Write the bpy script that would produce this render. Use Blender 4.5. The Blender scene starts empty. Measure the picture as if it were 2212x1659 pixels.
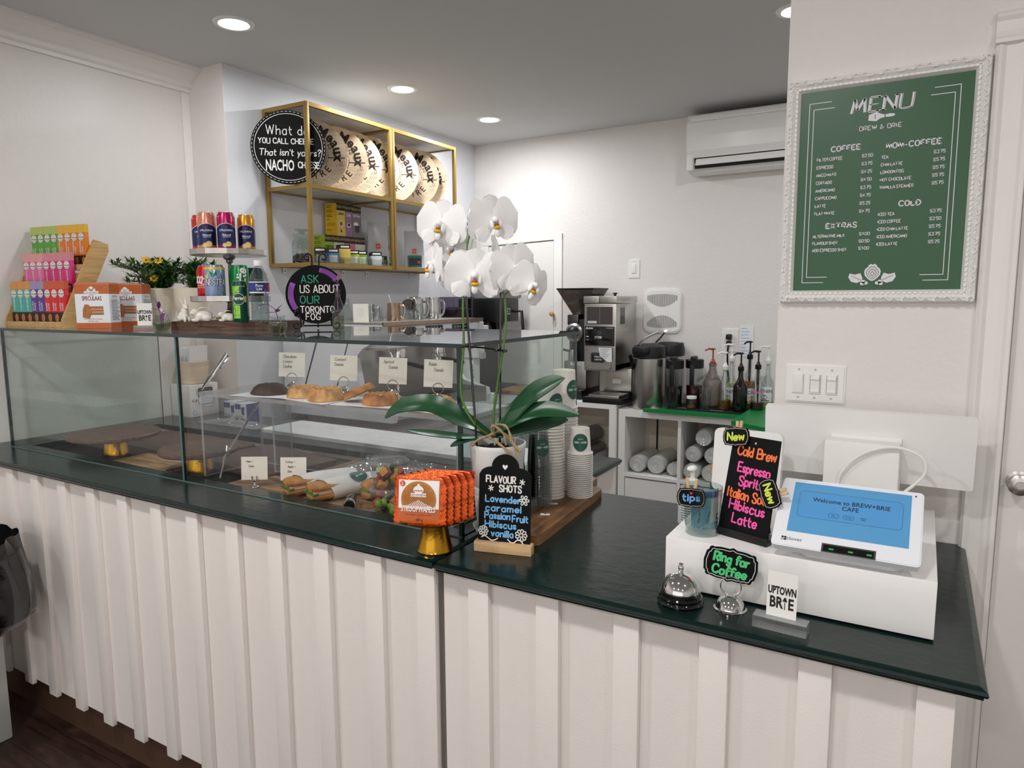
import bpy, bmesh, math, random
from mathutils import Matrix, Vector
from math import sin, cos, pi, radians, sqrt, atan2, hypot
random.seed(7)
SC = bpy.context.scene
COL = SC.collection
# ---------------------------------------------------------------- camera
def make_camera():
    yaw, pit, rol = -0.530591, 0.1237807, -0.0056011
    f = Vector((sin(yaw)*cos(pit), cos(yaw)*cos(pit), -sin(pit)))
    r = Vector((cos(yaw), -sin(yaw), 0)); u = r.cross(f)
    r2 = r*cos(rol) + u*sin(rol); u2 = u*cos(rol) - r*sin(rol)
    cd = bpy.data.cameras.new('camera'); co = bpy.data.objects.new('camera', cd); COL.objects.link(co)
    m = Matrix((r2, u2, -f)).transposed().to_4x4(); m.translation = (0, 0, 1.55)
    co.matrix_world = m
    cd.sensor_width = 36; cd.lens = 1510.87/2212*36; cd.clip_start = .02
    SC.camera = co
make_camera()
vs = SC.view_settings
SC.display_settings.display_device = 'sRGB'
vs.view_transform = 'Standard'; vs.look = 'None'; vs.gamma = 1; vs.use_curve_mapping = False
vs.exposure = .13
# ---------------------------------------------------------------- world: daylight outside the open shop front behind the camera
wd = bpy.data.worlds.new('daylight'); SC.world = wd; wd.use_nodes = True
wd.node_tree.nodes['Background'].inputs[0].default_value = (1.0, .965, .925, 1)
wd.node_tree.nodes['Background'].inputs[1].default_value = 1.15
CEIL = 2.67
# ceiling downlights: four seen, others over the customer side of the room
LIGHTS = [(-2.51, 2.04, .38), (-2.5, 3.11, .32), (-2.45, 3.91, .34), (-.5, 3.1, .6),
          (-1.9, .2, .8), (-.5, .25, .5), (.9, .3, .3), (-1.9, -1.6, .6), (-.3, -1.6, .45), (1.2, -1.5, .35)]
def lamp(x, y, k):
    ld = bpy.data.lights.new('downlight_lamp', 'AREA'); ld.shape = 'DISK'; ld.size = .13
    ld.energy = 13*k; ld.color = (1, .96, .915) if y < 1.5 else (.97, .985, 1); ld.spread = pi
    lo = bpy.data.objects.new('downlight_lamp', ld); COL.objects.link(lo); lo.location = (x, y, CEIL-.02)
    return lo
# ---------------------------------------------------------------- materials
def lin(h):
    if isinstance(h, str):
        h = h.lstrip('#'); h = [int(h[i:i+2], 16)/255 for i in (0, 2, 4)]
    return tuple(c/12.92 if c <= .04045 else ((c+.055)/1.055)**2.4 for c in h)
MATS = {}
def newmat(n):
    m = bpy.data.materials.new(n); m.use_nodes = True; MATS[n] = m
    return m, m.node_tree, m.node_tree.nodes['Principled BSDF']
def mat(n, col, rough=.5, metal=0, var=.04, scale=30, bump=0, bscale=120, coat=0, emit=0, alpha=1, spec=.5, trans=0):
    """principled material with a procedural mottling of the base colour and an optional fine bump"""
    if n in MATS: return MATS[n]
    m, nt, b = newmat(n); c = lin(col)
    tc = nt.nodes.new('ShaderNodeTexCoord'); no = nt.nodes.new('ShaderNodeTexNoise'); no.inputs['Scale'].default_value = scale
    nt.links.new(tc.outputs['Object'], no.inputs['Vector'])
    mx = nt.nodes.new('ShaderNodeMix'); mx.data_type = 'RGBA'
    mx.inputs[6].default_value = (*[max(0, x*(1-var)) for x in c], 1); mx.inputs[7].default_value = (*[min(1, x*(1+var)) for x in c], 1)
    nt.links.new(no.outputs['Fac'], mx.inputs[0]); nt.links.new(mx.outputs[2], b.inputs['Base Color'])
    b.inputs['Roughness'].default_value = rough; b.inputs['Metallic'].default_value = metal
    b.inputs['Coat Weight'].default_value = coat; b.inputs['Specular IOR Level'].default_value = spec
    if trans: b.inputs['Transmission Weight'].default_value = trans
    if alpha < 1: b.inputs['Alpha'].default_value = alpha
    if emit:
        b.inputs['Emission Color'].default_value = (*c, 1); b.inputs['Emission Strength'].default_value = emit
    if bump:
        n2 = nt.nodes.new('ShaderNodeTexNoise'); n2.inputs['Scale'].default_value = bscale; n2.inputs['Detail'].default_value = 4
        nt.links.new(tc.outputs['Object'], n2.inputs['Vector'])
        bp = nt.nodes.new('ShaderNodeBump'); bp.inputs['Strength'].default_value = bump; bp.inputs['Distance'].default_value = .01
        nt.links.new(n2.outputs['Fac'], bp.inputs['Height']); nt.links.new(bp.outputs[0], b.inputs['Normal'])
    return m
def wood(n, c1, c2, rough=.5, stretch=(1, 12, 12), scale=4, coat=0, dist=3, planks=None):
    m, nt, b = newmat(n)
    tc = nt.nodes.new('ShaderNodeTexCoord'); mp = nt.nodes.new('ShaderNodeMapping'); mp.inputs['Scale'].default_value = stretch
    nt.links.new(tc.outputs['Object'], mp.inputs[0])
    no = nt.nodes.new('ShaderNodeTexNoise'); no.inputs['Scale'].default_value = scale; no.inputs['Detail'].default_value = 6; no.inputs['Distortion'].default_value = dist*.3
    nt.links.new(mp.outputs[0], no.inputs[0])
    cr = nt.nodes.new('ShaderNodeValToRGB'); cr.color_ramp.elements[0].position = .3; cr.color_ramp.elements[1].position = .7
    cr.color_ramp.elements[0].color = (*lin(c1), 1); cr.color_ramp.elements[1].color = (*lin(c2), 1)
    nt.links.new(no.outputs['Fac'], cr.inputs[0])
    out = cr.outputs[0]
    if planks:
        br = nt.nodes.new('ShaderNodeTexBrick'); br.inputs['Scale'].default_value = 1
        br.inputs['Brick Width'].default_value = planks[0]; br.inputs['Row Height'].default_value = planks[1]
        br.inputs['Mortar Size'].default_value = .0015
        br.inputs['Color1'].default_value = (1, 1, 1, 1); br.inputs['Color2'].default_value = (.6, .6, .6, 1); br.inputs['Mortar'].default_value = (.15, .15, .15, 1)
        nt.links.new(tc.outputs['Object'], br.inputs[0])
        mx = nt.nodes.new('ShaderNodeMix'); mx.data_type = 'RGBA'; mx.blend_type = 'MULTIPLY'; mx.inputs[0].default_value = 1
        nt.links.new(out, mx.inputs[6]); nt.links.new(br.outputs[0], mx.inputs[7]); out = mx.outputs[2]
    nt.links.new(out, b.inputs['Base Color']); b.inputs['Roughness'].default_value = rough; b.inputs['Coat Weight'].default_value = coat
    return m
def pane(n, tint, gloss=1.0, rough=.0, haze=0, hazecol='#dddddd', ior=1.5, crinkle=0):
    """thin clear sheet: light passes straight through, Fresnel-weighted mirror reflection on top"""
    m, nt, b = newmat(n); nt.nodes.remove(b); o = nt.nodes['Material Output']
    tr = nt.nodes.new('ShaderNodeBsdfTransparent'); tr.inputs[0].default_value = (*lin(tint), 1)
    gl = nt.nodes.new('ShaderNodeBsdfGlossy'); gl.inputs['Roughness'].default_value = rough; gl.inputs[0].default_value = (gloss, gloss, gloss, 1)
    if crinkle:
        tc = nt.nodes.new('ShaderNodeTexCoord'); cn = nt.nodes.new('ShaderNodeTexVoronoi'); cn.inputs['Scale'].default_value = 38
        bp = nt.nodes.new('ShaderNodeBump'); bp.inputs['Strength'].default_value = crinkle; bp.inputs['Distance'].default_value = .012
        nt.links.new(tc.outputs['Object'], cn.inputs['Vector']); nt.links.new(cn.outputs['Distance'], bp.inputs['Height']); nt.links.new(bp.outputs[0], gl.inputs['Normal'])
    # Schlick reflectance from the angle of view, the same on both sides of the sheet
    ge = nt.nodes.new('ShaderNodeNewGeometry'); dt = nt.nodes.new('ShaderNodeVectorMath'); dt.operation = 'DOT_PRODUCT'
    nt.links.new(ge.outputs['Normal'], dt.inputs[0]); nt.links.new(ge.outputs['Incoming'], dt.inputs[1])
    def mth(op, a, v=None, rev=False):
        q = nt.nodes.new('ShaderNodeMath'); q.operation = op
        nt.links.new(a, q.inputs[1 if rev else 0])
        if v is not None: q.inputs[0 if rev else 1].default_value = v
        return q.outputs[0]
    f0 = ((ior-1)/(ior+1))**2
    fac = mth('ADD', mth('MULTIPLY', mth('POWER', mth('SUBTRACT', mth('ABSOLUTE', dt.outputs['Value']), 1, True), 5), 1-f0), f0)
    mx = nt.nodes.new('ShaderNodeMixShader'); nt.links.new(fac, mx.inputs[0])
    nt.links.new(gl.outputs[0], mx.inputs[2])
    src = tr.outputs[0]
    if haze:
        df = nt.nodes.new('ShaderNodeBsdfDiffuse'); df.inputs[0].default_value = (*lin(hazecol), 1)
        m2 = nt.nodes.new('ShaderNodeMixShader'); nz = nt.nodes.new('ShaderNodeTexNoise'); nz.inputs['Scale'].default_value = 40
        ma = nt.nodes.new('ShaderNodeMath'); ma.operation = 'MULTIPLY'; ma.inputs[1].default_value = haze*2
        nt.links.new(nz.outputs[0], ma.inputs[0]); nt.links.new(ma.outputs[0], m2.inputs[0])
        nt.links.new(src, m2.inputs[1]); nt.links.new(df.outputs[0], m2.inputs[2]); src = m2.outputs[0]
    nt.links.new(src, mx.inputs[1]); nt.links.new(mx.outputs[0], o.inputs[0])
    return m
mat('wall', '#e8e3e0', .55, var=.02, bump=.12, bscale=60)
mat('wall_cool', '#dfe0e4', .6, var=.02, bump=.1, bscale=70)
mat('ceiling', '#cfcfce', .8, var=.01)
mat('trim', '#efece8', .4, var=.015)
mat('panel', '#ebe4df', .5, var=.02, bump=.05, bscale=200)
wood('floor', '#2a1b18', '#523831', .35, (2, 14, 1), 3, planks=(1.2, .12))
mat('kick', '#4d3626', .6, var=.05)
mat('green_black', '#0b201d', .2, var=.12, scale=18, bump=.08, bscale=35, spec=.32)
mat('white', '#f1efec', .4, var=.01)
mat('white_gloss', '#f0eeec', .15, var=.01)
mat('white_matte', '#eceae6', .8, var=.01)
mat('cream', '#ece2cf', .35, var=.02)
mat('cardstock', '#f8f2e6', .8, var=.01)
mat('paper', '#eceef0', .8, var=.02)
mat('black', '#08080a', .4, var=.1)
mat('black_gloss', '#070708', .08, var=.1, coat=.5)
mat('chalkboard', '#0b0b0c', .75, var=.15, scale=15, spec=.2)
mat('black_matte', '#101010', .7, var=.1)
mat('iron', '#0d0d0e', .4, metal=.3, var=.1)
mat('chrome', '#dcdcdc', .07, metal=1, var=.02)
mat('steel', '#c6c3bf', .3, metal=1, var=.06, scale=8)
mat('steel_dark', '#6c6a69', .3, metal=1, var=.06)
mat('gold', '#c9982f', .2, metal=1, var=.12, scale=60, bump=.06, bscale=150)
mat('brass_frame', '#a98b4e', .35, metal=.75, var=.05)
mat('gold_rim', '#b98f58', .18, metal=1, var=.08)
mat('shelf_grey', '#b9b9b6', .5, var=.04)
mat('grey', '#8d8d8f', .5, var=.04)
mat('dark_grey', '#3a3a3c', .5, var=.05)
mat('lamp_glow', '#ffffff', .5, emit=14)
mat('ink', '#1a1412', .7, var=.05)
mat('ink_brown', '#2b1c15', .7, var=.1)
mat('chalk_white', '#ece9e4', .8, var=.05)
mat('chalk_blue', '#7cbcec', .7, var=.05)
mat('chalk_green', '#2f9a7d', .7, var=.08)
mat('marker_green', '#54d484', .6, var=.05)
mat('marker_orange', '#ff7a3c', .6, var=.05)
mat('marker_pink', '#ff5aae', .6, var=.05)
mat('marker_lime', '#d6e84a', .6, var=.05)
mat('marker_blue', '#6cb0ec', .6, var=.05)
mat('marker_red', '#e0402c', .6, var=.05)
mat('lavender', '#a35cc0', .7, var=.2, scale=90)
mat('menu_green', '#2c5a38', .35, var=.06, scale=4)
mat('menu_white', '#e4e2e6', .5, var=.01)
wood('walnut', '#2a1911', '#6b4a37', .5, (2, 22, 22), 5)
wood('acacia', '#5a3722', '#a3774e', .4, (10, 1.2, 10), 4)
wood('pale_board', '#4d3826', '#b5916a', .5, (2, 22, 22), 3)
wood('bamboo', '#b78f58', '#d3af78', .4, (14, 1, 14), 6)
wood('bamboo_dark', '#8f6a3f', '#b28b58', .4, (14, 1, 14), 6)
wood('pine', '#cba170', '#e2c094', .55, (1, 14, 14), 5)
wood('lid_wood', '#d9bf9f', '#eed9bd', .6, (2, 1, 16), 3)
wood('peg_wood', '#c79f74', '#ddb98e', .6, (1, 10, 10), 8)
pane('glass', '#fefefe', .85, ior=1.42)
pane('glass_top', '#f0f5f4', 1.0, ior=1.7)
pane('glass_end', '#eff6f3', 1.0)
mat('glass_edge', '#0a2a2b', .08, var=.15, coat=.4)
mat('glass_edge_light', '#3c6f6b', .08, var=.3, scale=12, coat=.4)
pane('lid_clear', '#eef1f1', .9, rough=.05, haze=.12)
pane('acrylic', '#f2f4f5', .9, rough=.03, haze=.06)
pane('acrylic_edge', '#d4d8d8', .9, rough=.1, haze=.3)
pane('clear', '#e9eded', 1.0, ior=1.65)
pane('clear_thick', '#e8eeec', 1.0, ior=1.65)
pane('film', '#eceff0', .9, rough=.1, haze=.2, hazecol='#f4f4f6', ior=1.9, crinkle=.8)
pane('smoke', '#8e8680', .8, rough=.05)
pane('smoke_violet', '#b4aebb', .9)
mat('soil', '#2a1d14', .9, var=.4, scale=120, bump=.6, bscale=160)
mat('leaf', '#1f4a2c', .3, var=.2, scale=18)
mat('leaf_light', '#4f7f34', .5, var=.3, scale=40)
mat('leaf_purple', '#6d3a73', .4, var=.3, scale=40)
mat('leaf_pale', '#c9a3b8', .5, var=.3, scale=40)
mat('stem', '#567a34', .45, var=.25, scale=60)
mat('root', '#a08a66', .8, var=.35, scale=60, bump=.3)
mat('petal', '#fcfafa', .55, var=.02, scale=20)
mat('petal_yellow', '#e3b51f', .5, var=.2, scale=60)
mat('orange_brown', '#a4571c', .6, var=.3, scale=80)
mat('screen_frame', '#e8e9ee', .3, var=.01)
# ---------------------------------------------------------------- mesh builder
def TR(x=0, y=0, z=0): return Matrix.Translation((x, y, z))
def RX(a): return Matrix.Rotation(radians(a), 4, 'X')
def RY(a): return Matrix.Rotation(radians(a), 4, 'Y')
def RZ(a): return Matrix.Rotation(radians(a), 4, 'Z')
def SCL(x, y, z): return Matrix.Diagonal((x, y, z, 1))
UP = RX(90)            # a drawing in local xy stands up in xz and faces -y
FONT = {}
for ln in """A 6 0d3n6d 1g5g
B 5 0d0n ~0n3n5m5k3i0i ~0i4i6h6e4d0d
C 6 ~6l5n3n1m0j0h1e3d5d6f
D 6 0d0n ~0n3n5l6i5f3d0d
E 5 5n0n0d5d 0i4i
F 5 5n0n0d 0i4i
G 6 ~6l5n3n1m0j0h1e3d5d6f 6f6h4h
H 6 0d0n 6d6n 0i6i
I 1 0d0n
J 4 ~4n4f3d1d0f
K 5 0d0n 5n0h 2i5d
L 5 0n0d5d
M 7 0d1n3f6n7d
N 6 0d0n6d6n
O 6 ~3n1m0i1e3d5e6i5m3n
P 5 0d0n ~0n4n5m5j4i0i
Q 6 ~3n1m0i1e3d5e6i5m3n 4f6c
R 5 0d0n ~0n4n5m5j4i0i 2i5d
S 5 ~5l4n1n0l1j4h5f4d1d0f
T 6 0n6n 3n3d
U 6 ~0n0f1d5d6f6n
V 6 0n3d6n
W 8 0n2d4m6d8n
X 5 0n5d 5n0d
Y 6 0n3i6n 3i3d
Z 5 0n5n0d5d
a 4 ~4i2j0h0f1d3d4f 4j4d
b 4 0n0d ~0h2j4h4f2d0f
c 4 ~4i3j1j0g1d3d4e
d 4 ~4h2j0h0f2d4f 4n4d
e 4 ~0g4g4i2j0h0f1d3d4e
f 3 ~4m3n2n1l1d 0j3j
g 4 ~4h2j0h0f2d4f ~4j4c3a1a0b
h 4 0n0d ~0h2j4i4d
i 0 0j0d 0m0l
j 2 ~2j2b1a0a 2m2l
k 4 0n0d 3j0g 1h4d
l 0 0n0d
m 6 0j0d ~0h1j3i3d ~3h4j6i6d
n 4 0j0d ~0h2j4i4d
o 4 ~2j0i0e2d4e4i2j
p 4 0j0a ~0h2j4h4f2d0f
q 4 ~4h2j0h0f2d4f 4j4a
r 3 0j0d ~0g1i3j
s 3 ~3i2j0i1g3f3e2d0e
t 3 1m1f2d3d 0j3j
u 4 ~0j0f1d3d4f 4j4d
v 4 0j2d4j
w 6 0j1d3i5d6j
x 4 0j4d 4j0d
y 4 0j2d 4j1a
z 4 0j4j0d4d
0 4 ~2n0l0f2d4f4l2n
1 2 0l2n2d
2 4 ~0l1n3n4l3i0d 0d4d
3 4 ~0m2n4m3j1i ~1i4h4e2d0e
4 5 3d3n0g5g
5 4 4n0n0i ~0i2j4h4f2d0e
6 4 ~4m2n0i0f2d4f3i1i0g
7 4 0n4n1d
8 4 ~2n0l2i4f2d0f2i4l2n
9 4 ~4j2h0j1n3n4k4g2d
$ 5 ~5l4n1n0l1j4h5f4d1d0f 2o2c
. 0 0d0e
, 1 1e0c
' 0 0n0l
? 4 ~0l1n3n4l2i2g 2e2d
! 0 0n0g 0e0d
& 6 5d1k1m2n3m3l0g0e1d3d6h
- 4 0h4h
+ 4 0h4h 2j2f
: 0 0h0g 0e0d
/ 4 0d4n
* 6 0h5l 0l5h 2n3f""".split('\n'):
    k, w, *st = ln.split(' '); g = []
    for s in st:
        sm = s[0] == '~'; s = s.lstrip('~')
        g.append((sm, [(int(s[i]), ord(s[i+1])-100) for i in range(0, len(s), 2)]))
    FONT[k] = (int(w), g)
def smooth(p, n=4):
    out = []
    cl = p[0] == p[-1]
    for i in range(len(p)-1):
        a = p[i-1] if i else (p[-2] if cl else p[0]); b, c = p[i], p[i+1]
        d = p[i+2] if i+2 < len(p) else (p[1] if cl else p[-1])
        for k in range(n):
            t = k/n
            out.append(tuple(.5*(2*b[j]+(c[j]-a[j])*t+(2*a[j]-5*b[j]+4*c[j]-d[j])*t*t+(3*b[j]-a[j]-3*c[j]+d[j])*t**3) for j in range(len(b))))
    out.append(p[-1]); return out
class B:
    def __init__(s, M=None):
        s.v = []; s.f = []; s.mi = []; s.sm = []; s.mats = []; s.M = M or Matrix(); s.warp = None
    def slot(s, m):
        if m not in s.mats: s.mats.append(m)
        return s.mats.index(m)
    def add(s, vs, fs, m, M=None, smooth=False):
        X = s.M @ M if M is not None else s.M
        o = len(s.v); k = s.slot(m)
        for p in vs:
            if s.warp:
                p = M @ Vector(p) if M is not None else Vector(p)
                s.v.append(s.M @ Vector(s.warp(p)))
            else: s.v.append(X @ Vector(p))
        for f in fs: s.f.append([o+i for i in f]); s.mi.append(k); s.sm.append(smooth)
        return s
    def box(s, c, d, m, M=None, bev=0):
        x, y, z = d[0]/2, d[1]/2, d[2]/2
        if not bev:
            vs = [(c[0]+a*x, c[1]+b*y, c[2]+e*z) for e in (-1, 1) for a, b in ((-1, -1), (1, -1), (1, 1), (-1, 1))]
            return s.add(vs, [(3, 2, 1, 0), (4, 5, 6, 7), (0, 1, 5, 4), (1, 2, 6, 5), (2, 3, 7, 6), (3, 0, 4, 7)], m, M)
        bm = bmesh.new(); bmesh.ops.create_cube(bm, size=1)
        for v in bm.verts: v.co = Vector((c[0]+v.co.x*d[0], c[1]+v.co.y*d[1], c[2]+v.co.z*d[2]))
        bmesh.ops.bevel(bm, geom=bm.edges[:], offset=min(bev, min(d)*.45), segments=2, affect='EDGES', profile=.6)
        bm.verts.index_update()
        s.add([v.co[:] for v in bm.verts], [[v.index for v in f.verts] for f in bm.faces], m, M, True); bm.free(); return s
    def rng(s, a, b, m, M=None, bev=0):
        return s.box([(a[i]+b[i])/2 for i in range(3)], [b[i]-a[i] for i in range(3)], m, M, bev)
    def prism(s, o, z0, z1, m, M=None, side=None, smooth=False):
        n = len(o); vs = [(x, y, z0) for x, y in o]+[(x, y, z1) for x, y in o]
        s.add(vs, [list(range(n))[::-1], list(range(n, 2*n))], m, M)
        s.add(vs, [(i, (i+1) % n, n+(i+1) % n, n+i) for i in range(n)], side or m, M, smooth); return s
    def poly(s, o, z, m, M=None): return s.add([(x, y, z) for x, y in o], [list(range(len(o)))], m, M)
    def quad(s, x0, y0, x1, y1, z, m, M=None, nx=1):
        vs = [(x0+(x1-x0)*i/nx, y, z) for i in range(nx+1) for y in (y0, y1)]
        return s.add(vs, [(2*i, 2*i+2, 2*i+3, 2*i+1) for i in range(nx)], m, M)
    def ell(s, cx, cy, rx, ry, z, m, M=None, n=28, a0=0, a1=360):
        o = [(cx+rx*cos(radians(a0+(a1-a0)*i/n)), cy+ry*sin(radians(a0+(a1-a0)*i/n))) for i in range(n+(a1-a0 < 360))]
        return s.add([(cx, cy, z)]+[(x, y, z) for x, y in o], [(0, 1+i, 1+(i+1) % len(o)) for i in range(n)], m, M)
    def lathe(s, pr, m, M=None, n=28, smooth=True, c=(0, 0), sq=1, cap=False):
        vs = []; fs = []; k = len(pr)
        for r, z in pr:
            for i in range(n):
                a = 2*pi*i/n; vs.append((c[0]+r*cos(a), c[1]+r*sin(a)*sq, z))
        for j in range(k-1):
            for i in range(n):
                a, b = j*n+i, j*n+(i+1) % n; fs.append((a, b, b+n, a+n))
        s.add(vs, fs, m, M, smooth)
        if cap:
            for j in (0, k-1):
                if pr[j][0] > 1e-5: s.add([(0+c[0], c[1], pr[j][1])]+vs[j*n:j*n+n], [(0, 1+i, 1+(i+1) % n) for i in range(n)], m, M)
        return s
    def tube(s, p, r, m, M=None, n=8, closed=False, sq=1):
        p = [Vector(q) for q in p]; N = len(p); rs = r if isinstance(r, (list, tuple)) else [r]*N
        vs = []; fs = []; prev = None
        for i in range(N):
            t = (p[(i+1) % N]-p[i-1]) if closed else (p[min(i+1, N-1)]-p[max(i-1, 0)])
            if t.length < 1e-9: t = Vector((0, 0, 1))
            t.normalize()
            if prev is None:
                a = Vector((0, 0, 1)) if abs(t.z) < .9 else Vector((1, 0, 0)); prev = t.cross(a).normalized()
            u = (prev-t*prev.dot(t)).normalized(); prev = u; w = t.cross(u)
            for k in range(n):
                an = 2*pi*k/n; vs.append(p[i]+(u*cos(an)+w*sin(an)*sq)*rs[i])
        for i in range(N if closed else N-1):
            for k in range(n):
                a, b = i*n+k, i*n+(k+1) % n; c, d = ((i+1) % N)*n+k, ((i+1) % N)*n+(k+1) % n
                fs.append((a, b, d, c))
        if not closed: fs += [list(range(n))[::-1], list(range((N-1)*n, N*n))]
        return s.add(vs, fs, m, M, True)
    def ball(s, c, r, m, M=None, n=14, k=8):
        r = r if isinstance(r, (list, tuple)) else (r, r, r)
        vs = [(c[0], c[1], c[2]-r[2])]
        for j in range(1, k):
            a = pi*j/k
            vs += [(c[0]+r[0]*sin(a)*cos(2*pi*i/n), c[1]+r[1]*sin(a)*sin(2*pi*i/n), c[2]-r[2]*cos(a)) for i in range(n)]
        vs.append((c[0], c[1], c[2]+r[2])); fs = []
        for i in range(n):
            fs.append((0, 1+(i+1) % n, 1+i)); fs.append((len(vs)-1, 1+(k-2)*n+i, 1+(k-2)*n+(i+1) % n))
            for j in range(k-2): fs.append((1+j*n+i, 1+j*n+(i+1) % n, 1+(j+1)*n+(i+1) % n, 1+(j+1)*n+i))
        return s.add(vs, fs, m, M, True)
    def ribbon(s, p, w, z, m, M=None, cap=True):
        vs = []; fs = []
        for (x0, y0), (x1, y1) in zip(p, p[1:]):
            L = hypot(x1-x0, y1-y0)
            if L < 1e-9: continue
            nx, ny = -(y1-y0)/L*w/2, (x1-x0)/L*w/2; o = len(vs)
            vs += [(x0-nx, y0-ny, z), (x1-nx, y1-ny, z), (x1+nx, y1+ny, z), (x0+nx, y0+ny, z)]; fs.append((o, o+1, o+2, o+3))
        if cap:
            for i, (x, y) in enumerate(p):
                if 0 < i < len(p)-1 and len(p) > 6 and i % 2: continue
                o = len(vs); vs += [(x+w/2*cos(k*pi/3), y+w/2*sin(k*pi/3), z+w*.01*(1+i % 3)) for k in range(6)]; fs.append(list(range(o, o+6)))
        return s.add(vs, fs, m, M)
    def hand(s, t, h, w, z, m, M=None, x=0, y=0, al='c', sp=2.2, jit=0, sx=1, serif=0, shear=0, space=4, fit=0):
        """stroke lettering: h = cap height, w = stroke width; serif adds slab ends and thins the horizontals"""
        u = h/10; rnd = random.Random(sum(map(ord, t)))
        W = sum((FONT[c][0]+sp if c in FONT else space) for c in t)-sp
        if fit: sx = fit/(W*u)
        cx = x-(W*u*sx/2 if al == 'c' else W*u*sx if al == 'r' else 0)
        for c in t:
            if c not in FONT: cx += space*u*sx; continue
            a, g = FONT[c]; dy = rnd.uniform(-jit, jit)*u; k = 1+rnd.uniform(-jit, jit)*.06
            for sm, p in g:
                if sm: p = smooth(p, 3 if h < .012 else 4)
                q = [(cx+(px*sx*k+shear*py)*u, y+dy+py*u*k) for px, py in p]
                if serif and len(p) == 2 and p[0][1] == p[1][1]: s.ribbon(q, w*.55, z, m, M, False)
                elif serif and sm: s.ribbon(q, w*.85, z, m, M, False)
                else: s.ribbon(q, w, z, m, M, not serif)
                if serif and not sm:
                    for e in (p[0], p[-1]):
                        if e[1] in (0, 10) and p[0][1] != p[-1][1]:
                            ex, ey = cx+(e[0]*sx+shear*e[1])*u, y+dy+e[1]*u; ey += w*.25 if e[1] == 0 else -w*.25
                            s.ribbon([(ex-1.3*u, ey), (ex+1.3*u, ey)], w*.5, z, m, M, False)
            cx += (a+sp)*u*sx
        return s
    def text(s, t, h, z, m, M=None, x=0, y=0, al='CENTER', bold=0, sx=1, shear=0, sp=1, rot=0):
        """printed sans lettering from the built-in font, h = cap height"""
        cu = bpy.data.curves.new('t', 'FONT'); cu.body = t; cu.size = h/.7; cu.align_x = al; cu.offset = bold*h; cu.shear = shear
        cu.space_character = sp; cu.resolution_u = 2
        o = bpy.data.objects.new('t', cu); me = o.to_mesh()
        X = TR(x, y, 0) @ RZ(rot) @ SCL(sx, 1, 1)
        s.add([(X @ Vector((v.co.x, v.co.y, z)))[:] for v in me.vertices], [list(p.vertices) for p in me.polygons], m, M)
        o.to_mesh_clear(); bpy.data.objects.remove(o); bpy.data.curves.remove(cu); return s
    def done(s, name, parent=None, loc=None, rz=0, sub=0):
        me = bpy.data.meshes.new(name); me.from_pydata([v[:] for v in s.v], [], s.f)
        me.polygons.foreach_set('material_index', s.mi); me.polygons.foreach_set('use_smooth', s.sm)
        for m in s.mats: me.materials.append(MATS[m])
        bm = bmesh.new(); bm.from_mesh(me)
        if sub != -1: bmesh.ops.recalc_face_normals(bm, faces=[f for f in bm.faces])
        bm.to_mesh(me); bm.free()
        if any(s.sm): me.set_sharp_from_angle(angle=radians(38))
        o = bpy.data.objects.new(name, me); COL.objects.link(o)
        if parent: o.parent = parent
        if loc: o.location = loc
        if rz: o.rotation_euler[2] = radians(rz)
        if sub > 0: md = o.modifiers.new('sub', 'SUBSURF'); md.levels = md.render_levels = sub
        return o
def tag(o, label, cat, group=None, kind=None):
    if label: o['label'] = label
    if cat: o['category'] = cat
    if group: o['group'] = group
    if kind: o['kind'] = kind
    return o
def T(name, label, cat, loc, rz=0, group=None):
    o = bpy.data.objects.new(name, None); COL.objects.link(o); o.location = loc; o.rotation_euler[2] = radians(rz); o.empty_display_size = .02
    return tag(o, label, cat, group)
def ST(o): o['kind'] = 'structure'; return o
def kids(o): return [c for c in bpy.data.objects if c.parent == o]
def dup(o, loc, rz=None, label=None, group=None):
    ks = kids(o); c = o.copy(); COL.objects.link(c); c.location = loc
    if rz is not None: c.rotation_euler[2] = radians(rz)
    if label: c['label'] = label
    if group: c['group'] = group
    for k in ks:
        k2 = k.copy(); COL.objects.link(k2); k2.parent = c
        for g in kids(k): g2 = g.copy(); COL.objects.link(g2); g2.parent = k2
    return c
def circ(r, n=24, cx=0, cy=0, a0=0): return [(cx+r*cos(2*pi*i/n+a0), cy+r*sin(2*pi*i/n+a0)) for i in range(n)]
def rrect(w, h, r, n=5, cx=0, cy=0):
    o = []
    for sx, sy, a in ((1, 1, 0), (-1, 1, 90), (-1, -1, 180), (1, -1, 270)):
        for i in range(n+1):
            t = radians(a+90*i/n); o.append((cx+sx*(w/2-r)+r*cos(t), cy+sy*(h/2-r)+r*sin(t)))
    return o
def cylwrap(r):
    """bend a flat drawing (x, y, z) round an upright cylinder of radius r (or r(height)), facing -y"""
    def f(p):
        R = (r(p[1]) if callable(r) else r); a = p[0]/R
        return ((R+p[2])*sin(a), -(R+p[2])*cos(a), p[1])
    return f
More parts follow.
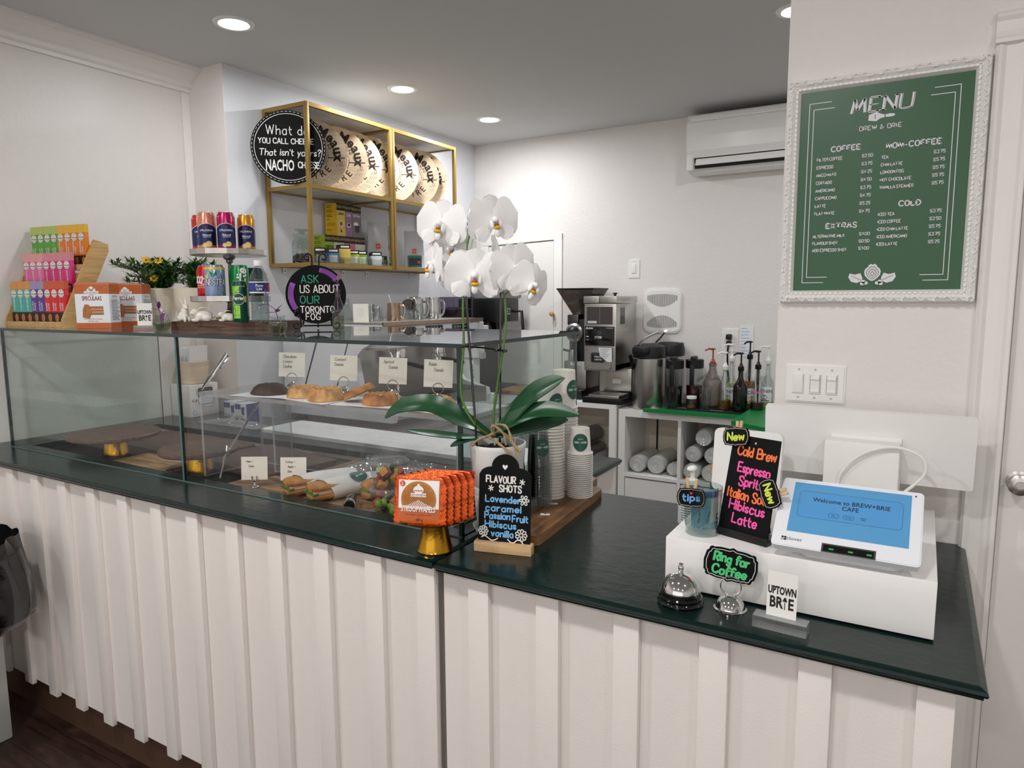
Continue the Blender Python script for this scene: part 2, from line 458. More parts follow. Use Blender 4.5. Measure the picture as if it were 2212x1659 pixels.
# ================================================================ the setting
def build_room():
    b = B(); b.rng((-3.4, -4, -.06), (2.6, 4.65, 0), 'floor'); ST(b.done('floor'))
    b = B(); b.rng((-3.4, -4, CEIL), (2.6, 4.65, CEIL+.08), 'ceiling'); ST(b.done('ceiling'))
    b = B(); b.rng((-3.35, -4, 0), (-3.23, 2.33, CEIL), 'wall'); ST(b.done('wall_left'))
    b = B(); b.rng((-3.35, 2.335, 0), (-2.97, 4.65, CEIL), 'wall_cool'); b.rng((-3.35, 2.33, 0), (-2.9705, 2.335, CEIL), 'panel'); ST(b.done('wall_side'))
    b = B(); b.rng((-2.97, 4.53, 0), (.6, 4.65, CEIL), 'wall'); ST(b.done('wall_back'))
    b = B(); b.rng((.5, 2.0, 0), (.6, 4.53, CEIL), 'wall'); ST(b.done('wall_end'))
    b = B()
    for lo, hi in (((-.32, 1.887, 0), (.168, 2.0, CEIL)), ((.168, 1.887, 2.06), (.95, 2.0, CEIL)), ((.95, 1.887, 0), (2.6, 2.0, CEIL))): b.rng(lo, hi, 'wall')
    ST(b.done('wall_middle'))
    b = B(); b.rng((2.5, -4, 0), (2.6, 1.887, CEIL), 'wall')
    ST(b.done('wall_right'))
    # panel moulding on the right wall (mirrored in the glass)
    b = B()
    for y0 in (-2.6, -.9, .6):
        for a, c in (((y0, 1.05), (y0+1.2, 1.09)), ((y0, 2.1), (y0+1.2, 2.14)), ((y0, 1.05), (y0+.04, 2.14)), ((y0+1.16, 1.05), (y0+1.2, 2.14))):
            b.rng((2.475, a[0], a[1]), (2.5, c[0], c[1]), 'trim', bev=.006)
    ST(b.done('trim_5'))
    # crown moulding along the left wall
    pr = [(0, -.105), (.014, -.105), (.016, -.09), (.03, -.082), (.034, -.066), (.04, -.06), (.052, -.055), (.075, -.035), (.098, -.022), (.102, -.012), (.112, -.01), (.114, 0), (0, 0)]
    b = B(TR(-3.23, 2.33, CEIL) @ RX(90)); b.prism(pr, 0, 6.3, 'trim'); ST(b.done('trim_1'))
    # slim corner bead where the left wall ends
    b = B(); b.rng((-3.23, 2.285, 0), (-3.222, 2.33, CEIL-.105), 'trim', bev=.003); ST(b.done('trim_2'))
    # door casing: fluted profile, left leg and head
    pr = [(0, 0), (0, -.012), (.006, -.02), (.012, -.018), (.02, -.012), (.04, -.012), (.052, -.018), (.058, -.024), (.066, -.024), (.07, 0)]
    b = B(TR(.1, 1.887, 0)); b.prism([(x, y) for x, y in pr], 0, 2.075, 'trim')
    b.M = TR(1.02, 1.887, 0); b.prism([(-x, y) for x, y in pr], 0, 2.075, 'trim')
    b.M = TR(.0985, 1.886, 2.143) @ RY(90); b.prism(pr, 0, .923, 'trim')
    ST(b.done('trim_3'))
    # door leaf with raised panels and knob
    d = T('door_1', None, None, (.172, 1.9, 0)); ST(d)
    b = B(); b.rng((0, 0, .01), (.77, .04, 2.045), 'trim', bev=.002)
    for x0, x1 in ((.11, .35), (.43, .67)):
        for z0, z1 in ((.2, .88), (1.02, 1.62), (1.72, 1.94)):
            b.rng((x0, -.006, z0), (x1, 0, z1), 'trim', bev=.005)
            b.rng((x0+.03, -.011, z0+.03), (x1-.03, -.005, z1-.03), 'trim', bev=.005)
    ST(b.done('door_leaf', d))
    b = B(TR(.033, 0, 1.132) @ RX(90))
    b.lathe([(.0, .0), (.024, .0), (.024, .004), (.012, .008), (.009, .02), (.016, .026), (.0235, .034), (.0235, .042), (.018, .046), (.009, .0465), (.008, .0445), (0, .0445)], 'steel', n=24)
    ST(b.done('door_handle', d))
    # low access door in the back wall
    d = T('door_2', None, None, (-2.9, 4.53, 1.2)); ST(d)
    b = B(); b.rng((-.02, -.0125, -.9), (.05, 0, .73), 'trim', bev=.003); b.rng((.6, -.0125, -.9), (.665, 0, .755), 'trim', bev=.003)
    b.add([(-.02, -.012, .73), (.665, -.012, .755), (.665, -.012, .795), (-.02, -.012, .775), (-.02, 0, .775), (.665, 0, .795)], [(0, 1, 2, 3), (3, 2, 5, 4)], 'trim')
    ST(b.done('door_frame', d))
    b = B(); b.add([(.055, -.006, -.9), (.595, -.006, -.9), (.595, -.006, .745), (.055, -.006, .723), (.055, 0, -.9), (.595, 0, -.9), (.595, 0, .745), (.055, 0, .723)], [(0, 1, 2, 3), (1, 5, 6, 2), (0, 3, 7, 4)], 'trim')
    b.add([(.055, -.0065, .723), (.595, -.0065, .745), (.595, -.0065, .748), (.055, -.0065, .726)], [(0, 1, 2, 3)], 'ink')
    ST(b.done('door_leaf', d))
    b = B(TR(.598, -.012, .228) @ RX(90)); b.lathe([(0, 0), (.008, 0), (.008, .012), (.015, .018), (.019, .028), (.016, .038), (.008, .042), (0, .043)], 'bamboo', n=18)
    ST(b.done('door_knob', d))
build_room()
def downlights():
    p = None
    labs = ['round recessed downlight nearest the crown moulding', 'round recessed downlight above the near end of the gold shelf', 'round recessed downlight in the corner above the far end of the gold shelf', 'round recessed downlight partly hidden by the menu wall',
            'recessed downlight over the customer side, left end of the near row', 'recessed downlight over the customer side, middle of the near row', 'recessed downlight over the customer side, right end of the near row',
            'recessed downlight over the customer side, left end of the far row', 'recessed downlight over the customer side, middle of the far row', 'recessed downlight over the customer side, right end of the far row']
    for (x, y, k), lb in zip(LIGHTS, labs):
        if p is None:
            p = o = T('recessed_downlight', lb, 'ceiling light', (x, y, CEIL), 0, 'recessed ceiling downlights')
            b = B(); b.lathe([(.058, -.003), (.062, -.006), (.078, -.005), (.082, 0)], 'white'); b.done('trim_ring', o)
            b = B(); b.lathe([(0, -.004), (.058, -.003)], 'lamp_glow'); b.done('lens', o)
        else: o = dup(p, (x, y, CEIL), label=lb)
        la = lamp(x, y, k); la.parent = o; la.location = (0, 0, -.02)
downlights()
# ================================================================ counters
ZC = .97
EDGE = [(.03, 0), (.012, 0), (.006, .003), (.006, .007), (.002, .009), (0, .013), (.002, .018), (.008, .021), (.012, .022)]   # (inset from the front, height)
def edged_top(b, x0, x1, y0, y1, z0=.948, end=True):
    """front strip with a moulded nosing running along x, optionally round the right end"""
    pr = [(y0+a, z0+h) for a, h in EDGE]
    n = len(pr)
    vs = [(x0, y, z) for y, z in pr]+[(x1-(EDGE[i][0] if end else 0), y, z) for i, (y, z) in enumerate(pr)]
    fs = [(i, i+1, n+i+1, n+i) for i in range(n-1)]+[list(range(n))]
    b.add(vs, fs, 'green_black', smooth=True)
    if end:
        vs = [(x1-a, y0+a, z0+h) for a, h in EDGE]+[(x1-a, y1, z0+h) for a, h in EDGE]
        b.add(vs, [(i, n+i, n+i+1, i+1) for i in range(n-1)]+[list(range(n, 2*n))], 'green_black', smooth=True)
    return y0+.012, x1-(.012 if end else 0)
def counters():
    c = T('service_counter', 'long dark-topped counter with white batten front under the glass case', 'counter', (-3.23, 1.19, 0))
    Mx = TR(3.23, -1.19, 0)
    b = B(Mx); ys, xe = edged_top(b, -3.228, -.906, 1.19, 2.325)
    rx0, rx1, ry0, ry1 = -3.06, -.985, 1.405, 1.95
    for lo, hi in (((-3.228, ys, .948), (xe, ry0, ZC)), ((-3.228, ry1, .948), (xe, 2.325, ZC)), ((-3.228, ry0, .948), (rx0, ry1, ZC)), ((rx1, ry0, .948), (xe, ry1, ZC))): b.rng(lo, hi, 'green_black')
    b.rng((rx0-.01, ry0-.01, .9), (rx1+.01, ry1+.01, .93), 'black_matte')
    b.rng((rx0, ry0-.004, .92), (rx1, ry0, .95), 'green_black')
    b.done('countertop', c)
    b = B(Mx); b.rng((-3.22, 1.225, .135), (-.93, 2.32, .9), 'panel'); b.rng((-3.22, 1.225, .9), (-.93, 1.4, .948), 'panel'); b.rng((-3.22, 1.96, .9), (-.93, 2.32, .948), 'panel')
    b.rng((-3.22, 1.238, .12), (-.93, 1.3, .135), 'panel'); b.done('front_panel', c)
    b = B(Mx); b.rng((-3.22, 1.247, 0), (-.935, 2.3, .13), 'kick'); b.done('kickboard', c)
    w = .052
    bt = None
    for x in (-2.97, -2.794, -2.622, -2.447, -2.274, -2.098, -1.924, -1.753, -1.58, -1.41, -1.242, -1.07, -.915):
        if bt is None:
            b = B(); b.rng((-w, 0, .122), (0, .016, .948), 'panel', bev=.0015); bt = b.done('batten', c); o = bt
        else: o = bt.copy(); COL.objects.link(o); o.parent = c
        o.location = (x+3.23, .019, 0)
    c = T('till_counter', 'dark-topped counter section with white batten front under the cash register', 'counter', (-.9, 1.19, 0))
    Mx = TR(.9, -1.19, 0)
    b = B(Mx); ys, xe = edged_top(b, -.897, .116, 1.185, 1.885)
    b.rng((-.897, ys, .948), (xe, 1.885, ZC), 'green_black'); b.done('countertop', c)
    b = B(Mx); b.rng((-.9, 1.225, .135), (.077, 1.86, .948), 'panel'); b.rng((-.9, 1.238, .12), (.077, 1.3, .135), 'panel'); b.done('front_panel', c)
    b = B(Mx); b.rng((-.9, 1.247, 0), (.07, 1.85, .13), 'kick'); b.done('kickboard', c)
    for x in (-.772, -.604, -.433, -.266, -.097, .077):
        o = bt.copy(); COL.objects.link(o); o.parent = c; o.location = (x+.9, .019, 0)
counters()
# ================================================================ glass display case on the counter
GX0, GX1, GY0, GY1, GZ = -3.11, -.935, 1.352, 2.0, 1.442
def sheet(b, lo, hi, ax, face='glass', edge='glass_edge'):
    """pane: broad faces clear, thin edges dark"""
    x = [(lo[i], hi[i]) for i in range(3)]
    vs = [(x[0][a], x[1][c], x[2][d]) for d in (0, 1) for a, c in ((0, 0), (1, 0), (1, 1), (0, 1))]
    F = {2: [(3, 2, 1, 0), (4, 5, 6, 7)], 1: [(0, 1, 5, 4), (2, 3, 7, 6)], 0: [(1, 2, 6, 5), (3, 0, 4, 7)]}
    for k, fs in F.items(): b.add(vs, fs, face if k == ax else edge)
mat('joint_grey', '#5d706c', .2, var=.1)
def glass_case():
    c = T('glass_display_case', 'long glass pastry display case on the dark counter', 'display case', (GX0, GY0, ZC))
    Mx = TR(-GX0, -GY0, -ZC)
    t = .008
    b = B(Mx); sheet(b, (-3.19, GY0-.008, GZ-.01), (GX1+.008, GY1+.01, GZ), 2, 'glass_top'); b.done('top_pane', c)
    for x0, x1 in ((GX0+t, -2.016), (-2.008, GX1-t)):
        b = B(Mx); sheet(b, (x0, GY0, ZC), (x1, GY0+t, GZ-.01), 1, 'glass', 'glass_edge_light'); b.done('front_pane', c)
    for x in (GX0, GX1-t):
        b = B(Mx); sheet(b, (x, GY0, ZC), (x+t, GY1, GZ-.01), 0, 'glass_end', 'glass_edge'); b.done('end_pane', c)
    # silicone joint lines
    b = B(Mx)
    b.rng((-2.016, GY0-.001, ZC), (-2.008, GY0+t+.001, GZ-.01), 'glass_edge_light')
    b.rng((GX0-.001, GY0-.001, ZC), (GX0+t+.001, GY0+t, GZ-.01), 'glass_edge')
    b.rng((GX1-t-.001, GY0-.001, ZC), (GX1+.001, GY0+t, GZ-.01), 'glass_edge')
    b.rng((GX0, GY0-.003, ZC), (GX1, GY0, ZC+.003), 'joint_grey')
    b.done('joint', c)
glass_case()
# ================================================================ air conditioner, grille, switches on the walls
def wall_things():
    c = T('air_conditioner', 'white wall-mounted air conditioner under the ceiling beside the menu', 'air conditioner', (-.87, 4.53, 2.3))
    pr = [(0, .34), (-.1, .345), (-.19, .33), (-.212, .28), (-.212, .2), (-.205, .12), (-.19, .088), (-.18, .04), (-.13, 0), (-.06, -.01), (0, 0)]
    Mp = Matrix(((0, 0, 1, 0), (1, 0, 0, 0), (0, 1, 0, 0), (0, 0, 0, 1)))
    b = B(Mp); b.prism(pr, -.43, .43, 'white_gloss'); b.done('body', c)
    b = B(); b.rng((-.405, -.222, .285), (.43, -.19, .318), 'white_gloss', bev=.006); b.done('top_grille', c)
    b = B(); b.add([(-.385, -.193, .078), (.43, -.193, .078), (.43, -.172, .018), (-.385, -.172, .018)], [(0, 1, 2, 3)], 'black'); b.rng((-.43, -.206, .004), (-.388, -.15, .092), 'white', bev=.012); b.done('air_outlet', c)
    b = B(TR(0, -.196, .052) @ RX(-24)); b.rng((-.375, -.004, -.021), (.43, .004, .021), 'white_gloss', bev=.003); b.done('louver', c)
    # round-cornered exhaust grille
    c = T('vent_grille', 'white rounded exhaust grille on the back wall above the airpots', 'vent grille', (-1.495, 4.53, 1.452))
    b = B(UP); o = rrect(.256, .29, .05); b.prism(o, 0, .012, 'white')
    b.prism(rrect(.24, .27, .045), .012, .016, 'white')
    for s in (1, -1):
        for i in range(34):
            x = -.1+i*.2/33; zi = .028+.045*(x/.1)**2; zo = .112-.01*(x/.1)**2
            b.quad(x-.0013, min(s*zi, s*zo), x+.0013, max(s*zi, s*zo), .0165, 'dark_grey')
    b.done('cover', c)
    def plate(name, lab, loc, w, h, parts, cat='light switch'):
        c = T(name, lab, cat, loc); b = B(UP)
        b.prism(rrect(w, h, .004), 0, .003, 'white'); b.prism(rrect(w-.008, h-.008, .003), .003, .006, 'white')
        for dx in parts:
            for s in (1, -1): b.ell(dx, s*h*.36, .0028, .0028, .0064, 'shelf_grey', n=10)
        b.done('cover_plate', c); return c
    c = plate('switch_plate', 'white triple light switch plate on the wall below the menu', (-.225, 1.887, 1.33), .138, .098, (-.038, 0, .038))
    for i, dx in enumerate((-.04, 0, .038)):
        b = B(UP); b.prism(rrect(.027, .05, .002), .006, .008, 'white', TR(dx, 0, 0))
        if i == 0: b.box((0, 0, 0), (.022, .045, .004), 'white', TR(dx, 0, .009) @ RX(4), .001)
        else:
            b.quad(dx-.011, -.022, dx+.011, .022, .0082, 'white_matte'); b.box((dx, .014, .0095), (.021, .007, .005), 'white', bev=.0015); b.box((dx, -.018, .009), (.021, .006, .003), 'white', bev=.001)
            for s in (1, -1): b.quad(dx+s*.011-.0006, -.022, dx+s*.011+.0006, .022, .0084, 'grey')
        b.quad(dx-.0135, -.025, dx+.0135, -.0245, .0085, 'grey'); b.quad(dx+.013, -.025, dx+.0137, .025, .0085, 'grey')
        b.done('rocker' if i == 0 else 'slider', c)
    c = plate('switch_plate', 'white single light switch plate on the back wall right of the access door', (-1.7, 4.53, 1.735), .084, .128, (0,))
    b = B(UP); b.box((0, 0, .008), (.03, .062, .005), 'white', bev=.002); b.quad(-.0155, -.032, .0155, -.0315, .0085, 'grey'); b.done('rocker', c)
    c = plate('wall_outlet', 'white power outlet with a black plug behind the syrup bottles', (-1.05, 4.53, 1.27), .1, .15, (0,), 'outlet')
    b = B(UP); b.prism(rrect(.036, .07, .004), .006, .009, 'white'); b.done('receptacle', c)
    c = T('power_plug', 'black plug and cord in the outlet behind the syrup bottles', 'plug', (-1.053, 4.52, 1.28))
    b = B(); b.rng((-.018, -.03, -.005), (.018, 0, .03), 'black', bev=.008); b.rng((-.014, -.028, -.035), (.016, -.002, -.012), 'black', bev=.006); b.tube([(0, -.02, -.02), (-.004, -.025, -.1), (0, -.02, -.2), (.02, -.02, -.36)], .006, 'black'); b.done('plug_body', c)
    b = B(UP @ TR(0, 0, .001)); b.quad(-.042, -.1, .042, .1, 0, 'paper')
    rnd = random.Random(3)
    for i in range(9):
        b.ribbon([(-.034, .075-i*.02), (-.034+rnd.uniform(.03, .065), .076-i*.02)], .003, .0006, 'marker_blue', None, False)
    tag(b.done('note_sheet', None, (-.95, 4.528, 1.27)), 'handwritten note taped to the back wall beside the outlet', 'note')
wall_things()
def menu_board():
    c = T('menu_board', 'framed green menu board with white price list', 'menu', (-.109, 1.887, 1.797), 0)
    W, H = .413, .53
    Mw = UP
    # outer frame 2 stepped mouldings with carved relief
    b = B(Mw); fw = .028; w2, h2 = W/2, H/2
    P = [(0, .004), (.003, .02), (.012, .026), (.017, .022), (.02, .017), (.024, .02), (.028, .014), (.031, .004)]
    n = len(P); vs = []
    for d, z in P:
        for sx, sy in ((-1, -1), (1, -1), (1, 1), (-1, 1)): vs.append((sx*(w2-d), sy*(h2-d), z))
    fs = [(i*4+k, i*4+(k+1) % 4, (i+1)*4+(k+1) % 4, (i+1)*4+k) for i in range(n-1) for k in range(4)]
    b.add(vs, fs, 'white'); b.add([(sx*w2, sy*h2, z) for z in (0, .004) for sx, sy in ((-1, -1), (1, -1), (1, 1), (-1, 1))], [(k, (k+1) % 4, 4+(k+1) % 4, 4+k) for k in range(4)], 'white')
    # scrolls along the frame
    for side in range(4):
        L = W if side % 2 == 0 else H; off = (H if side % 2 == 0 else W)/2; R = RZ(90*side)
        k = int(L/.031)
        for i in range(k):
            t = -L/2+(i+.5)*L/k
            q = [(t-.013+.026*j/9, -off+.0095+.0045*sin(j/9*2*pi)*(1 if i % 2 else -1), .0265) for j in range(10)]
            b.tube(q, .0016, 'white', R, n=5); b.ball((t, -off+.009+(.004 if i % 2 else -.004), .0258), (.0035, .0028, .0022), 'white', R, 8, 5)
        k = int(L/.011)
        for i in range(k): b.box((-L/2+(i+.5)*L/k, -off+.0225, .0195), (.006, .005, .003), 'white', R)
    b.done('frame', c)
    b = B(Mw); iw, ih = w2-.03, h2-.03; b.quad(-iw, -ih, iw, ih, .008, 'menu_green', nx=4)
    z = .0086; m = 'menu_white'
    # drawing coordinates: u from -1..1 across, v from -1..1 up
    U = lambda u: u*iw
    V = lambda v: v*ih
    def ln(*p, w=.0016): b.ribbon([(U(x), V(y)) for x, y in p], w, z, m)
    ln((-.615, .89), (-.888, .89), (-.888, -.92), (-.615, -.92)); ln((-.575, .828), (-.832, .828), (-.832, -.864), (-.573, -.864))
    ln((.577, .894), (.857, .894), (.857, -.91), (.58, -.91)); ln((.541, .829), (.8, .829), (.8, -.857), (.541, -.857))
    h = ih
    b.hand('MENU', .135*h, .0046, z, m, None, U(-.372), V(.745), 'l', 2.2, 0, 1, 1, .1, fit=U(.7))
    b.hand('MENU', .135*h, .0012, z, m, None, U(-.352), V(.745), 'l', 2.2, 0, 1, 1, .1, fit=U(.7))
    # cheese knife
    for q in ([(-.161, .66), (-.155, .715), (-.066, .735), (-.02, .715), (.03, .702), (.03, .678), (-.02, .67), (-.067, .647)], [(.04, .703), (.09, .707), (.14, .702), (.151, .692), (.14, .68), (.09, .675), (.04, .678)]):
        b.poly([(U(x), V(y)) for x, y in q], z, m)
    b.quad(U(-.085), V(.67), U(-.078), V(.712), z+.0004, 'menu_green')
    b.hand('BREW & BRIE', .039*h, .0019, z, m, None, U(-.259), V(.571), 'l', 2.6, 0, 1, 1, fit=U(.486))
    def head(t, u, v, w): b.hand(t, .048*h, .0033, z, m, None, U(u), V(v), 'l', 2.4, 0, 1, 1, fit=U(w))
    head('COFFEE', -.59, .396, .35); head('NON-COFFEE', .076, .375, .606); head('EXTRAS', -.609, -.368, .376); head('COLD', .255, -.185, .245)
    def rows(items, u0, u1, v0, dv, pv):
        k = 3.25
        for i, (t, p) in enumerate(items):
            b.hand(t, .029*h, .0016, z, m, None, U(u0), V(v0-dv*i), 'l', 2.1, 0, .95, 1, space=3)
            b.hand(p, .029*h, .0016, z, m, None, U(u1-.125), V(pv-dv*i), 'l', 1.7, 0, 1, 1, fit=U(.125))
    rows([('FILTER COFFEE', '$2.50'), ('ESPRESSO', '$3.75'), ('MACCHIATO', '$4.25'), ('CORTADO', '$4.50'), ('AMERICANO', '$3.75'), ('CAPPUCCINO', '$4.75'), ('LATTE', '$5.25'), ('FLAT WHITE', '$4.75')], -.763, -.085, .311, .0771, .313)
    rows([('TEA', '$3.75'), ('CHAI LATTE', '$5.75'), ('LONDON FOG', '$5.75'), ('HOT CHOCOLATE', '$5.75'), ('VANILLA STEAMER', '$5.75')], .02, .735, .281, .0725, .288)
    rows([('ALTERNATIVE MILK', '$1.00'), ('FLAVOUR SHOT', '$0.50'), ('ADD ESPRESSO SHOT', '$1.00')], -.771, -.07, -.46, .0715, -.452)
    rows([('ICED TEA', '$3.75'), ('ICED COFFEE', '$2.50'), ('ICED CHAI LATTE', '$5.75'), ('ICED AMERICANO', '$3.75'), ('ICED LATTE', '$5.25')], .021, .736, -.27, .073, -.264)
    # tulip emblem with two sprigs
    tul = [(0, .0), (.3, .1), (.62, .3), (.92, .6), (1, .95), (.85, 1.25), (.6, 1.38), (.45, 1.6), (.25, 1.72), (0, 1.62)]
    for k, (r, cm) in enumerate(((.1, m), (.076, 'menu_green'), (.069, m), (.05, 'menu_green'), (.043, m), (.025, 'menu_green'), (.018, m))):
        y0 = -.912+(.1-r)*.72
        o = tul+[(-x, y) for x, y in tul[1:-1]][::-1]
        b.poly([(U(-.01+x*r), V(y0+y*r)) for x, y in o], z+.0003*k, cm)
    for s in (1, -1):
        o = [(.11, -.88), (.14, -.83), (.2, -.845), (.27, -.832), (.285, -.87), (.25, -.915), (.18, -.93), (.12, -.91)]
        b.poly([(U(s*x-.015), V(y)) for x, y in o], z, m); b.ribbon([(U(s*.12-.015), V(-.905)), (U(s*.25-.015), V(-.855))], .0009, z+.0005, 'menu_green', None, False)
        for x, y in ((.1, -.915), (.07, -.93), (.11, -.935)): b.ell(U(s*x-.015), V(y), .005, .004, z+.0008, m, n=14)
    b.done('menu_sheet', c)
menu_board()
# ================================================================ inside the display case
ZD = .9306          # recessed deck
def boards():
    def board(lab, c, d, rz, m, hole=False, z=ZD):
        b = B(); o = rrect(d[0], d[1], .012)
        b.prism(o, 0, d[2], m)
        if hole: b.ell(d[0]*.42, 0, .022, .011, d[2]+.0004, 'black_matte')
        tag(b.done('serving_board', None, (c[0], c[1], z), rz), lab, 'serving board')
    board('dark walnut board with a finger hole, at the back left of the case', (-2.66, 1.78), (.62, .28, .022), -2, 'walnut', True)
    board('dark walnut board lying behind the acrylic riser legs, left of the film-covered board', (-2.09, 1.75), (.45, .3, .024), -8, 'walnut')
    board('pale striped board between the two gold-footed cake stands', (-2.445, 1.515), (.32, .19, .018), 2, 'pale_board')
    board('long pale striped board at the front under the sandwiches', (-1.49, 1.51), (.9, .19, .018), 0, 'pale_board')
    board('thick brown board at the back right under the plastic film', (-1.43, 1.79), (.7, .22, .026), 0, 'acacia')
    b = B(); n = 18; rnd = random.Random(5)
    vs = [(-.3+.6*i/n, -.1+.2*j/8, .002+.006*rnd.random()+.02*(j == 8)) for j in range(9) for i in range(n+1)]
    b.add(vs, [(j*(n+1)+i, j*(n+1)+i+1, (j+1)*(n+1)+i+1, (j+1)*(n+1)+i) for j in range(8) for i in range(n)], 'film', smooth=True)
    tag(b.done('plastic_film', None, (-1.43, 1.8, ZD+.0265), 0), 'crinkled clear plastic film over the brown board at the back of the case', 'plastic film')
boards()
def cake_stand(lab, loc, r, h):
    c = T('cake_stand', lab, 'cake stand', loc, 0, None)
    b = B(); b.lathe([(0, 0), (.052, 0), (.053, .003), (.048, .02), (.036, h-.024), (.04, h-.018), (0, h-.018)], 'gold', n=36); b.done('foot', c)
    b = B(); b.lathe([(0, h-.018), (r-.006, h-.018), (r, h-.013), (r, h-.004), (r-.004, h), (0, h)], 'walnut', n=56); b.done('plate', c)
cake_stand('dark round cake stand on a gold foot, at the left end of the case', (-2.73, 1.55, ZD), .165, .1)
cake_stand('dark round cake stand on a gold foot, beside the acrylic riser', (-2.2, 1.545, ZD), .135, .095)
RZ0 = 1.245
def riser():
    c = T('acrylic_riser', 'clear acrylic riser holding the pastries inside the case', 'riser', (-1.525, 1.57, ZD))
    Mx = TR(1.525, -1.57, -ZD)
    b = B(Mx); sheet(b, (-2.05, 1.45, RZ0-.012), (-1.0, 1.69, RZ0), 2, 'acrylic', 'acrylic_edge'); b.done('shelf_plate', c)
    for x, z in ((-2.045, .93), (-1.015, .93)):
        b = B(Mx); sheet(b, (x-.005, 1.452, z+.031), (x+.005, 1.688, RZ0-.012), 0, 'acrylic', 'acrylic_edge'); b.done('side_plate', c)
    b = B(Mx); sheet(b, (-2.03, 1.678, .962), (-1.03, 1.686, RZ0-.012), 1, 'acrylic', 'acrylic_edge'); b.done('back_plate', c)
    b = B(Mx); sheet(b, (-1.88, 1.6, .962), (-1.87, 1.676, RZ0-.012), 0, 'acrylic', 'acrylic_edge'); b.done('inner_plate', c)
riser()
wood('cookie', '#24140d', '#4c2f20', .8, (1, 1, 1), 40)
wood('crust', '#b06c2c', '#e8bb78', .5, (1, 1, 1), 22, coat=.15)
wood('crust_dark', '#94561f', '#d2924a', .6, (1, 1, 1), 26)
mat('custard', '#e6bb58', .3, var=.1, scale=30, coat=.3)
mat('apricot', '#d9963f', .3, var=.15, scale=30, coat=.3)
mat('raisin', '#3a1d14', .5, var=.2)
wood('baguette', '#8c5520', '#d09a55', .55, (1, 1, 1), 16)
mat('lettuce', '#3f7a2c', .5, var=.4, scale=60)
mat('ham', '#d99a92', .5, var=.1)
mat('bread_in', '#ecd9ae', .8, var=.1)
def pastry(r, h, m, seed, braid=14, ring=.72, ecc=1.0, fill=None):
    rnd = random.Random(seed); b = B(); n = 72; k = 10; vs = [(0, 0, h*.45)]
    for j in range(1, k+1):
        t = j/k
        for i in range(n):
            a = 2*pi*i/n
            tw = abs(sin((braid*a+5*t)/2))
            R = r*t*(1+.03*(tw-.5)*(t > .6))*(1+.03*sin(3*a+seed))
            z = h*(.45+.5*math.exp(-((t-ring)/.24)**2)*(.78+.22*tw))*(1 if t < .85 else max(.12, 1-((t-.85)/.15)**2*.88))
            vs.append((R*cos(a)*ecc, R*sin(a), z+rnd.uniform(-1, 1)*h*.015))
    vs += [(r*.97*cos(2*pi*i/n)*ecc, r*.97*sin(2*pi*i/n), 0) for i in range(n)]
    fs = [(0, 1+i, 1+(i+1) % n) for i in range(n)]
    for j in range(k): fs += [(1+j*n+i, 1+(j+1)*n+i, 1+(j+1)*n+(i+1) % n, 1+j*n+(i+1) % n) for i in range(n)]
    b.add(vs, fs, m, smooth=True)
    return b
def pastries():
    z = RZ0+.0012
    for i, (x, y, rz, w, lab) in enumerate(((-1.8, 1.53, 12, .2, 'under the chocolate cookie'), (-1.575, 1.53, -8, .22, 'under the custard danishes'), (-1.375, 1.54, 10, .2, 'under the apricot danishes'), (-1.16, 1.55, -6, .2, 'under the raisin danish'))):
        b = B(); b.prism([(-w/2, -.07), (w/2, -.075), (w/2-.01, .07), (-w/2+.015, .065)], 0, .001, 'paper')
        tag(b.done('paper_sheet', None, (x, y, RZ0), rz), 'white paper sheet '+lab, 'paper', 'paper sheets on the riser')
    b = B(); rnd = random.Random(2)
    n = 30; vs = [(0, 0, .032)]
    for j in range(1, 7):
        t = j/6
        vs += [(.064*t*(1+.03*sin(5*2*pi*i/n))*cos(2*pi*i/n), .058*t*sin(2*pi*i/n), .031*max(.1, 1-t**5)+rnd.uniform(-.003, .003)*(t < .95)) for i in range(n)]
    vs += [(.06*cos(2*pi*i/n), .054*sin(2*pi*i/n), 0) for i in range(n)]
    fs = [(0, 1+i, 1+(i+1) % n) for i in range(n)]
    for j in range(6): fs += [(1+j*n+i, 1+(j+1)*n+i, 1+(j+1)*n+(i+1) % n, 1+j*n+(i+1) % n) for i in range(n)]
    b.add(vs, fs, 'cookie', smooth=True)
    tag(b.done('chocolate_cookie', None, (-1.8, 1.53, z)), 'large dark chocolate cookie on the riser', 'cookie')
    def danish(lab, loc, m, seed, fm, r=.052, h=.038, tilt=None):
        c = T('danish_pastry', lab, 'pastry', loc, seed*31, 'danish pastries')
        b = pastry(r, h, m, seed); o = b.done('crust', c)
        b = B(); b.ball((0, 0, h*.62), (r*.42, r*.4, h*.18), fm, n=18, k=8); f = b.done('filling', c)
        if tilt: c.rotation_euler = [radians(t) for t in tilt]
    danish('golden custard danish, the left one of the pair', (-1.648, 1.53, z), 'crust', 1, 'custard')
    danish('golden custard danish with yellow centre, the right one of the pair', (-1.536, 1.51, z), 'crust', 2, 'custard', .054, .042)
    danish('sugared apricot danish lying flat under the leaning one', (-1.337, 1.53, z), 'crust_dark', 3, 'apricot', .053, .034)
    danish('sugared apricot danish leaning on its neighbour', (-1.424, 1.54, z+.021), 'crust_dark', 4, 'apricot', .05, .024, (4, -22, 10))
    c = T('danish_pastry', 'flat raisin danish nearest the orchid', 'pastry', (-1.165, 1.545, z), 0, 'danish pastries')
    b = pastry(.07, .034, 'crust', 6, 9, .6); b.done('crust', c)
    b = B(); rnd = random.Random(9)
    for i in range(14):
        a = rnd.uniform(0, 6.28); r = rnd.uniform(.01, .055); b.ball((r*cos(a), r*sin(a), .031), (.005, .004, .004), 'raisin', n=8, k=5)
    b.done('raisins', c)
pastries()
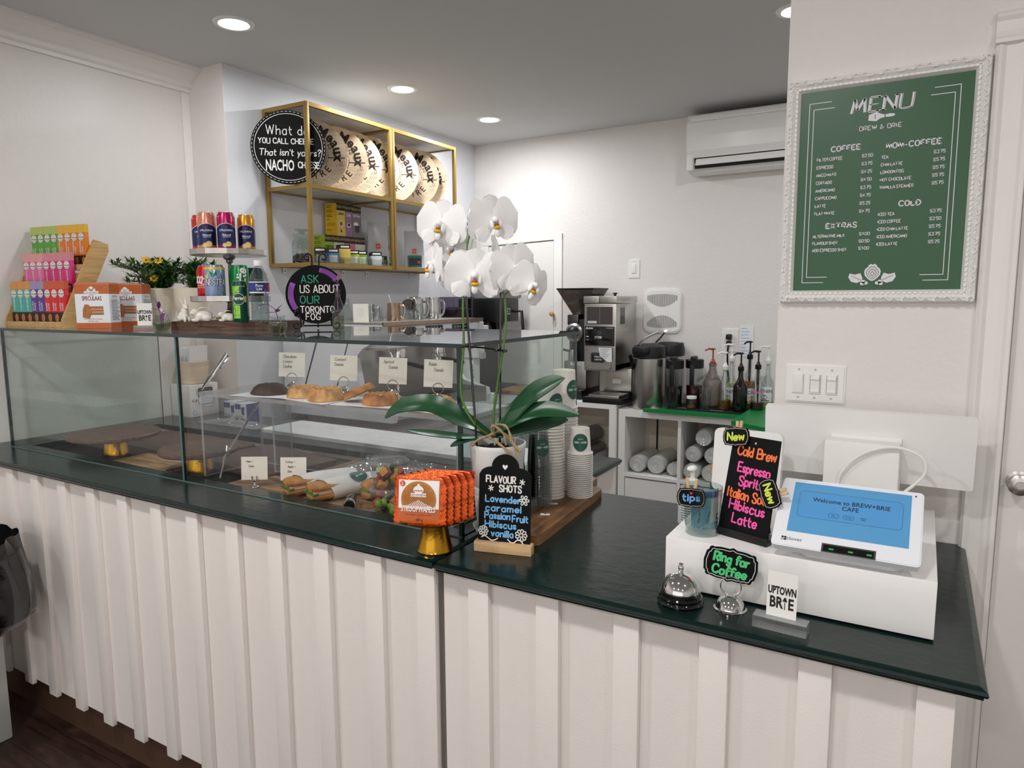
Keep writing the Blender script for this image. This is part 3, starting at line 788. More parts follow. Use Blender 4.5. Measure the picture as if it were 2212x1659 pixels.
def card_holders():
    p = None
    for lines, x, y, rz, tx in ((('Chocolate', 'Lovers', 'Cookie'), -1.842, 1.66, 38, 0), (('Custard', 'Danish'), -1.605, 1.66, 36, 0), (('Apricot', ' Danish'), -1.405, 1.665, 32, .004), (('Raisin', ' Danish'), -1.232, 1.665, 30, .004)):
        nm = ' '.join(l.strip() for l in lines).lower()
        c = T('card_holder', 'chrome ring card holder behind the '+nm, 'card holder', (x, y, RZ0), rz, 'card holders on the riser')
        b = B(); b.lathe([(0, 0), (.024, 0), (.024, .0015), (.021, .003), (.019, .009), (.012, .017), (.004, .02), (0, .0205)], 'chrome'); b.done('base', c)
        b = B()
        b.tube([(.0165*cos(t), -.002+.005*t/6.28/2, .0365+.0165*sin(t)) for t in [i*2*pi/24-pi/2 for i in range(49)]], .0011, 'chrome', n=6); b.done('ring', c)
        b = B(TR(0, .0005, .04) @ UP @ RZ(-3)); b.prism([(-.043, 0), (.043, 0), (.043, .082), (-.043, .082)], 0, .0006, 'cardstock')
        for i, l in enumerate(lines): b.hand(l.strip(), .0095, .0011, .0009, 'ink', None, -.028+(.016 if l[0] == ' ' else 0), .064-.0165*i, 'l', 2, .35, .9)
        tag(b.done('name_card', None, (x, y, RZ0), rz), 'cream handwritten card reading '+' '.join(l.strip() for l in lines), 'card', 'handwritten cards in the case')
    for lines, x, y, rz in ((('Ham +', '  Swiss'), -1.816, 1.465, 40), (('Turkey +', ' Apple +', ' Brie'), -1.7, 1.52, 38)):
        nm = 'ham' if lines[0][0] == 'H' else 'turkey'
        c = T('card_clip', 'small chrome clip stand holding the %s card' % nm, 'card holder', (x, y, ZD+.018), rz, 'clip stands on the front board')
        b = B(); b.lathe([(0, 0), (.014, 0), (.0145, .003), (.006, .008), (.003, .012), (.003, .024), (0, .025)], 'chrome', n=18); b.done('base', c)
        b = B()
        for dx in (-.007, .007):
            b.tube([(0, 0, .02), (dx, -.002, .025), (dx, -.004, .036)], .0018, 'chrome', n=6); b.ball((dx, -.004, .037), .003, 'chrome', n=8, k=6)
        b.done('clip', c)
        b = B(TR(0, .0005, .026) @ UP @ RZ(-2)); b.prism([(-.04, 0), (.04, 0), (.04, .075), (-.04, .075)], 0, .0006, 'cardstock')
        for i, l in enumerate(lines): b.hand(l.strip(), .007, .001, .0009, 'ink', None, -.024+(.007 if l[0] == ' ' else 0), .057-.0155*i, 'l', 2, .35, .9)
        tag(b.done('name_card', None, (x, y, ZD+.018), rz), 'cream handwritten card reading '+' '.join(l.strip() for l in lines), 'card', 'handwritten cards in the case')
card_holders()
mat('wrap_paper', '#e3e1de', .7, var=.04, scale=12, bump=.25, bscale=40)
mat('sticker_green', '#23594a', .45, var=.05)
mat('sticker_text', '#dfe6dd', .6)
def sandwiches():
    for k, (x, y, rz, L, lab) in enumerate(((-1.635, 1.43, -20, .23, 'paper-wrapped baguette sandwich behind the turkey card'), (-1.53, 1.425, -20, .25, 'paper-wrapped baguette sandwich with lettuce showing, the middle one'), (-1.4, 1.522, -12, .14, 'paper-wrapped baguette behind the spice jar'))):
        c = T('baguette_sandwich', lab, 'sandwich', (x, y, ZD+.018), rz, 'wrapped sandwiches on the front board')
        R = .034; Ml = TR(0, 0, R) @ RX(-90)
        b = B(Ml)
        b.M = Matrix()
        for zz, hh in ((R+.0125, .0165), (R-.013, .0155)):
            n = 20; vs = []; q = [(.02, -.004), (.75, .0), (1, .012), (1.02, .03), (1, .085)]
            for kk, yy in q: vs += [(R*.9*kk*cos(2*pi*i/n), yy, zz+hh*kk*sin(2*pi*i/n)) for i in range(n)]
            b.add(vs, [(j*n+i, j*n+(i+1) % n, (j+1)*n+(i+1) % n, (j+1)*n+i) for j in range(len(q)-1) for i in range(n)], 'baguette', smooth=True)
        b.done('bread', c)
        b = B(); b.box((0, .045, R+.001), (R*1.72, .085, .005), 'ham', bev=.002); b.box((.003, .04, R-.003), (R*1.6, .08, .003), 'bread_in', bev=.001); b.done('filling', c)
        b = B(); rnd = random.Random(k)
        for i in range(9):
            b.ball((R*(-.85+.2*i), .004+.004*(i % 3), R-.004+.004*(i % 2)), (.009, .012, .0035), 'lettuce', RX(8*(i % 3-1)), 8, 5)
        b.done('lettuce', c)
        b = B(Ml); n = 28; vs = []; st = 8
        for j in range(st+1):
            t = j/st
            for i in range(n):
                a = 2*pi*i/n; y0 = .03+.035*(.5+.5*cos(a-.8))
                yy = y0+(L-y0)*t; rr = R*(1.0+.03*sin(5*a+3*t)+.04*sin(9*t+a))*(1 if t < .8 else 1-(t-.8)*1.2)
                vs.append((rr*cos(a), rr*sin(a)*(1-.12*t), yy))
        b.add(vs, [(j*n+i, j*n+(i+1) % n, (j+1)*n+(i+1) % n, (j+1)*n+i) for j in range(st) for i in range(n)], 'wrap_paper', smooth=True)
        b.done('paper_wrap', c)
        if k == 1:
            b = B()
            b.warp = lambda p: ((R*1.1+p[2])*sin(p[0]/R), p[1], (R*1.1+p[2])*cos(p[0]/R))
            b.M = TR(0, .15, R*.97) @ RX(-2) @ RY(30)
            b.ell(0, 0, .021, .028, 0, 'sticker_green'); 
            b.hand('BREW + BRIE', .0036, .0007, .0006, 'sticker_text', RZ(-75)); b.done('sticker', c)
sandwiches()
mat('grape', '#8fae3c', .2, var=.15, scale=50, coat=.3)
mat('melon', '#e7964c', .4, var=.1)
mat('watermelon', '#d8404a', .4, var=.15)
mat('blueberry', '#20212e', .45, var=.2)
mat('honeydew', '#b9c586', .4, var=.1)
def fruit_cups():
    rnd = random.Random(11)
    def cup(lab, loc):
        c = T('fruit_cup', lab, 'fruit cup', loc, rnd.uniform(0, 90), 'clear cups of cut fruit')
        b = B(); b.lathe([(0, 0), (.044, 0), (.045, .002), (.053, .066), (.0565, .068), (.0565, .07)], 'clear'); b.done('cup', c)
        b = B(); b.lathe([(.0575, .066), (.058, .072), (.0555, .0735), (.052, .072), (.05, .077), (.046, .0775), (0, .0775)], 'lid_clear'); b.done('lid', c)
        for nm, m, n, rr in (('grape', 'grape', 4, .0125), ('melon_chunk', 'melon', 4, .014), ('watermelon_chunk', 'watermelon', 4, .013), ('blueberry', 'blueberry', 14, .008), ('honeydew_chunk', 'honeydew', 3, .013)):
            for i in range(n):
                a = rnd.uniform(0, 6.28); q = rnd.uniform(.012, .033); z = rnd.uniform(.013, .055)
                b = B(RZ(rnd.uniform(0, 180)))
                if 'chunk' in nm: b.box((0, 0, 0), (rr*1.7, rr*1.6, rr*1.5), m, RX(rnd.uniform(0, 60)) @ RY(rnd.uniform(0, 60)), .003)
                else: b.ball((0, 0, 0), (rr, rr, rr*1.15), m, n=12, k=8)
                b.done(nm, c, (q*cos(a), q*sin(a), z))
    cup('clear cup of cut fruit, lower one of the stack at the front', (-1.262, 1.47, ZD+.0185))
    cup('clear cup of cut fruit with green grapes, stacked on top', (-1.262, 1.47, ZD+.0185+.0785))
    cup('clear lidded fruit cup half hidden by the stacked cups', (-1.135, 1.48, ZD+.0185))
    cup('clear lidded fruit cup behind the orange waffle packets', (-1.085, 1.592, ZD+.0185))
fruit_cups()
def case_bits():
    c = T('spice_shaker', 'small dark shaker with a chrome lid lying before the sandwiches', 'shaker', (-1.398, 1.458, ZD+.018+.0175), 128)
    b = B(RY(-90) @ SCL(.8, .8, .8)); b.lathe([(0, -.03), (.019, -.03), (.02, -.026), (.02, .03), (.017, .034)], 'black_gloss'); b.done('jar', c)
    b = B(RY(-90) @ SCL(.8, .8, .8)); b.lathe([(.0212, .026), (.0215, .034), (.0195, .036), (.0215, .038), (.0215, .05), (.0185, .054), (.014, .0535), (0, .053)], 'chrome'); b.ell(0, 0, .014, .014, .0545, 'black_gloss'); b.done('lid', c)
    # tongs leaning over the left end of the riser
    c = T('serving_tongs', 'steel serving tongs leaning over the left end of the riser', 'tongs', (-2.06, 1.46, RZ0))
    p0, p1 = Vector((.01, 0, .004)), Vector((-.17, .24, .1))
    b = B(); b.tube([p0, p0.lerp(p1, .35)], [.003, .009], 'steel'); b.done('tip', c)
    b = B(); b.tube([p0.lerp(p1, .33), p0.lerp(p1, .5), p1, p1+Vector((.01, .004, -.012)), p0.lerp(p1, .75)+Vector((0, 0, -.02))], [.009, .006, .006, .006, .003], 'chrome'); b.done('handle', c)
    b = B(); b.tube([(0, 0, .005), (-.01, .03, .07), (.02, .17, .255)], [.003, .004, .0035], 'chrome'); b.ball((-.008, .04, .09), (.007, .007, .022), 'chrome', n=10, k=6)
    tag(b.done('steel_server', None, (-2.0, 1.475, ZD+.018)), 'slim steel server leaning under the riser beside its left leg', 'server')
case_bits()
# ================================================================ on the counter behind the case
def behind_case():
    c = T('napkin_carton', 'white carton with a cut-out window behind the left of the case', 'carton', (-3.15, 2.2, ZC))
    b = B(); b.rng((-.07, -.075, 0), (.075, .085, .16), 'white_matte', bev=.002); b.done('box', c)
    b = B(TR(.0755, 0, 0) @ RZ(90) @ UP)
    b.poly(rrect(.1, .07, .012, cx=.01, cy=.08), .0005, 'paper'); b.poly(rrect(.085, .085, .012, cx=.012, cy=.1), .001, 'dark_grey'); b.poly(rrect(.08, .04, .01, cx=.012, cy=.08), .0015, 'paper')
    o = rrect(.1, .1, .015, cx=.012, cy=.1); 
    for i in range(0, len(o), 1): b.ribbon([o[i], tuple(.6*o[i][k]+.4*o[(i+1) % len(o)][k] for k in (0, 1))], .0016, .0018, 'ink', None, False)
    b.hand('5 LB', .011, .002, .001, 'ink', None, -.062, .075, 'l'); b.ell(-.052, .02, .01, .01, .001, 'marker_blue'); b.ell(-.052, .02, .007, .007, .0014, 'paper'); b.done('window', c)
    c = T('paper_bag_tub', 'pale round tub of paper bags on the white carton', 'tub', (-3.145, 2.2, ZC+.1605))
    b = B(); b.lathe([(0, 0), (.06, 0), (.07, .004), (.078, .11), (.074, .112), (.066, .01), (0, .01)], 'lid_wood', n=36); b.done('tub', c)
    b = B()
    for i in range(5): b.box((-.03+.015*i, 0, .1), (.002, .1-.005*i, .16+.01*(i % 2)), 'paper', RY(-5+2*i) @ RZ(8*i-20))
    b.box((.045, -.005, .125), (.0015, .1, .14), 'white', RY(5)); b.done('bags', c)
    for dx, dy, rz, m, lab in ((-2.93, 2.27, 2, 'paper', 'blue and white glove box nearest the napkin carton'), (-2.83, 2.255, -4, 'paper', 'blue and white glove box with a solid blue end')):
        c = T('glove_box', lab, 'glove box', (dx, dy, ZC), rz, 'glove boxes behind the case')
        b = B(); b.rng((-.045, -.03, 0), (.045, .04, .075), m, bev=.002)
        b.M = UP @ TR(0, 0, .0305); b.quad(-.044, .045, 0, .07, 0, 'box_blue'); b.poly([(.008, .02), (.028, .02), (.028, .04), (.032, .06), (.004, .055)], .0002, 'box_blue')
        for i in range(3): b.quad(-.04, .012-.005*i, .02, .0135-.005*i, .0002, 'ink')
        b.M = TR(.0455, 0, 0) @ RZ(90) @ UP; b.quad(-.03, 0, .04, .075, 0, 'box_blue'); b.done('box', c)
    b = B(); b.prism(rrect(1.36, .24, .02), 0, .014, 'white')
    tag(b.done('cutting_board', None, (-1.8, 2.15, ZC), -1), 'long white plastic board on the counter behind the case', 'cutting board')
    b = B(); rnd = random.Random(8); n = 16
    vs = [(-.2+.4*i/n, -.05+.1*j/7, (.004+.04*rnd.random()*sin(pi*i/n)*sin(pi*j/7))) for j in range(8) for i in range(n+1)]
    b.add(vs, [(j*(n+1)+i, j*(n+1)+i+1, (j+1)*(n+1)+i+1, (j+1)*(n+1)+i) for j in range(7) for i in range(n)], 'film')
    tag(b.done('plastic_bag', None, (-2.72, 2.1, ZC)), 'crumpled clear plastic bag beside the glove boxes', 'plastic bag')
mat('box_blue', '#2b3a8c', .5, var=.05)
behind_case()
# ================================================================ on top of the glass case
ZT = GZ
CHOC = {'orange': ('#e07f1c', '#e8b53a'), 'green': ('#59a83e', '#b5c66a'), 'pink': ('#e06fa4', '#e3a29d'), 'magenta': ('#d2327f', '#d98a97'), 'teal': ('#4fb0a3', '#d8944e'), 'purple': ('#5a3a94', '#a191b8'), 'red': ('#d8232c', '#cf5a3a')}
for k, (a, c_) in CHOC.items(): mat('choc_'+k, a, .35, var=.04); mat('choc_top_'+k, c_, .35, var=.04)
mat('choc_dark', '#2a1712', .5, var=.2)
mat('speculaas_orange', '#c05f24', .35, var=.2, scale=40)
mat('speculaas_white', '#e8ebf0', .3, var=.02)
mat('biscuit', '#b0713c', .7, var=.25, scale=60)
mat('print_orange', '#c8602a', .6)
mat('print_brown', '#8a3d1d', .6)
def chocolates():
    W, D, Hh = .0405, .026, .172
    st = T('chocolate_display_stand', 'stepped bamboo display stand full of chocolate boxes at the left end of the glass', 'display stand', (-3.036, 1.44, ZT), 7)
    rise, run = .112, .05
    b = B()
    for k in range(3):
        b.rng((-.168, k*run+.002, k*rise), (.168, k*run+.04, k*rise+.008), 'bamboo')
        b.rng((-.168, k*run-.002, k*rise), (.168, k*run+.004, k*rise+.022), 'bamboo', bev=.001)
        b.rng((-.168, k*run+.04, k*rise), (.168, k*run+.046, k*rise+.1), 'bamboo_dark')
    b.done('tier', st)
    for s in (-1, 1):
        b = B(TR(s*.173, 0, 0) @ Matrix(((0, 0, 1, 0), (1, 0, 0, 0), (0, 1, 0, 0), (0, 0, 0, 1))))
        b.prism([(-.004, 0), (.055, 0), (.21, .3), (.21, .33), (.15, .345), (-.004, .03)], -.005, .005, 'bamboo'); o = b.done('side_panel', st)
        if s > 0:
            b = B(TR(.1785, .12, .16) @ RY(90)); b.lathe([(0, .001), (.004, .001), (.0045, 0)], 'steel_dark', n=12); b.done('screw', o)
    rows = [(0, ['teal']*3+['purple']*2+['red']*3, ['CARAMEL']*3+['EXTRA DARK']*2+['DARK NOIR']*3),
            (1, ['pink']*3+['magenta']*4, ['MILK-WHITE']*3+['MILK-DARK']*4),
            (2, ['green']*4+['orange']*4, ['MINT CRISP']*4+['ORANGE CRISP']*4)]
    R = st.matrix_basis.copy(); R = Matrix.Translation((-3.036, 1.44, ZT)) @ RZ(7)
    protos = {}
    for k, cols, txt in rows:
        n = len(cols); x0 = -.1645 if k != 1 else -.15
        pos = {}
        for i, (cl, tx) in enumerate(zip(cols, txt)):
            p = R @ Vector((x0+W/2+.0006+i*(W+.0006), k*run+.022, k*rise+.0085))
            tot = cols.count(cl); j = pos[cl] = pos.get(cl, 0)+1
            rk = ['bottom', 'middle', 'top'][k]
            od = {1: ['only'], 2: ['left', 'right'], 3: ['left', 'middle', 'right'], 4: ['first from the left', 'second from the left', 'third from the left', 'rightmost']}[tot][j-1]
            lab = '%s chocolate box, %s of %d in the %s row' % ({'teal': 'teal caramel', 'purple': 'purple', 'red': 'red', 'pink': 'light pink', 'magenta': 'magenta', 'green': 'green mint', 'orange': 'orange'}[cl], od, tot, rk)
            if cl in protos: o = dup(protos[cl], p, 7, lab); continue
            o = T('chocolate_box', lab, 'chocolate box', p, 7, 'chocolate boxes on the bamboo stand'); protos[cl] = o
            b = B(); b.rng((-W/2, -.0, 0), (W/2, D-.009, Hh), 'choc_'+cl, bev=.001)
            b.rng((-W/2+.0002, .0002-.0004, Hh-.032), (W/2+.0003, D-.0092, Hh+.0002), 'choc_top_'+cl)
            M = UP @ TR(0, 0, .0008)
            b.quad(-W/2, .002, W/2, .05, 0, 'choc_dark', M)
            b.poly([(W/2, .002), (W/2, .014), (-W/2, .008), (-W/2, .002)], .0003, 'white', M)
            b.ell(.006, .028, .011, .016, .0003, 'biscuit', M, 16)
            b.poly([(.0185*cos(t)*.95, Hh-.049+.0165*sin(t)) for t in [pi/8+i*pi/4 for i in range(8)]], .0006, 'white', M)
            b.poly([(.0165*cos(t)*.95, Hh-.049+.0145*sin(t)) for t in [pi/8+i*pi/4 for i in range(8)]], .0008, 'ink_brown', M)
            b.poly([(.0158*cos(t)*.95, Hh-.049+.0138*sin(t)) for t in [pi/8+i*pi/4 for i in range(8)]], .001, 'white', M)
            b.hand("Droste", .0065, .0011, .0013, 'ink', M, 0, Hh-.053, fit=.025, shear=.2); b.poly([(-.005, Hh-.044), (0, Hh-.038), (.005, Hh-.044), (0, Hh-.042)], .0013, 'biscuit', M); b.quad(-.008, Hh-.059, .008, Hh-.058, .0013, 'ink', M)
            ws = tx.split(' ')
            for q, w in enumerate(ws): b.text(w, .009, .001, 'white', M @ TR(-.004+.0125*q if len(ws) > 1 else .004, .056, 0) @ RZ(90), 0, 0, 'LEFT', .01, .046/(.0072*max(4.5, len(w))) if len(w) > 7 else .95)
            Ms = TR(W/2+.0006, .008, 0) @ RZ(90) @ UP
            for q in range(9): b.ell(-.004+.004*(q % 3), Hh-.04-.006*(q//3), .0008, .0008, 0, 'white', Ms, 6)
            b.done('carton', o)
    return st
chocolates()
def biscuit_boxes():
    p = None
    for loc, rz, lab in (((-2.66, 1.485, ZT), 33, 'white and orange biscuit box nearest the camera, its side turned to the right'), ((-2.715, 1.645, ZT), 33, 'white and orange biscuit box behind the front one')):
        if p: dup(p, loc, rz, lab); continue
        p = c = T('biscuit_box', lab, 'biscuit box', loc, rz, 'spiced biscuit boxes')
        W, D, H = .124, .078, .166
        b = B(); b.rng((-W/2, -D/2, 0), (W/2, D/2, H), 'speculaas_white', bev=.004)
        for M, w in ((UP @ TR(0, 0, D/2+.0004), W), (TR(W/2+.0004, 0, 0) @ RZ(90) @ UP, D)):
            b.quad(-w/2+.001, .128, w/2-.001, H-.001, 0, 'speculaas_orange', M); b.quad(-w/2+.001, .001, w/2-.001, .022, 0, 'speculaas_orange', M)
            rnd = random.Random(4)
            for i in range(12):
                cx, cy = rnd.uniform(-w/2+.012, w/2-.012), (.134+rnd.random()*.02 if i < 9 else .01)
                b.ribbon([(cx+.009*cos(t), cy+.007*sin(t)) for t in [j*.35 for j in range(9)]], .0011, .0004, 'print_orange', M, False)
        M = UP @ TR(0, 0, D/2+.001)
        for x, y, r in ((-.008, .14, .008), (0, .146, .009), (.008, .14, .008)): b.ell(x, y, r, r, 0, 'white', M, 16)
        b.quad(-.026, .129, .026, .138, .0002, 'white', M); b.text('CAFÉ AMSTERDAM', .0045, .0005, 'print_brown', M, 0, .1312, sx=.85)
        b.text('SPECULAAS', .0155, .0004, 'print_brown', M, 0, .104, sx=.62, bold=.01); b.text('ORIGINAL', .003, .0004, 'ink', M, 0, .1225)
        for i in range(3): b.box((.014, .056+.011*i, 0), (.05, .009, .0012), 'biscuit', M, .001)
        b.poly([(-.036, .042), (-.012, .038), (-.004, .062), (-.012, .088), (-.026, .09), (-.034, .07)], .0016, 'biscuit', M); b.ell(-.024, .066, .0016, .0016, .0019, 'ink', M, 8); b.ell(-.025, .056, .0016, .0016, .0019, 'ink', M, 8)
        b.text('DUTCH SPICED COOKIES', .004, .0004, 'print_orange', M, 0, .034); b.text('NET WT. 160 g', .004, .0004, 'print_brown', M, 0, .026)
        Ms = TR(W/2+.001, 0, 0) @ RZ(90) @ UP
        b.text('SPECULAAS', .007, .0004, 'print_brown', Ms, 0, .115, sx=.62)
        for i in range(14): b.quad(-.026, .104-.0055*i, .018+.008*(i % 3), .1055-.0055*i, .0004, 'ink', Ms)
        b.done('carton', c)
        b = B(); b.prism(rrect(W-.006, D-.006, .003), H-.001, H+.003, 'speculaas_orange'); b.done('top_fold', c)
biscuit_boxes()
def brie_card(loc, rz, k, lab, wb):
    c = T('card_stand', 'clear acrylic card block '+lab, 'card holder', loc, rz)
    w = .076*wb
    b = B(); sheet(b, (-w/2, -.012*wb, 0), (w/2, .012*wb, .018*wb), 1, 'acrylic', 'acrylic_edge'); b.rng((-w/2+.001, -.0015, .012*wb), (w/2-.001, .0015, .0185*wb), 'acrylic_edge'); b.done('block', c)
    b = B(TR(0, 0, .012*wb) @ RX(-4) @ UP); W, H = .051*k, .089*k; b.prism([(-W/2, 0), (W/2, 0), (W/2, H), (-W/2, H)], -.0004, .0004, 'white_matte')
    z = .0007
    b.text('UPTOWN', .0135*k, z, 'ink', None, 0, .049*k, sx=.56, bold=.06)
    b.text('BR', .0195*k, z, 'ink', None, -.0095*k, .0245*k, sx=.7, bold=.045); b.text('E', .0195*k, z, 'ink', None, .0155*k, .0245*k, sx=.7, bold=.045)
    b.quad(.0048*k, .0225*k, .0062*k, .036*k, z, 'ink'); b.poly([(.0015*k, .037*k), (.0095*k, .037*k), (.007*k, .0445*k), (.004*k, .0445*k)], z, 'ink')
    tag(b.done('business_card', None, loc, rz), 'white business card reading UPTOWN BRIE '+lab, 'business card')
brie_card((-2.318, 1.45, ZT), 48, .93, 'on the glass beside the biscuit boxes', .95)
mat('water', '#c9c4ae', .05, var=.02)
pane('water_clear', '#e2e0cf', 1.0)
def glass_vase(lab, loc, pr, water_h, plant, cat='vase'):
    c = T('glass_vase', lab, cat, loc)
    b = B(); b.lathe(pr, 'clear_thick'); b.done('glass', c)
    wp = []
    for r, z in pr:
        if z < water_h: wp.append((max(r-.0015, 0), z+.001))
    b = B(); b.lathe([(0, wp[0][1])]+wp+[(wp[-1][0], water_h), (0, water_h)], 'water_clear'); b.done('water', c)
    b = B(); plant(b); b.done('cutting', c)
def leafm(b, base, tip, w, m, up=(0, 0, 1), fold=.25, n=6, droop=.0):
    """a leaf blade as a curved lens with a folded midrib"""
    A, Z = Vector(base), Vector(tip); d = Z-A; L = d.length; side = d.cross(Vector(up)).normalized(); nr = side.cross(d).normalized()
    vs = []; 
    for i in range(n+1):
        t = i/n; p = A+d*t+Vector((0, 0, 1))*L*droop*sin(pi*t); ww = w*sin(pi*min(.97, .06+t*.93))**.8
        vs += [p-side*ww+nr*ww*fold, p, p+side*ww+nr*ww*fold]
    b.add(vs, [f for i in range(n) for f in ((i*3, i*3+1, i*3+4, i*3+3), (i*3+1, i*3+2, i*3+5, i*3+4))], m, smooth=True)
JAR = [(.019, 0), (.021, .001), (.0245, .01), (.0295, .028), (.0275, .042), (.0215, .049), (.0205, .053), (.0235, .056), (.0235, .062), (.0215, .062)]
def pl1(b):
    b.tube([(.0, 0, .012), (-.005, 0, .06), (-.012, -.002, .085)], .0014, 'leaf_purple'); b.tube([(.005, 0, .01), (.012, 0, .05), (.016, 0, .07)], .0014, 'stem')
    leafm(b, (-.012, 0, .08), (-.022, -.012, .118), .009, 'leaf_purple'); leafm(b, (-.01, 0, .075), (.008, -.01, .1), .006, 'leaf_purple'); leafm(b, (-.012, 0, .07), (-.04, -.01, .075), .012, 'leaf_purple'); leafm(b, (.016, 0, .07), (.03, -.012, .03), .008, 'leaf_purple'); leafm(b, (.0, 0, .075), (.025, -.005, .06), .006, 'leaf_pale')
glass_vase('small round glass jar with a purple plant cutting beside the business card', (-2.225, 1.45, ZT), [(r*1.05, z*.95) for r, z in JAR], .03, pl1)
def pl2(b):
    b.tube([(.0, 0, .01), (.0, 0, .05), (-.01, 0, .075), (-.03, -.01, .09), (-.04, -.01, .14)], .0013, 'leaf_purple')
    leafm(b, (0, 0, .066), (-.045, -.01, .062), .009, 'leaf_pale'); leafm(b, (0, 0, .066), (.02, -.015, .075), .008, 'leaf_purple'); leafm(b, (-.005, 0, .07), (.012, .01, .088), .006, 'leaf_purple'); leafm(b, (-.04, -.01, .135), (-.015, -.02, .155), .008, 'leaf_purple'); leafm(b, (-.03, -.01, .09), (-.07, -.01, .085), .006, 'leaf_purple')
    b.tube([(.004, 0, .006), (.012, .004, .03), (.004, .006, .05)], .0012, 'root')
glass_vase('small glass jar of water with purple leaves in front of the round chalk sign', (-1.715, 1.5, ZT), [(r*.96, z*.9) for r, z in JAR], .034, pl2)
def pl3(b):
    b.tube([(.002, 0, .03), (-.002, 0, .1), (.002, 0, .135), (.004, 0, .17)], .0013, 'leaf_purple')
    leafm(b, (.003, 0, .165), (.03, -.012, .19), .009, 'leaf_pale'); leafm(b, (.003, 0, .165), (.02, .012, .198), .007, 'leaf_pale'); leafm(b, (.003, 0, .16), (-.02, -.01, .165), .007, 'leaf_purple'); leafm(b, (.002, 0, .13), (-.012, -.014, .145), .008, 'leaf_pale'); leafm(b, (.003, 0, .155), (.012, -.016, .15), .006, 'leaf_purple')
glass_vase('slim glass bottle with a pink-leaved cutting in front of the chalk sign', (-1.7, 1.745, ZT), [(.019, 0), (.02, .002), (.0205, .012), (.019, .014), (.02, .018), (.02, .058), (.021, .062), (.021, .068), (.017, .085), (.009, .105), (.008, .128), (.009, .13), (.009, .136), (.008, .136)], .05, pl3, 'bottle')
def pot_plants():
    rnd = random.Random(21)
    for lab, loc, r, nb, fl, ext in (('cream pot of fine-leaved plant with yellow flowers, the left of the pair', (-2.745, 1.79, ZT), .072, 30, 5, .25), ('cream pot of fine-leaved plant partly behind the drinks stand', (-2.6, 1.835, ZT), .068, 18, 0, .13)):
        c = T('potted_plant', lab, 'potted plant', loc, 0, 'cream pots with green plants')
        b = B(); b.lathe([(0, 0), (.032, 0), (.036, .002), (.05, .03), (.066, .085), (r, .15), (r-.004, .152), (r-.007, .148), (r-.012, .12), (0, .12)], 'cream', n=40); b.done('pot', c)
        b = B(); b.lathe([(0, .137), (r-.009, .135)], 'soil'); b.done('soil', c)
        bs, bl, fw = B(), B(), []
        nb = int(nb*1.5)
        for i in range(nb):
            a = rnd.uniform(0, 6.28); R = rnd.uniform(.03, ext*.85); H = rnd.uniform(.05, .15)*(1-.25*R/ext)
            if fl and i < 7: a = rnd.uniform(2.2, 3.9); R = rnd.uniform(.1, .24)
            if not fl: a = rnd.uniform(-.9, 2.2); R *= .8
            elif abs((a+.3) % 6.283-.6) < .8: R *= .45
            p = [Vector((.02*cos(a), .02*sin(a), .135)), Vector((R*.5*cos(a), R*.5*sin(a), .15+H*.6)), Vector((R*cos(a), R*sin(a), .135+H))]
            p = [Vector(q) for q in smooth([tuple(q) for q in p], 5)]
            bs.tube(p, .0014, 'stem', n=5)
            for j, q in enumerate(p[2:]):
                for k in range(7):
                    an = rnd.uniform(0, 6.28); l = rnd.uniform(.018, .036)
                    leafm(bl, q, q+Vector((cos(an)*l, sin(an)*l, rnd.uniform(-.3, .9)*l)), .0042, 'leaf_light' if rnd.random() < .6 else 'leaf', n=3)
            if i >= nb-fl: fw.append(p[-1])
        bs.done('stems', c); tag(bl.done('foliage', c), None, None)
        if fl:
            fw = [Vector((.06, -.06, .19)), Vector((.0, -.05, .265)), Vector((.05, -.03, .262)), Vector((-.03, -.02, .25))]
            for q in fw:
                b = B(TR(*q) @ RZ(48) @ RX(62))
                for k in range(8):
                    a = k*pi/4; leafm(b, (.003*cos(a), .003*sin(a), .001), (.017*cos(a), .017*sin(a), .003), .0055, 'petal_yellow', n=4, fold=.1)
                b.ball((0, 0, .002), (.0045, .0045, .003), 'orange_brown', n=10, k=6); b.done('flower', c)
pot_plants()
def driftboard():
    b = B(); o = [(-.2, -.055), (.13, -.06), (.2, -.04), (.205, .09), (.1, .12), (-.19, .12)]
    b.prism(o, 0, .028, 'walnut'); b.prism([(x*.985, y*.97) for x, y in o], .028, .031, 'walnut')
    tag(b.done('wooden_board', None, (-2.065, 1.61, ZT), 20), 'dark wooden plank under the drinks stand and rabbits', 'board')
driftboard()
ZB = ZT+.031
mat('bunny', '#ece6dd', .25, var=.02, coat=.3)
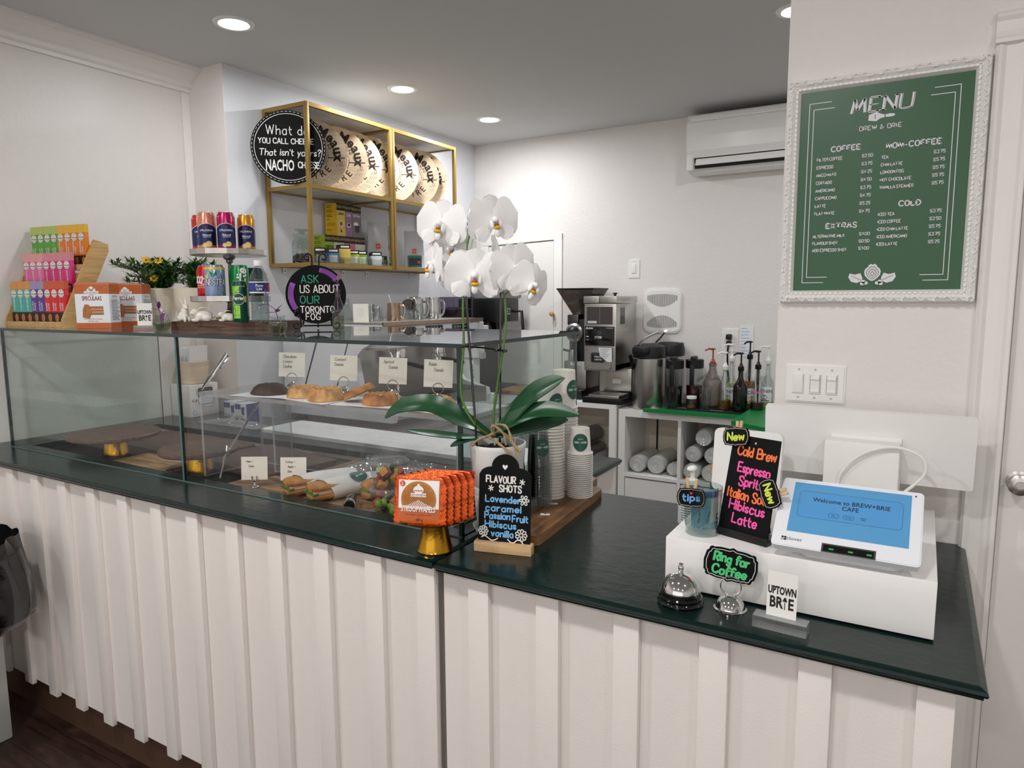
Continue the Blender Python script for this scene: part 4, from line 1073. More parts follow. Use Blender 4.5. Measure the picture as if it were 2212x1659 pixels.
def bunnies():
    def bun(lab, loc, rz, sit, k=1):
        c = T('rabbit_figurine', lab, 'figurine', loc, rz, 'white ceramic rabbits')
        b = B()
        if sit: body = [((0, 0, .02), (.019, .024, .021)), ((0, -.008, .035), (.014, .015, .02)), ((0, -.014, .054), (.011, .013, .012)), ((.014, .006, .012), (.008, .018, .012)), ((-.014, .006, .012), (.008, .018, .012)), ((.008, -.02, .008), (.005, .008, .012)), ((-.008, -.02, .008), (.005, .008, .012)), ((0, .024, .014), (.007, .007, .007)), ((0, -.024, .051), (.006, .006, .006))]
        else: body = [((0, .006, .018), (.019, .028, .018)), ((0, -.02, .03), (.011, .013, .012)), ((.014, .014, .012), (.009, .016, .012)), ((-.014, .014, .012), (.009, .016, .012)), ((.009, -.02, .005), (.005, .012, .006)), ((-.009, -.02, .005), (.005, .012, .006)), ((0, .034, .016), (.007, .007, .007)), ((0, -.03, .028), (.006, .006, .006))]
        me = bpy.data.meshes.new('x')
        for cc, r in body: b.ball([v*k for v in cc], [v*k for v in r], 'bunny', n=14, k=10)
        o = b.done('body', c); md = o.modifiers.new('fuse', 'REMESH'); md.mode = 'VOXEL'; md.voxel_size = .0016; md.use_smooth_shade = True
        sm = o.modifiers.new('soften', 'SMOOTH'); sm.iterations = 6
        for s in (1, -1):
            b = B()
            if sit: b.tube([(s*.005*k, -.012*k, .06*k), (s*.008*k, -.004*k, .075*k), (s*.011*k, .004*k, .09*k)], [.003*k, .0045*k, .0018*k], 'bunny', sq=.5)
            else: b.tube([(s*.005*k, -.014*k, .037*k), (s*.008*k, .0, .045*k), (s*.01*k, .016*k, .044*k)], [.003*k, .0048*k, .002*k], 'bunny', sq=.5)
            b.done('ear', c)
            b = B(); b.ball((s*.0085*k, (-.019 if sit else -.026)*k, (.057 if sit else .033)*k), .0013*k, 'ink', n=8, k=5); b.done('eye', c)
    bun('white ceramic rabbit sitting up with raised ears', (-2.202, 1.519, ZB), 85, True, .9)
    bun('white ceramic rabbit crouching beside the sitting one', (-2.12, 1.53, ZB), -30, False, 1.05)
    bun('white ceramic rabbit half hidden behind the green slim can', (-2.045, 1.57, ZB), -25, False, .8)
    b = B(); b.lathe([(0, 0), (.022, 0), (.024, .002), (.024, .01), (.022, .012), (0, .012)], 'bamboo')
    tag(b.done('wooden_disc', None, (-2.135, 1.625, ZB)), 'pale wooden disc behind the crouching rabbit', 'disc')
bunnies()
CANS = {}
for n_, c_ in dict(can_peach='#d98f74', can_magenta='#b01a5e', can_orange='#d9901f', can_red='#c53a34', can_navy='#1f2a5c', can_coke='#c0141c', can_tea='#8a9cc4', can_teal='#3f7fa0', can_green='#0f7a3f', can_perrier='#0e4b3a', can_lime='#8dc44a', can_dkred='#5a1420', can_yellow='#e3c93a').items(): mat(n_, c_, .25, metal=.35, var=.04)
mat('fruit_yellow', '#e2a93c', .5, var=.15); mat('fruit_pale', '#e6cf8f', .5, var=.15); mat('fruit_purple', '#5a2443', .5, var=.2)
def drinks():
    c = T('tiered_stand', 'two-tier hammered metal stand holding the cans', 'tiered stand', (-2.13, 1.66, ZB), 0)
    b = B(); b.lathe([(0, 0), (.05, 0), (.052, .003), (.03, .012), (.016, .04), (.014, .062), (.02, .066), (0, .066)], 'steel_dark'); b.done('foot', c)
    def tray(z, r):
        b = B(); n = 44; vs = []; 
        for q, (rr, zz) in enumerate(((0, z), (r-.002, z), (r, z+.002), (r, z+.02), (r-.003, z+.02), (r-.004, z+.004), (0, z+.004))):
            for i in range(n):
                a = 2*pi*i/n; vs.append(((rr+(.0018*(i % 2) if q in (2, 3) else 0))*cos(a), (rr+(.0018*(i % 2) if q in (2, 3) else 0))*sin(a), zz))
        b.add(vs, [(q*n+i, q*n+(i+1) % n, (q+1)*n+(i+1) % n, (q+1)*n+i) for q in range(6) for i in range(n)], 'steel'); b.done('tray', c)
    tray(.066, .132); tray(.226, .126)
    b = B(); b.lathe([(.006, .07), (.006, .2), (.012, .204), (.012, .212), (.02, .218), (.02, .226)], 'steel_dark'); b.done('stem', c)
    z1, z2 = ZB+.0706, ZB+.2306
    def can(lab, loc, rz, r, H, cols, deco):
        o = T('drink_can', lab, 'drink can', loc, rz, 'drink cans on and by the tiered stand')
        b = B(); b.lathe([(0, .002), (r*.78, .002), (r*.82, 0), (r*.9, .004), (r, .012), (r, H-.014), (r*.84, H-.003), (r*.84, H)], cols); b.warp = cylwrap(r); deco(b, r, H); b.warp = None; b.done('can_body', o)
        b = B(); b.lathe([(r*.84, H-.001), (r*.845, H), (r*.8, H+.001), (r*.77, H-.003), (0, H-.003)], 'steel'); b.box((0, -r*.2, H-.002), (.012, .022, .001), 'steel', bev=.0004); b.done('can_top', o)
    def band(b, w0, w1, y0, y1, z, m, n=14): b.quad(w0, y0, w1, y1, z, m, nx=n)
    def pell(fm, base):
        def f(b, r, H):
            w = pi*r
            n = 20; vs = []
            for i in range(n+1):
                x = -w*.62+1.24*w*i/n; t = .086+.012*cos(x/w*3.6*1.2)
                vs += [(x, .03+.004*cos(x*120), .0002), (x, t, .0002)]
            b.add(vs, [(2*i, 2*i+2, 2*i+3, 2*i+1) for i in range(n)], 'can_navy')
            b.ribbon([(-w*.62+1.24*w*i/n, .087+.012*cos((-w*.62+1.24*w*i/n)/w*4.3)) for i in range(n+1)], .0016, .0005, 'white', None, False)
            b.poly([(.0045*cos(pi/2+k*pi/5)*(1 if k % 2 == 0 else .42), .086+.0045*sin(pi/2+k*pi/5)*(1 if k % 2 == 0 else .42)) for k in range(10)], .0007, 'can_coke')
            b.text('S.PELLEGRINO', .0062, .0006, 'white', None, 0, .073, sx=.8, bold=.01); b.hand('Naturali', .007, .0009, .0006, 'white', None, 0, .057, fit=.026, shear=.2); b.text('ARANCIATA', .003, .0006, 'white', None, 0, .052)
            for x, y, rr in ((.006, .03, .011), (-.006, .026, .009)):
                b.ell(x, y, rr, rr, .0006+rr*.02, fm, n=18); b.ell(x, y, rr*.8, rr*.8, .0008+rr*.02, 'fruit_pale', n=18)
            b.text('INGREDIENTS', .0028, .0006, 'white', None, -.034, .12); 
            for i in range(7): b.quad(.016, .108+.0035*i, .03, .1095+.0035*i, .0006, 'fruit_pale')
        return f
    Q = lambda a, d, z: (-2.13+.615*a-.789*d, 1.66+.789*a+.615*d, z)
    can('peach slim can of sparkling juice on the upper tier', Q(-.066, -.05, z2), 50, .029, .137, 'can_peach', pell('fruit_yellow', 0))
    can('magenta slim can of sparkling juice on the upper tier', Q(-.005, -.075, z2), 52, .029, .137, 'can_magenta', pell('fruit_purple', 0))
    can('orange slim can of sparkling juice at the right of the upper tier', Q(.06, -.04, z2), 47, .029, .134, 'can_orange', pell('fruit_yellow', 0))
    can('red slim can at the left of the upper tier behind the peach one', Q(-.088, .02, z2), 58, .029, .134, 'can_red', pell('fruit_yellow', 0))
    can('dark red can at the back of the upper tier', Q(.06, .05, z2), 40, .029, .12, 'can_dkred', lambda b, r, H: None)
    def coke(b, r, H):
        b.hand('Coca-Cola', .034, .004, .0006, 'white', None, -.004, .062, fit=.1, shear=.15, sp=1.4)
        b.ribbon([(-.05+.1*i/12, .058+.004*sin(i*.6)) for i in range(13)], .002, .0006, 'white'); b.text('ORIGINAL TASTE', .005, .0006, 'white', None, 0, .05); b.text('GOUT ORIGINAL', .005, .0006, 'white', None, 0, .043)
        b.quad(-.045, .012, .045, .0135, .0006, 'white', nx=10)
    can('red cola can with white script on the lower tier', Q(-.077, .015, z1), 35, .033, .12, 'can_coke', coke)
    def tea(b, r, H):
        b.quad(-.06, .104, .06, .112, .0004, 'can_yellow', nx=14)
        b.poly([(-.02, .1), (.01, .09), (-.03, .06), (-.035, .085)], .0005, 'can_yellow')
        b.hand('NESTEA', .02, .0045, .0012, 'can_navy', None, .0, .052, fit=.062, shear=.1); b.hand('NESTEA', .02, .002, .0018, 'white', None, .0, .052, fit=.062, shear=.1)
        for q in ([(-.012, .078), (-.02, .1), (-.006, .092)], [(-.01, .078), (.004, .102), (.006, .085)], [(-.008, .077), (.02, .084), (.008, .076)]): b.poly(q, .0008, 'can_green')
        b.poly([(0, .045), (.024, .04), (.01, .022)], .0006, 'can_lime'); b.poly([(.02, .09), (.04, .098), (.022, .07)], .0005, 'can_navy')
    can('blue and yellow iced tea can on the lower tier', Q(-.05, -.074, z1), 56, .033, .12, 'can_tea', tea)
    def spr(b, r, H): b.hand('Sprite', .03, .0065, .0006, 'white', TR(.012, .02, 0) @ RZ(84), 0, 0, 'l', fit=.085, shear=.12)
    can('green soda can with white upright lettering on the lower tier', Q(.028, -.06, z1), 58, .033, .12, 'can_green', spr)
    can('dark green can at the back right of the lower tier', Q(.078, .03, z1), 48, .033, .115, 'can_perrier', lambda b, r, H: None)
    def per(b, r, H):
        b.quad(-.026, .012, -.002, H-.016, .0003, 'can_lime', nx=6)
        rnd = random.Random(1)
        for i in range(40): b.ell(rnd.uniform(-.025, -.003), rnd.uniform(.02, .12), .0009, .0018, .0008, 'can_perrier', n=6)
        b.ell(-.006, .075, .021, .021, .001, 'can_perrier', n=26); b.ell(-.006, .075, .019, .019, .0016, 'white', n=26); b.ell(-.006, .075, .0175, .0175, .002, 'can_perrier', n=26)
        b.poly([(.012, .066), (.02, .064), (.02, .086), (.012, .083)], .001, 'can_yellow')
        b.hand('Perrier', .011, .0018, .0028, 'white', None, -.006, .073, fit=.032); b.text('SLIM CAN', .0035, .001, 'white', None, .006, .115)
        for i in range(16): b.quad(.024, .02+.006*i, .036, .0215+.006*i, .0006, 'white')
    can('slim green sparkling water can standing on the plank before the stand', (-1.958, 1.56, ZB), 52, .0265, .134, 'can_perrier', per)
    # water bottle
    c = T('water_bottle', 'clear plastic water bottle with a blue label on the plank', 'water bottle', (-1.884, 1.578, ZB), 50)
    pr = [(0, .004), (.02, 0), (.026, .003), (.029, .012)]
    for i in range(7): pr += [(.0295, .016+.0105*i), (.027, .0205+.0105*i)]
    pr += [(.031, .094), (.031, .132), (.0295, .134), (.03, .138), (.026, .155), (.015, .174), (.0125, .18), (.0125, .188)]
    b = B(); b.lathe(pr, 'clear_thick'); b.done('bottle', c)
    b = B(); b.lathe([(0, .006), (.024, .006), (.027, .014), (.027, .09), (.029, .095), (.029, .133), (.024, .153), (.014, .172), (0, .172)], 'clear'); b.done('water', c)
    b = B(); b.open = 1; b.lathe([(.0316, .096), (.0316, .13)], 'box_blue'); b.warp = cylwrap(.0318); b.quad(-.09, .094, .09, .098, .0001, 'white', nx=20); b.quad(-.09, .128, .09, .131, .0001, 'white', nx=20); b.ell(0, .113, .02, .015, .0003, 'can_navy', n=24); b.quad(.032, .1, .06, .126, .0003, 'marker_red', nx=4)
    b.text('Pure', .0085, .0006, 'white', None, 0, .1145, bold=.015); b.text('Life', .0085, .0006, 'white', None, 0, .103, bold=.015); b.done('label', c)
    b = B(); b.lathe([(.0142, .182), (.0145, .184), (.0145, .198), (.0135, .2), (0, .2)], 'white'); b.done('cap', c)
drinks()
def round_sign():
    x, y, rz = -1.825, 1.77, 44
    e = T('plate_easel', 'black iron scroll easel on the glass holding the round chalk sign', 'easel', (x, y, ZT), rz)
    b = B()
    sp = lambda cx, cz, r, a0, a1, yy, k=1: [(cx+(r*(1-.55*i/13))*cos(radians(a0+(a1-a0)*i/13)), yy, cz+(r*(1-.55*i/13))*sin(radians(a0+(a1-a0)*i/13))) for i in range(14)]
    for s in (1, -1):
        b.tube([(s*.012, .04, .22), (s*.012, .042, .24)]+[(s*p[0], p[1], p[2]) for p in sp(.027, .25, .015, 180, -140, .04)], .0032, 'iron')
        b.tube([(s*.012, .04, .22), (s*.03, .035, .12), (s*.05, .03, .012)], .0032, 'iron')
        b.tube([(s*.05, .03, .013), (s*.052, -.01, .011), (s*.052, -.042, .012), (s*.052, -.05, .03), (s*.054, -.048, .045)], .0032, 'iron')
        b.tube([(s*p[0], p[1], p[2]) for p in sp(.066, .016, .013, 200, 540, -.05)], .003, 'iron')
        b.tube([(s*p[0], p[1], p[2]) for p in sp(.062, .055, .013, 160, -180, -.05)], .003, 'iron')
    b.tube([(-.05, .03, .012), (.05, .03, .012)], .003, 'iron'); b.tube([(-.012, .04, .2), (.012, .04, .2)], .003, 'iron'); b.tube([(0, .04, .2), (0, .075, .004)], .003, 'iron')
    b.done('scroll_frame', e)
    b = B(TR(0, -.014, .121) @ RX(-9) @ UP); r = .101; b.prism(circ(r, 56), -.003, .003, 'chalkboard')
    z = .0034
    for t, yy, m, xo in (('ASK', .04, 'chalk_green', -.02), ('US ABOUT', .006, 'chalk_white', .013), ('OUR', -.032, 'chalk_green', -.022), ('TORONTO', -.064, 'chalk_white', .003), ('FOG', -.088, 'chalk_white', -.012)):
        b.hand(t, .025 if yy > -.05 else .021, .0032, z, m, None, xo, yy, 'c', 2.3, .4, 1.0, fit={'ASK': .056, 'US ABOUT': .13, 'OUR': .062, 'TORONTO': .112, 'FOG': .047}[t])
    rnd = random.Random(6)
    for a0, a1 in ((155, 215), (38, 78)):
        for i in range(22):
            a = radians(a0+(a1-a0)*i/21)
            for k in (-1, 0, 1): b.ell((.085+.005*k)*cos(a)*(.99 if a0 > 100 else 1), (.085+.005*k)*sin(a), .005, .003, z+.0002*(k+1), 'lavender', n=7)
    tag(b.done('round_chalk_sign', None, (x, y, ZT), rz), 'round black chalk sign reading ASK US ABOUT OUR TORONTO FOG', 'sign')
round_sign()
# ================================================================ right-hand counter: board, cups, orchid, signs, till
def cup_board():
    b = B(); o = rrect(.15, .47, .02); b.prism(o, 0, .024, 'acacia')
    b.prism([(-.02, .23), (.025, .23), (.022, .33), (.005, .345), (-.02, .33)], 0, .024, 'acacia')
    b.ell(.005, .31, .006, .008, .0243, 'black_matte', n=14)
    tag(b.done('serving_board', None, (-.838, 1.615, ZC+.0004), 4), 'brown acacia board with a handle under the pot and cup stacks', 'serving board')
cup_board()
for _x, _y, _l in ((-.81, 1.545, 'small white price label on the acacia board beside the clear cups'), (-.822, 1.405, 'small white price label on the acacia board beside the flavour sign'), (-.835, 1.64, 'small white price label on the acacia board before the middle cup stack')):
    _b = B(); _b.rng((-.012, -.007, 0), (.012, .007, .0006), 'paper'); _b.text('$', .008, .0009, 'ink'); tag(_b.done('price_label', None, (_x, _y, ZC+.0248), 20), _l, 'label', 'price labels on the acacia board')
ZK = ZC+.0245
def cups():
    mat('cup_white', '#ece8e0', .6, var=.01)
    def proto(name, lab, loc, r0, r1, H, grp, clear=False, logo=0):
        c = T(name, lab, 'cup', loc, 0, grp)
        m = 'clear' if clear else 'cup_white'
        b = B(); t = .0035
        # upside down: rim at z=0, base at z=H
        b.lathe([(r1-.001, t), (r1+.0025, t*.9), (r1+.003, t*.4), (r1+.002, 0), (r1-.001, .0005)], m, n=32); b.done('rim', c)
        b = B(); b.lathe([(r1-.0012, .003), (r1-.003, .0055), (r0, H-.001), (r0-.0015, H), (r0-.003, H), (r0-.004, H-.006), (0, H-.006)], m, n=32)
        b.done('cup_wall', c)
        return c
    def logo(c, r0, r1, H, rz, zc, rx, ry):
        b = B(RZ(rz)); rr = lambda y: r1+(r0-r1)*y/H
        b.warp = cylwrap(rr)
        n = 30; vs = [(0, zc, .0008)]; k = 6
        fs = []
        for j in range(1, k+1):
            vs += [(rx*j/k*cos(2*pi*i/n), zc+ry*j/k*sin(2*pi*i/n), .0008) for i in range(n)]
        fs = [(0, 1+i, 1+(i+1) % n) for i in range(n)]
        for j in range(k-1): fs += [(1+j*n+i, 1+(j+1)*n+i, 1+(j+1)*n+(i+1) % n, 1+j*n+(i+1) % n) for i in range(n)]
        b.add(vs, fs, 'sticker_green')
        # lettering reads upside down because the cup is
        M = TR(0, zc, 0) @ RZ(180)
        b.hand('BREW + BRIE', ry*.2, ry*.035, .0012, 'sticker_text', M, 0, -ry*.1, fit=rx*1.55); b.hand('CAFE', ry*.09, ry*.02, .0012, 'sticker_text', M, 0, -ry*.42, fit=rx*.6)
        b.done('sticker', c)
    def stack(lab, x, y, z, n, pitch, r0, r1, H, grp, clear=False, logos=None):
        top = None
        nm = 'plastic_cup' if clear else 'paper_cup'
        p = proto(nm, lab+', nested below the top cup', (x, y, z), r0, r1, H, grp, clear)
        for i in range(1, n-1): dup(p, (x+0, y, z+i*pitch))
        t = dup(p, (x, y, z+(n-1)*pitch), label='top cup of '+lab[lab.index('the '):])
        if logos: logo(t, *logos)
    random.seed(3)
    stack('white paper cup in the tallest stack at the back', -.884, 1.802, ZK, 28, .0088, .0325, .0385, .11, 'tallest stack of paper cups', False, (.0325, .0385, .11, 78, .055, .024, .028))
    stack('white paper cup in the middle stack of paper cups', -.878, 1.703, ZK, 26, .0086, .0325, .0385, .105, 'middle stack of paper cups', False, (.0325, .0385, .105, 62, .052, .024, .028))
    stack('white paper cup in the short stack nearest the board handle', -.806, 1.748, ZK, 22, .0058, .0255, .033, .073, 'short stack of small paper cups', False, (.0255, .033, .073, 26, .036, .0215, .024))
    stack('clear plastic cup in the stack by the sign', -.862, 1.607, ZK, 16, .0075, .025, .0335, .1, 'stack of clear cups beside the sign', True, (.025, .0335, .1, 50, .052, .02, .024))
    stack('clear plastic cup in the stack behind the orchid pot', -.895, 1.53, ZK, 15, .0075, .025, .0335, .1, 'stack of clear cups behind the pot', True, (.025, .0335, .1, 45, .052, .02, .024))
cups()
def orchid():
    c = T('potted_orchid', 'white orchid with two flower spikes in a ribbed white pot', 'orchid', (-.857, 1.392, ZK), 0)
    Mx = TR(.857, -1.392, -ZK)
    b = B(); pr = [(0, 0), (.044, 0), (.048, .002), (.05, .01)]
    for i in range(5): z = .028+.02*i; r = .05+.016*z/.2; pr += [(r, z), (r-.0012, z+.002), (r+.0006, z+.004)]
    pr += [(.0655, .2), (.068, .206), (.067, .213), (.064, .213), (.062, .2), (.06, .17), (0, .17)]
    b.lathe(pr, 'white_gloss', n=56); b.done('pot', c)
    b = B(); b.lathe([(0, 0), (.056, 0), (.062, .012), (.058, .012), (.05, .004), (0, .004)], 'white_gloss', n=40); b.M = TR(0, 0, .0); b.done('saucer', c)
    rnd = random.Random(17); b = B(); b.lathe([(0, .196), (.03, .199), (.0615, .19)], 'soil')
    for i in range(50):
        a = rnd.uniform(0, 6.28); r = rnd.uniform(0, .055); b.box((0, 0, 0), (rnd.uniform(.008, .02), .008, .006), 'soil', TR(r*cos(a), r*sin(a), .198) @ RZ(rnd.uniform(0, 180)) @ RX(rnd.uniform(-40, 40)))
    b.done('bark', c)
    def blade(pts, w, up, fold=.25, m='leaf', th=.0022):
        P = [Vector(p) for p in smooth([tuple(p) for p in pts], 8)]; N = len(P)
        b = B(Mx); top = []; k = 6
        for i, p in enumerate(P):
            t = i/(N-1); d = (P[min(i+1, N-1)]-P[max(i-1, 0)]).normalized()
            s = d.cross(Vector(up)).normalized(); nn = s.cross(d).normalized()
            ww = w*(min(1, .35+t*2.2) if t < .3 else 1)*(1 if t < .62 else max(.02, 1-((t-.62)/.38)**2.4))
            for j in range(k+1):
                q = -1+2*j/k; top.append(p+s*ww*q+nn*(ww*fold*abs(q)**1.3))
        vs = top+[v-Vector(up)*th for v in top]; M = len(top)
        fs = []
        for i in range(N-1):
            for j in range(k):
                a = i*(k+1)+j; fs += [(a, a+1, a+k+2, a+k+1), (M+a, M+a+k+1, M+a+k+2, M+a+1)]
            a = i*(k+1); fs += [(a, a+k+1, M+a+k+1, M+a), (a+k, M+a+k, M+a+2*k+1, a+2*k+1)]
        b.add(vs, fs, m, smooth=True); b.done('leaf', c)
    base = (-.875, 1.392, 1.222)
    blade([base, (-.915, 1.34, 1.262), (-.98, 1.302, 1.3), (-1.06, 1.29, 1.292), (-1.112, 1.285, 1.262)], .026, (.1, -.62, .78))
    blade([base, (-.83, 1.42, 1.27), (-.775, 1.43, 1.325), (-.705, 1.44, 1.365)], .033, (-.35, -.75, .6))
    blade([base, (-.82, 1.40, 1.262), (-.74, 1.405, 1.292), (-.648, 1.4, 1.288)], .022, (0, -.75, .66))
    blade([base, (-.905, 1.335, 1.226), (-.96, 1.3, 1.233), (-1.045, 1.285, 1.238)], .015, (0, -.3, .95), .1)
    blade([base, (-.83, 1.42, 1.235), (-.77, 1.45, 1.25), (-.71, 1.47, 1.262)], .028, (0, -.6, .8))
    blade([base, (-.9, 1.33, 1.222), (-.93, 1.3, 1.208)], .014, (0, -.3, .95), .1)
    for pts in ([(-.866, 1.38, 1.22), (-.84, 1.36, 1.252), (-.81, 1.35, 1.255), (-.785, 1.345, 1.225), (-.77, 1.345, 1.2)], [(-.87, 1.38, 1.22), (-.85, 1.35, 1.235), (-.835, 1.34, 1.255), (-.815, 1.345, 1.24), (-.805, 1.346, 1.218)],
                [(-.87, 1.37, 1.22), (-.845, 1.345, 1.228), (-.81, 1.34, 1.212), (-.785, 1.345, 1.19), (-.772, 1.352, 1.15), (-.768, 1.355, 1.115)], [(-.86, 1.38, 1.22), (-.84, 1.34, 1.24), (-.865, 1.32, 1.225), (-.885, 1.32, 1.205)],
                [(-.86, 1.385, 1.225), (-.83, 1.355, 1.243), (-.805, 1.352, 1.232), (-.79, 1.35, 1.21), (-.768, 1.346, 1.185)]):
        b = B(Mx); q = smooth([tuple((p[0]+rnd.uniform(-.004, .004), p[1], p[2]+rnd.uniform(-.004, .004))) for p in pts], 6); b.tube(q, [.0028+.0009*sin(i*1.3) for i in range(len(q))], 'root', n=7); b.done('root', c)
    S1 = [(-.875, 1.385, 1.222), (-.893, 1.345, 1.258), (-.921, 1.335, 1.327), (-.912, 1.335, 1.441), (-.914, 1.338, 1.547), (-.93, 1.38, 1.64), (-.948, 1.41, 1.68), (-.938, 1.41, 1.705), (-.95, 1.41, 1.725), (-.965, 1.41, 1.726)]
    S2 = [(-.87, 1.395, 1.225), (-.873, 1.4, 1.27), (-.861, 1.4, 1.345), (-.845, 1.4, 1.43), (-.837, 1.4, 1.487), (-.84, 1.4, 1.55), (-.852, 1.4, 1.57), (-.865, 1.41, 1.6), (-.875, 1.42, 1.64), (-.885, 1.42, 1.68)]
    for S in (S1, S2):
        q = smooth(S, 6); b = B(Mx); b.tube(q, [.0032-.0012*i/len(q)+(.0012 if i % 9 == 0 else 0) for i in range(len(q))], 'stem'); b.done('flower_spike', c)
    for a, d in (((-.944, 1.402, 1.64), (-.985, 1.4, 1.655)), ((-.838, 1.4, 1.556), (-.79, 1.395, 1.582)), ((-.87, 1.41, 1.62), (-.82, 1.41, 1.612)), ((-.944, 1.4, 1.63), (-.9, 1.375, 1.612)), ((-.94, 1.41, 1.71), (-.9, 1.41, 1.725)), ((-.95, 1.4, 1.6), (-1.0, 1.4, 1.625))):
        b = B(Mx); b.tube([a, tuple((a[i]+d[i])/2+(.004 if i == 2 else 0) for i in range(3)), d], .0018, 'stem', n=6); b.done('flower_stalk', c)
    for a, d in (((-.888, 1.35, 1.2), (-.904, 1.335, 1.552)), ((-.862, 1.41, 1.2), (-.856, 1.41, 1.6))):
        b = B(Mx); b.tube([a, d], .0028, 'black_gloss'); b.done('support_stick', c)
    b = B(Mx); b.tube([(-.918, 1.333, 1.438), (-.88, 1.37, 1.433), (-.838, 1.405, 1.424)], .002, 'black_gloss')
    for x, y, z in ((-.913, 1.336, 1.438), (-.9, 1.348, 1.436), (-.856, 1.39, 1.427), (-.842, 1.402, 1.425)): b.box((x, y, z), (.008, .012, .008), 'black_gloss', bev=.002)
    b.done('clip', c)
    def petal(b, L, Wd, ang, tilt, cup, m='petal', shape=.5, rot=0, wav=.03):
        """blade from the flower centre; drawn along +z then turned about y by ang"""
        M = RY(ang) @ RX(tilt); n, k = 9, 8; vs = []
        for i in range(n+1):
            t = i/n
            w = Wd*sin(pi*min(1, (.08+.92*t))**(.75+shape*.5))**.62 if t < 1 else .0
            w = Wd*((t+.03)**.55)*(max(0, 1-t**(3.2+shape*2)))**.55
            for j in range(k+1):
                q = -1+2*j/k
                vs.append((q*w, -cup*L*t*t+.15*w*q*q-.002*cos(q*14)*wav*10*t+wav*L*sin(q*5+t*4)*t*.4, L*t))
        b.add(vs, [(i*(k+1)+j, i*(k+1)+j+1, (i+1)*(k+1)+j+1, (i+1)*(k+1)+j) for i in range(n) for j in range(k)], m, M, True)
    def flower(p, rz, rx, ry, s=1, open_=1):
        M = Mx @ TR(*p) @ RZ(rz) @ RX(rx) @ RY(ry) @ SCL(s, s, s)
        b = B(M)
        for an, tl, L, Wd in ((0, -4, .05, .021), (128, 2, .05, .017), (-128, 2, .05, .017)): petal(b, L, Wd*1.25, an, tl-(1-open_)*35, .05)
        f = None
        b.M = M @ TR(0, -.003, 0)
        for an in (78, -78): petal(b, .056, .053, an, -6-(1-open_)*40, .1, shape=.1)
        f = b.done('flower', c)
        b = B(M)
        b.ball((0, -.009, .003), (.006, .008, .006), 'petal', n=12, k=8)
        for sg in (1, -1): b.ball((sg*.009, -.01, -.006), (.004, .006, .009), 'petal', n=10, k=6)
        b.ball((0, -.013, -.007), (.0042, .005, .003), 'orange_brown', n=10, k=6)
        b.ball((0, -.014, -.012), (.007, .006, .0042), 'petal_yellow', n=10, k=6)
        b.ball((0, -.013, -.021), (.006, .004, .009), 'petal', n=10, k=6)
        o = b.done('lip', f)
    flower((-1.012, 1.395, 1.722), 8, 2, 8, 1.24)
    flower((-.873, 1.405, 1.724), 62, 2, -8, 1.24)
    flower((-.885, 1.345, 1.597), 33, 8, 2, 1.3)
    flower((-1.034, 1.39, 1.628), -32, 0, 12, 1.12)
    flower((-.81, 1.395, 1.615), 64, 8, -18, 1.15, .75)
    flower((-.76, 1.385, 1.575), 64, 10, 24, 1.1, .5)
    flower((-.87, 1.43, 1.65), 115, 0, 0, 1.0, .6)
    flower((-.975, 1.42, 1.61), 12, 4, -6, 1.15)
    flower((-1.0, 1.425, 1.672), 14, 20, 0, 1.1)
orchid()
def ribbon_curve(b, pts, w, z, m): b.ribbon(smooth(pts, 5), w, z, m)
def daisy(b, x, y, r, z, n=8, w=.0022):
    for k in range(n):
        a = 2*pi*k/n; ca, sa = cos(a), sin(a)
        o = [(x+ca*r*t-sa*r*.28*q, y+sa*r*t+ca*r*.28*q) for t, q in ((.25, 0), (.6, .75), (.95, .6), (1, 0), (.95, -.6), (.6, -.75), (.25, 0))]
        b.ribbon(smooth(o, 3), w, z, 'chalk_white')
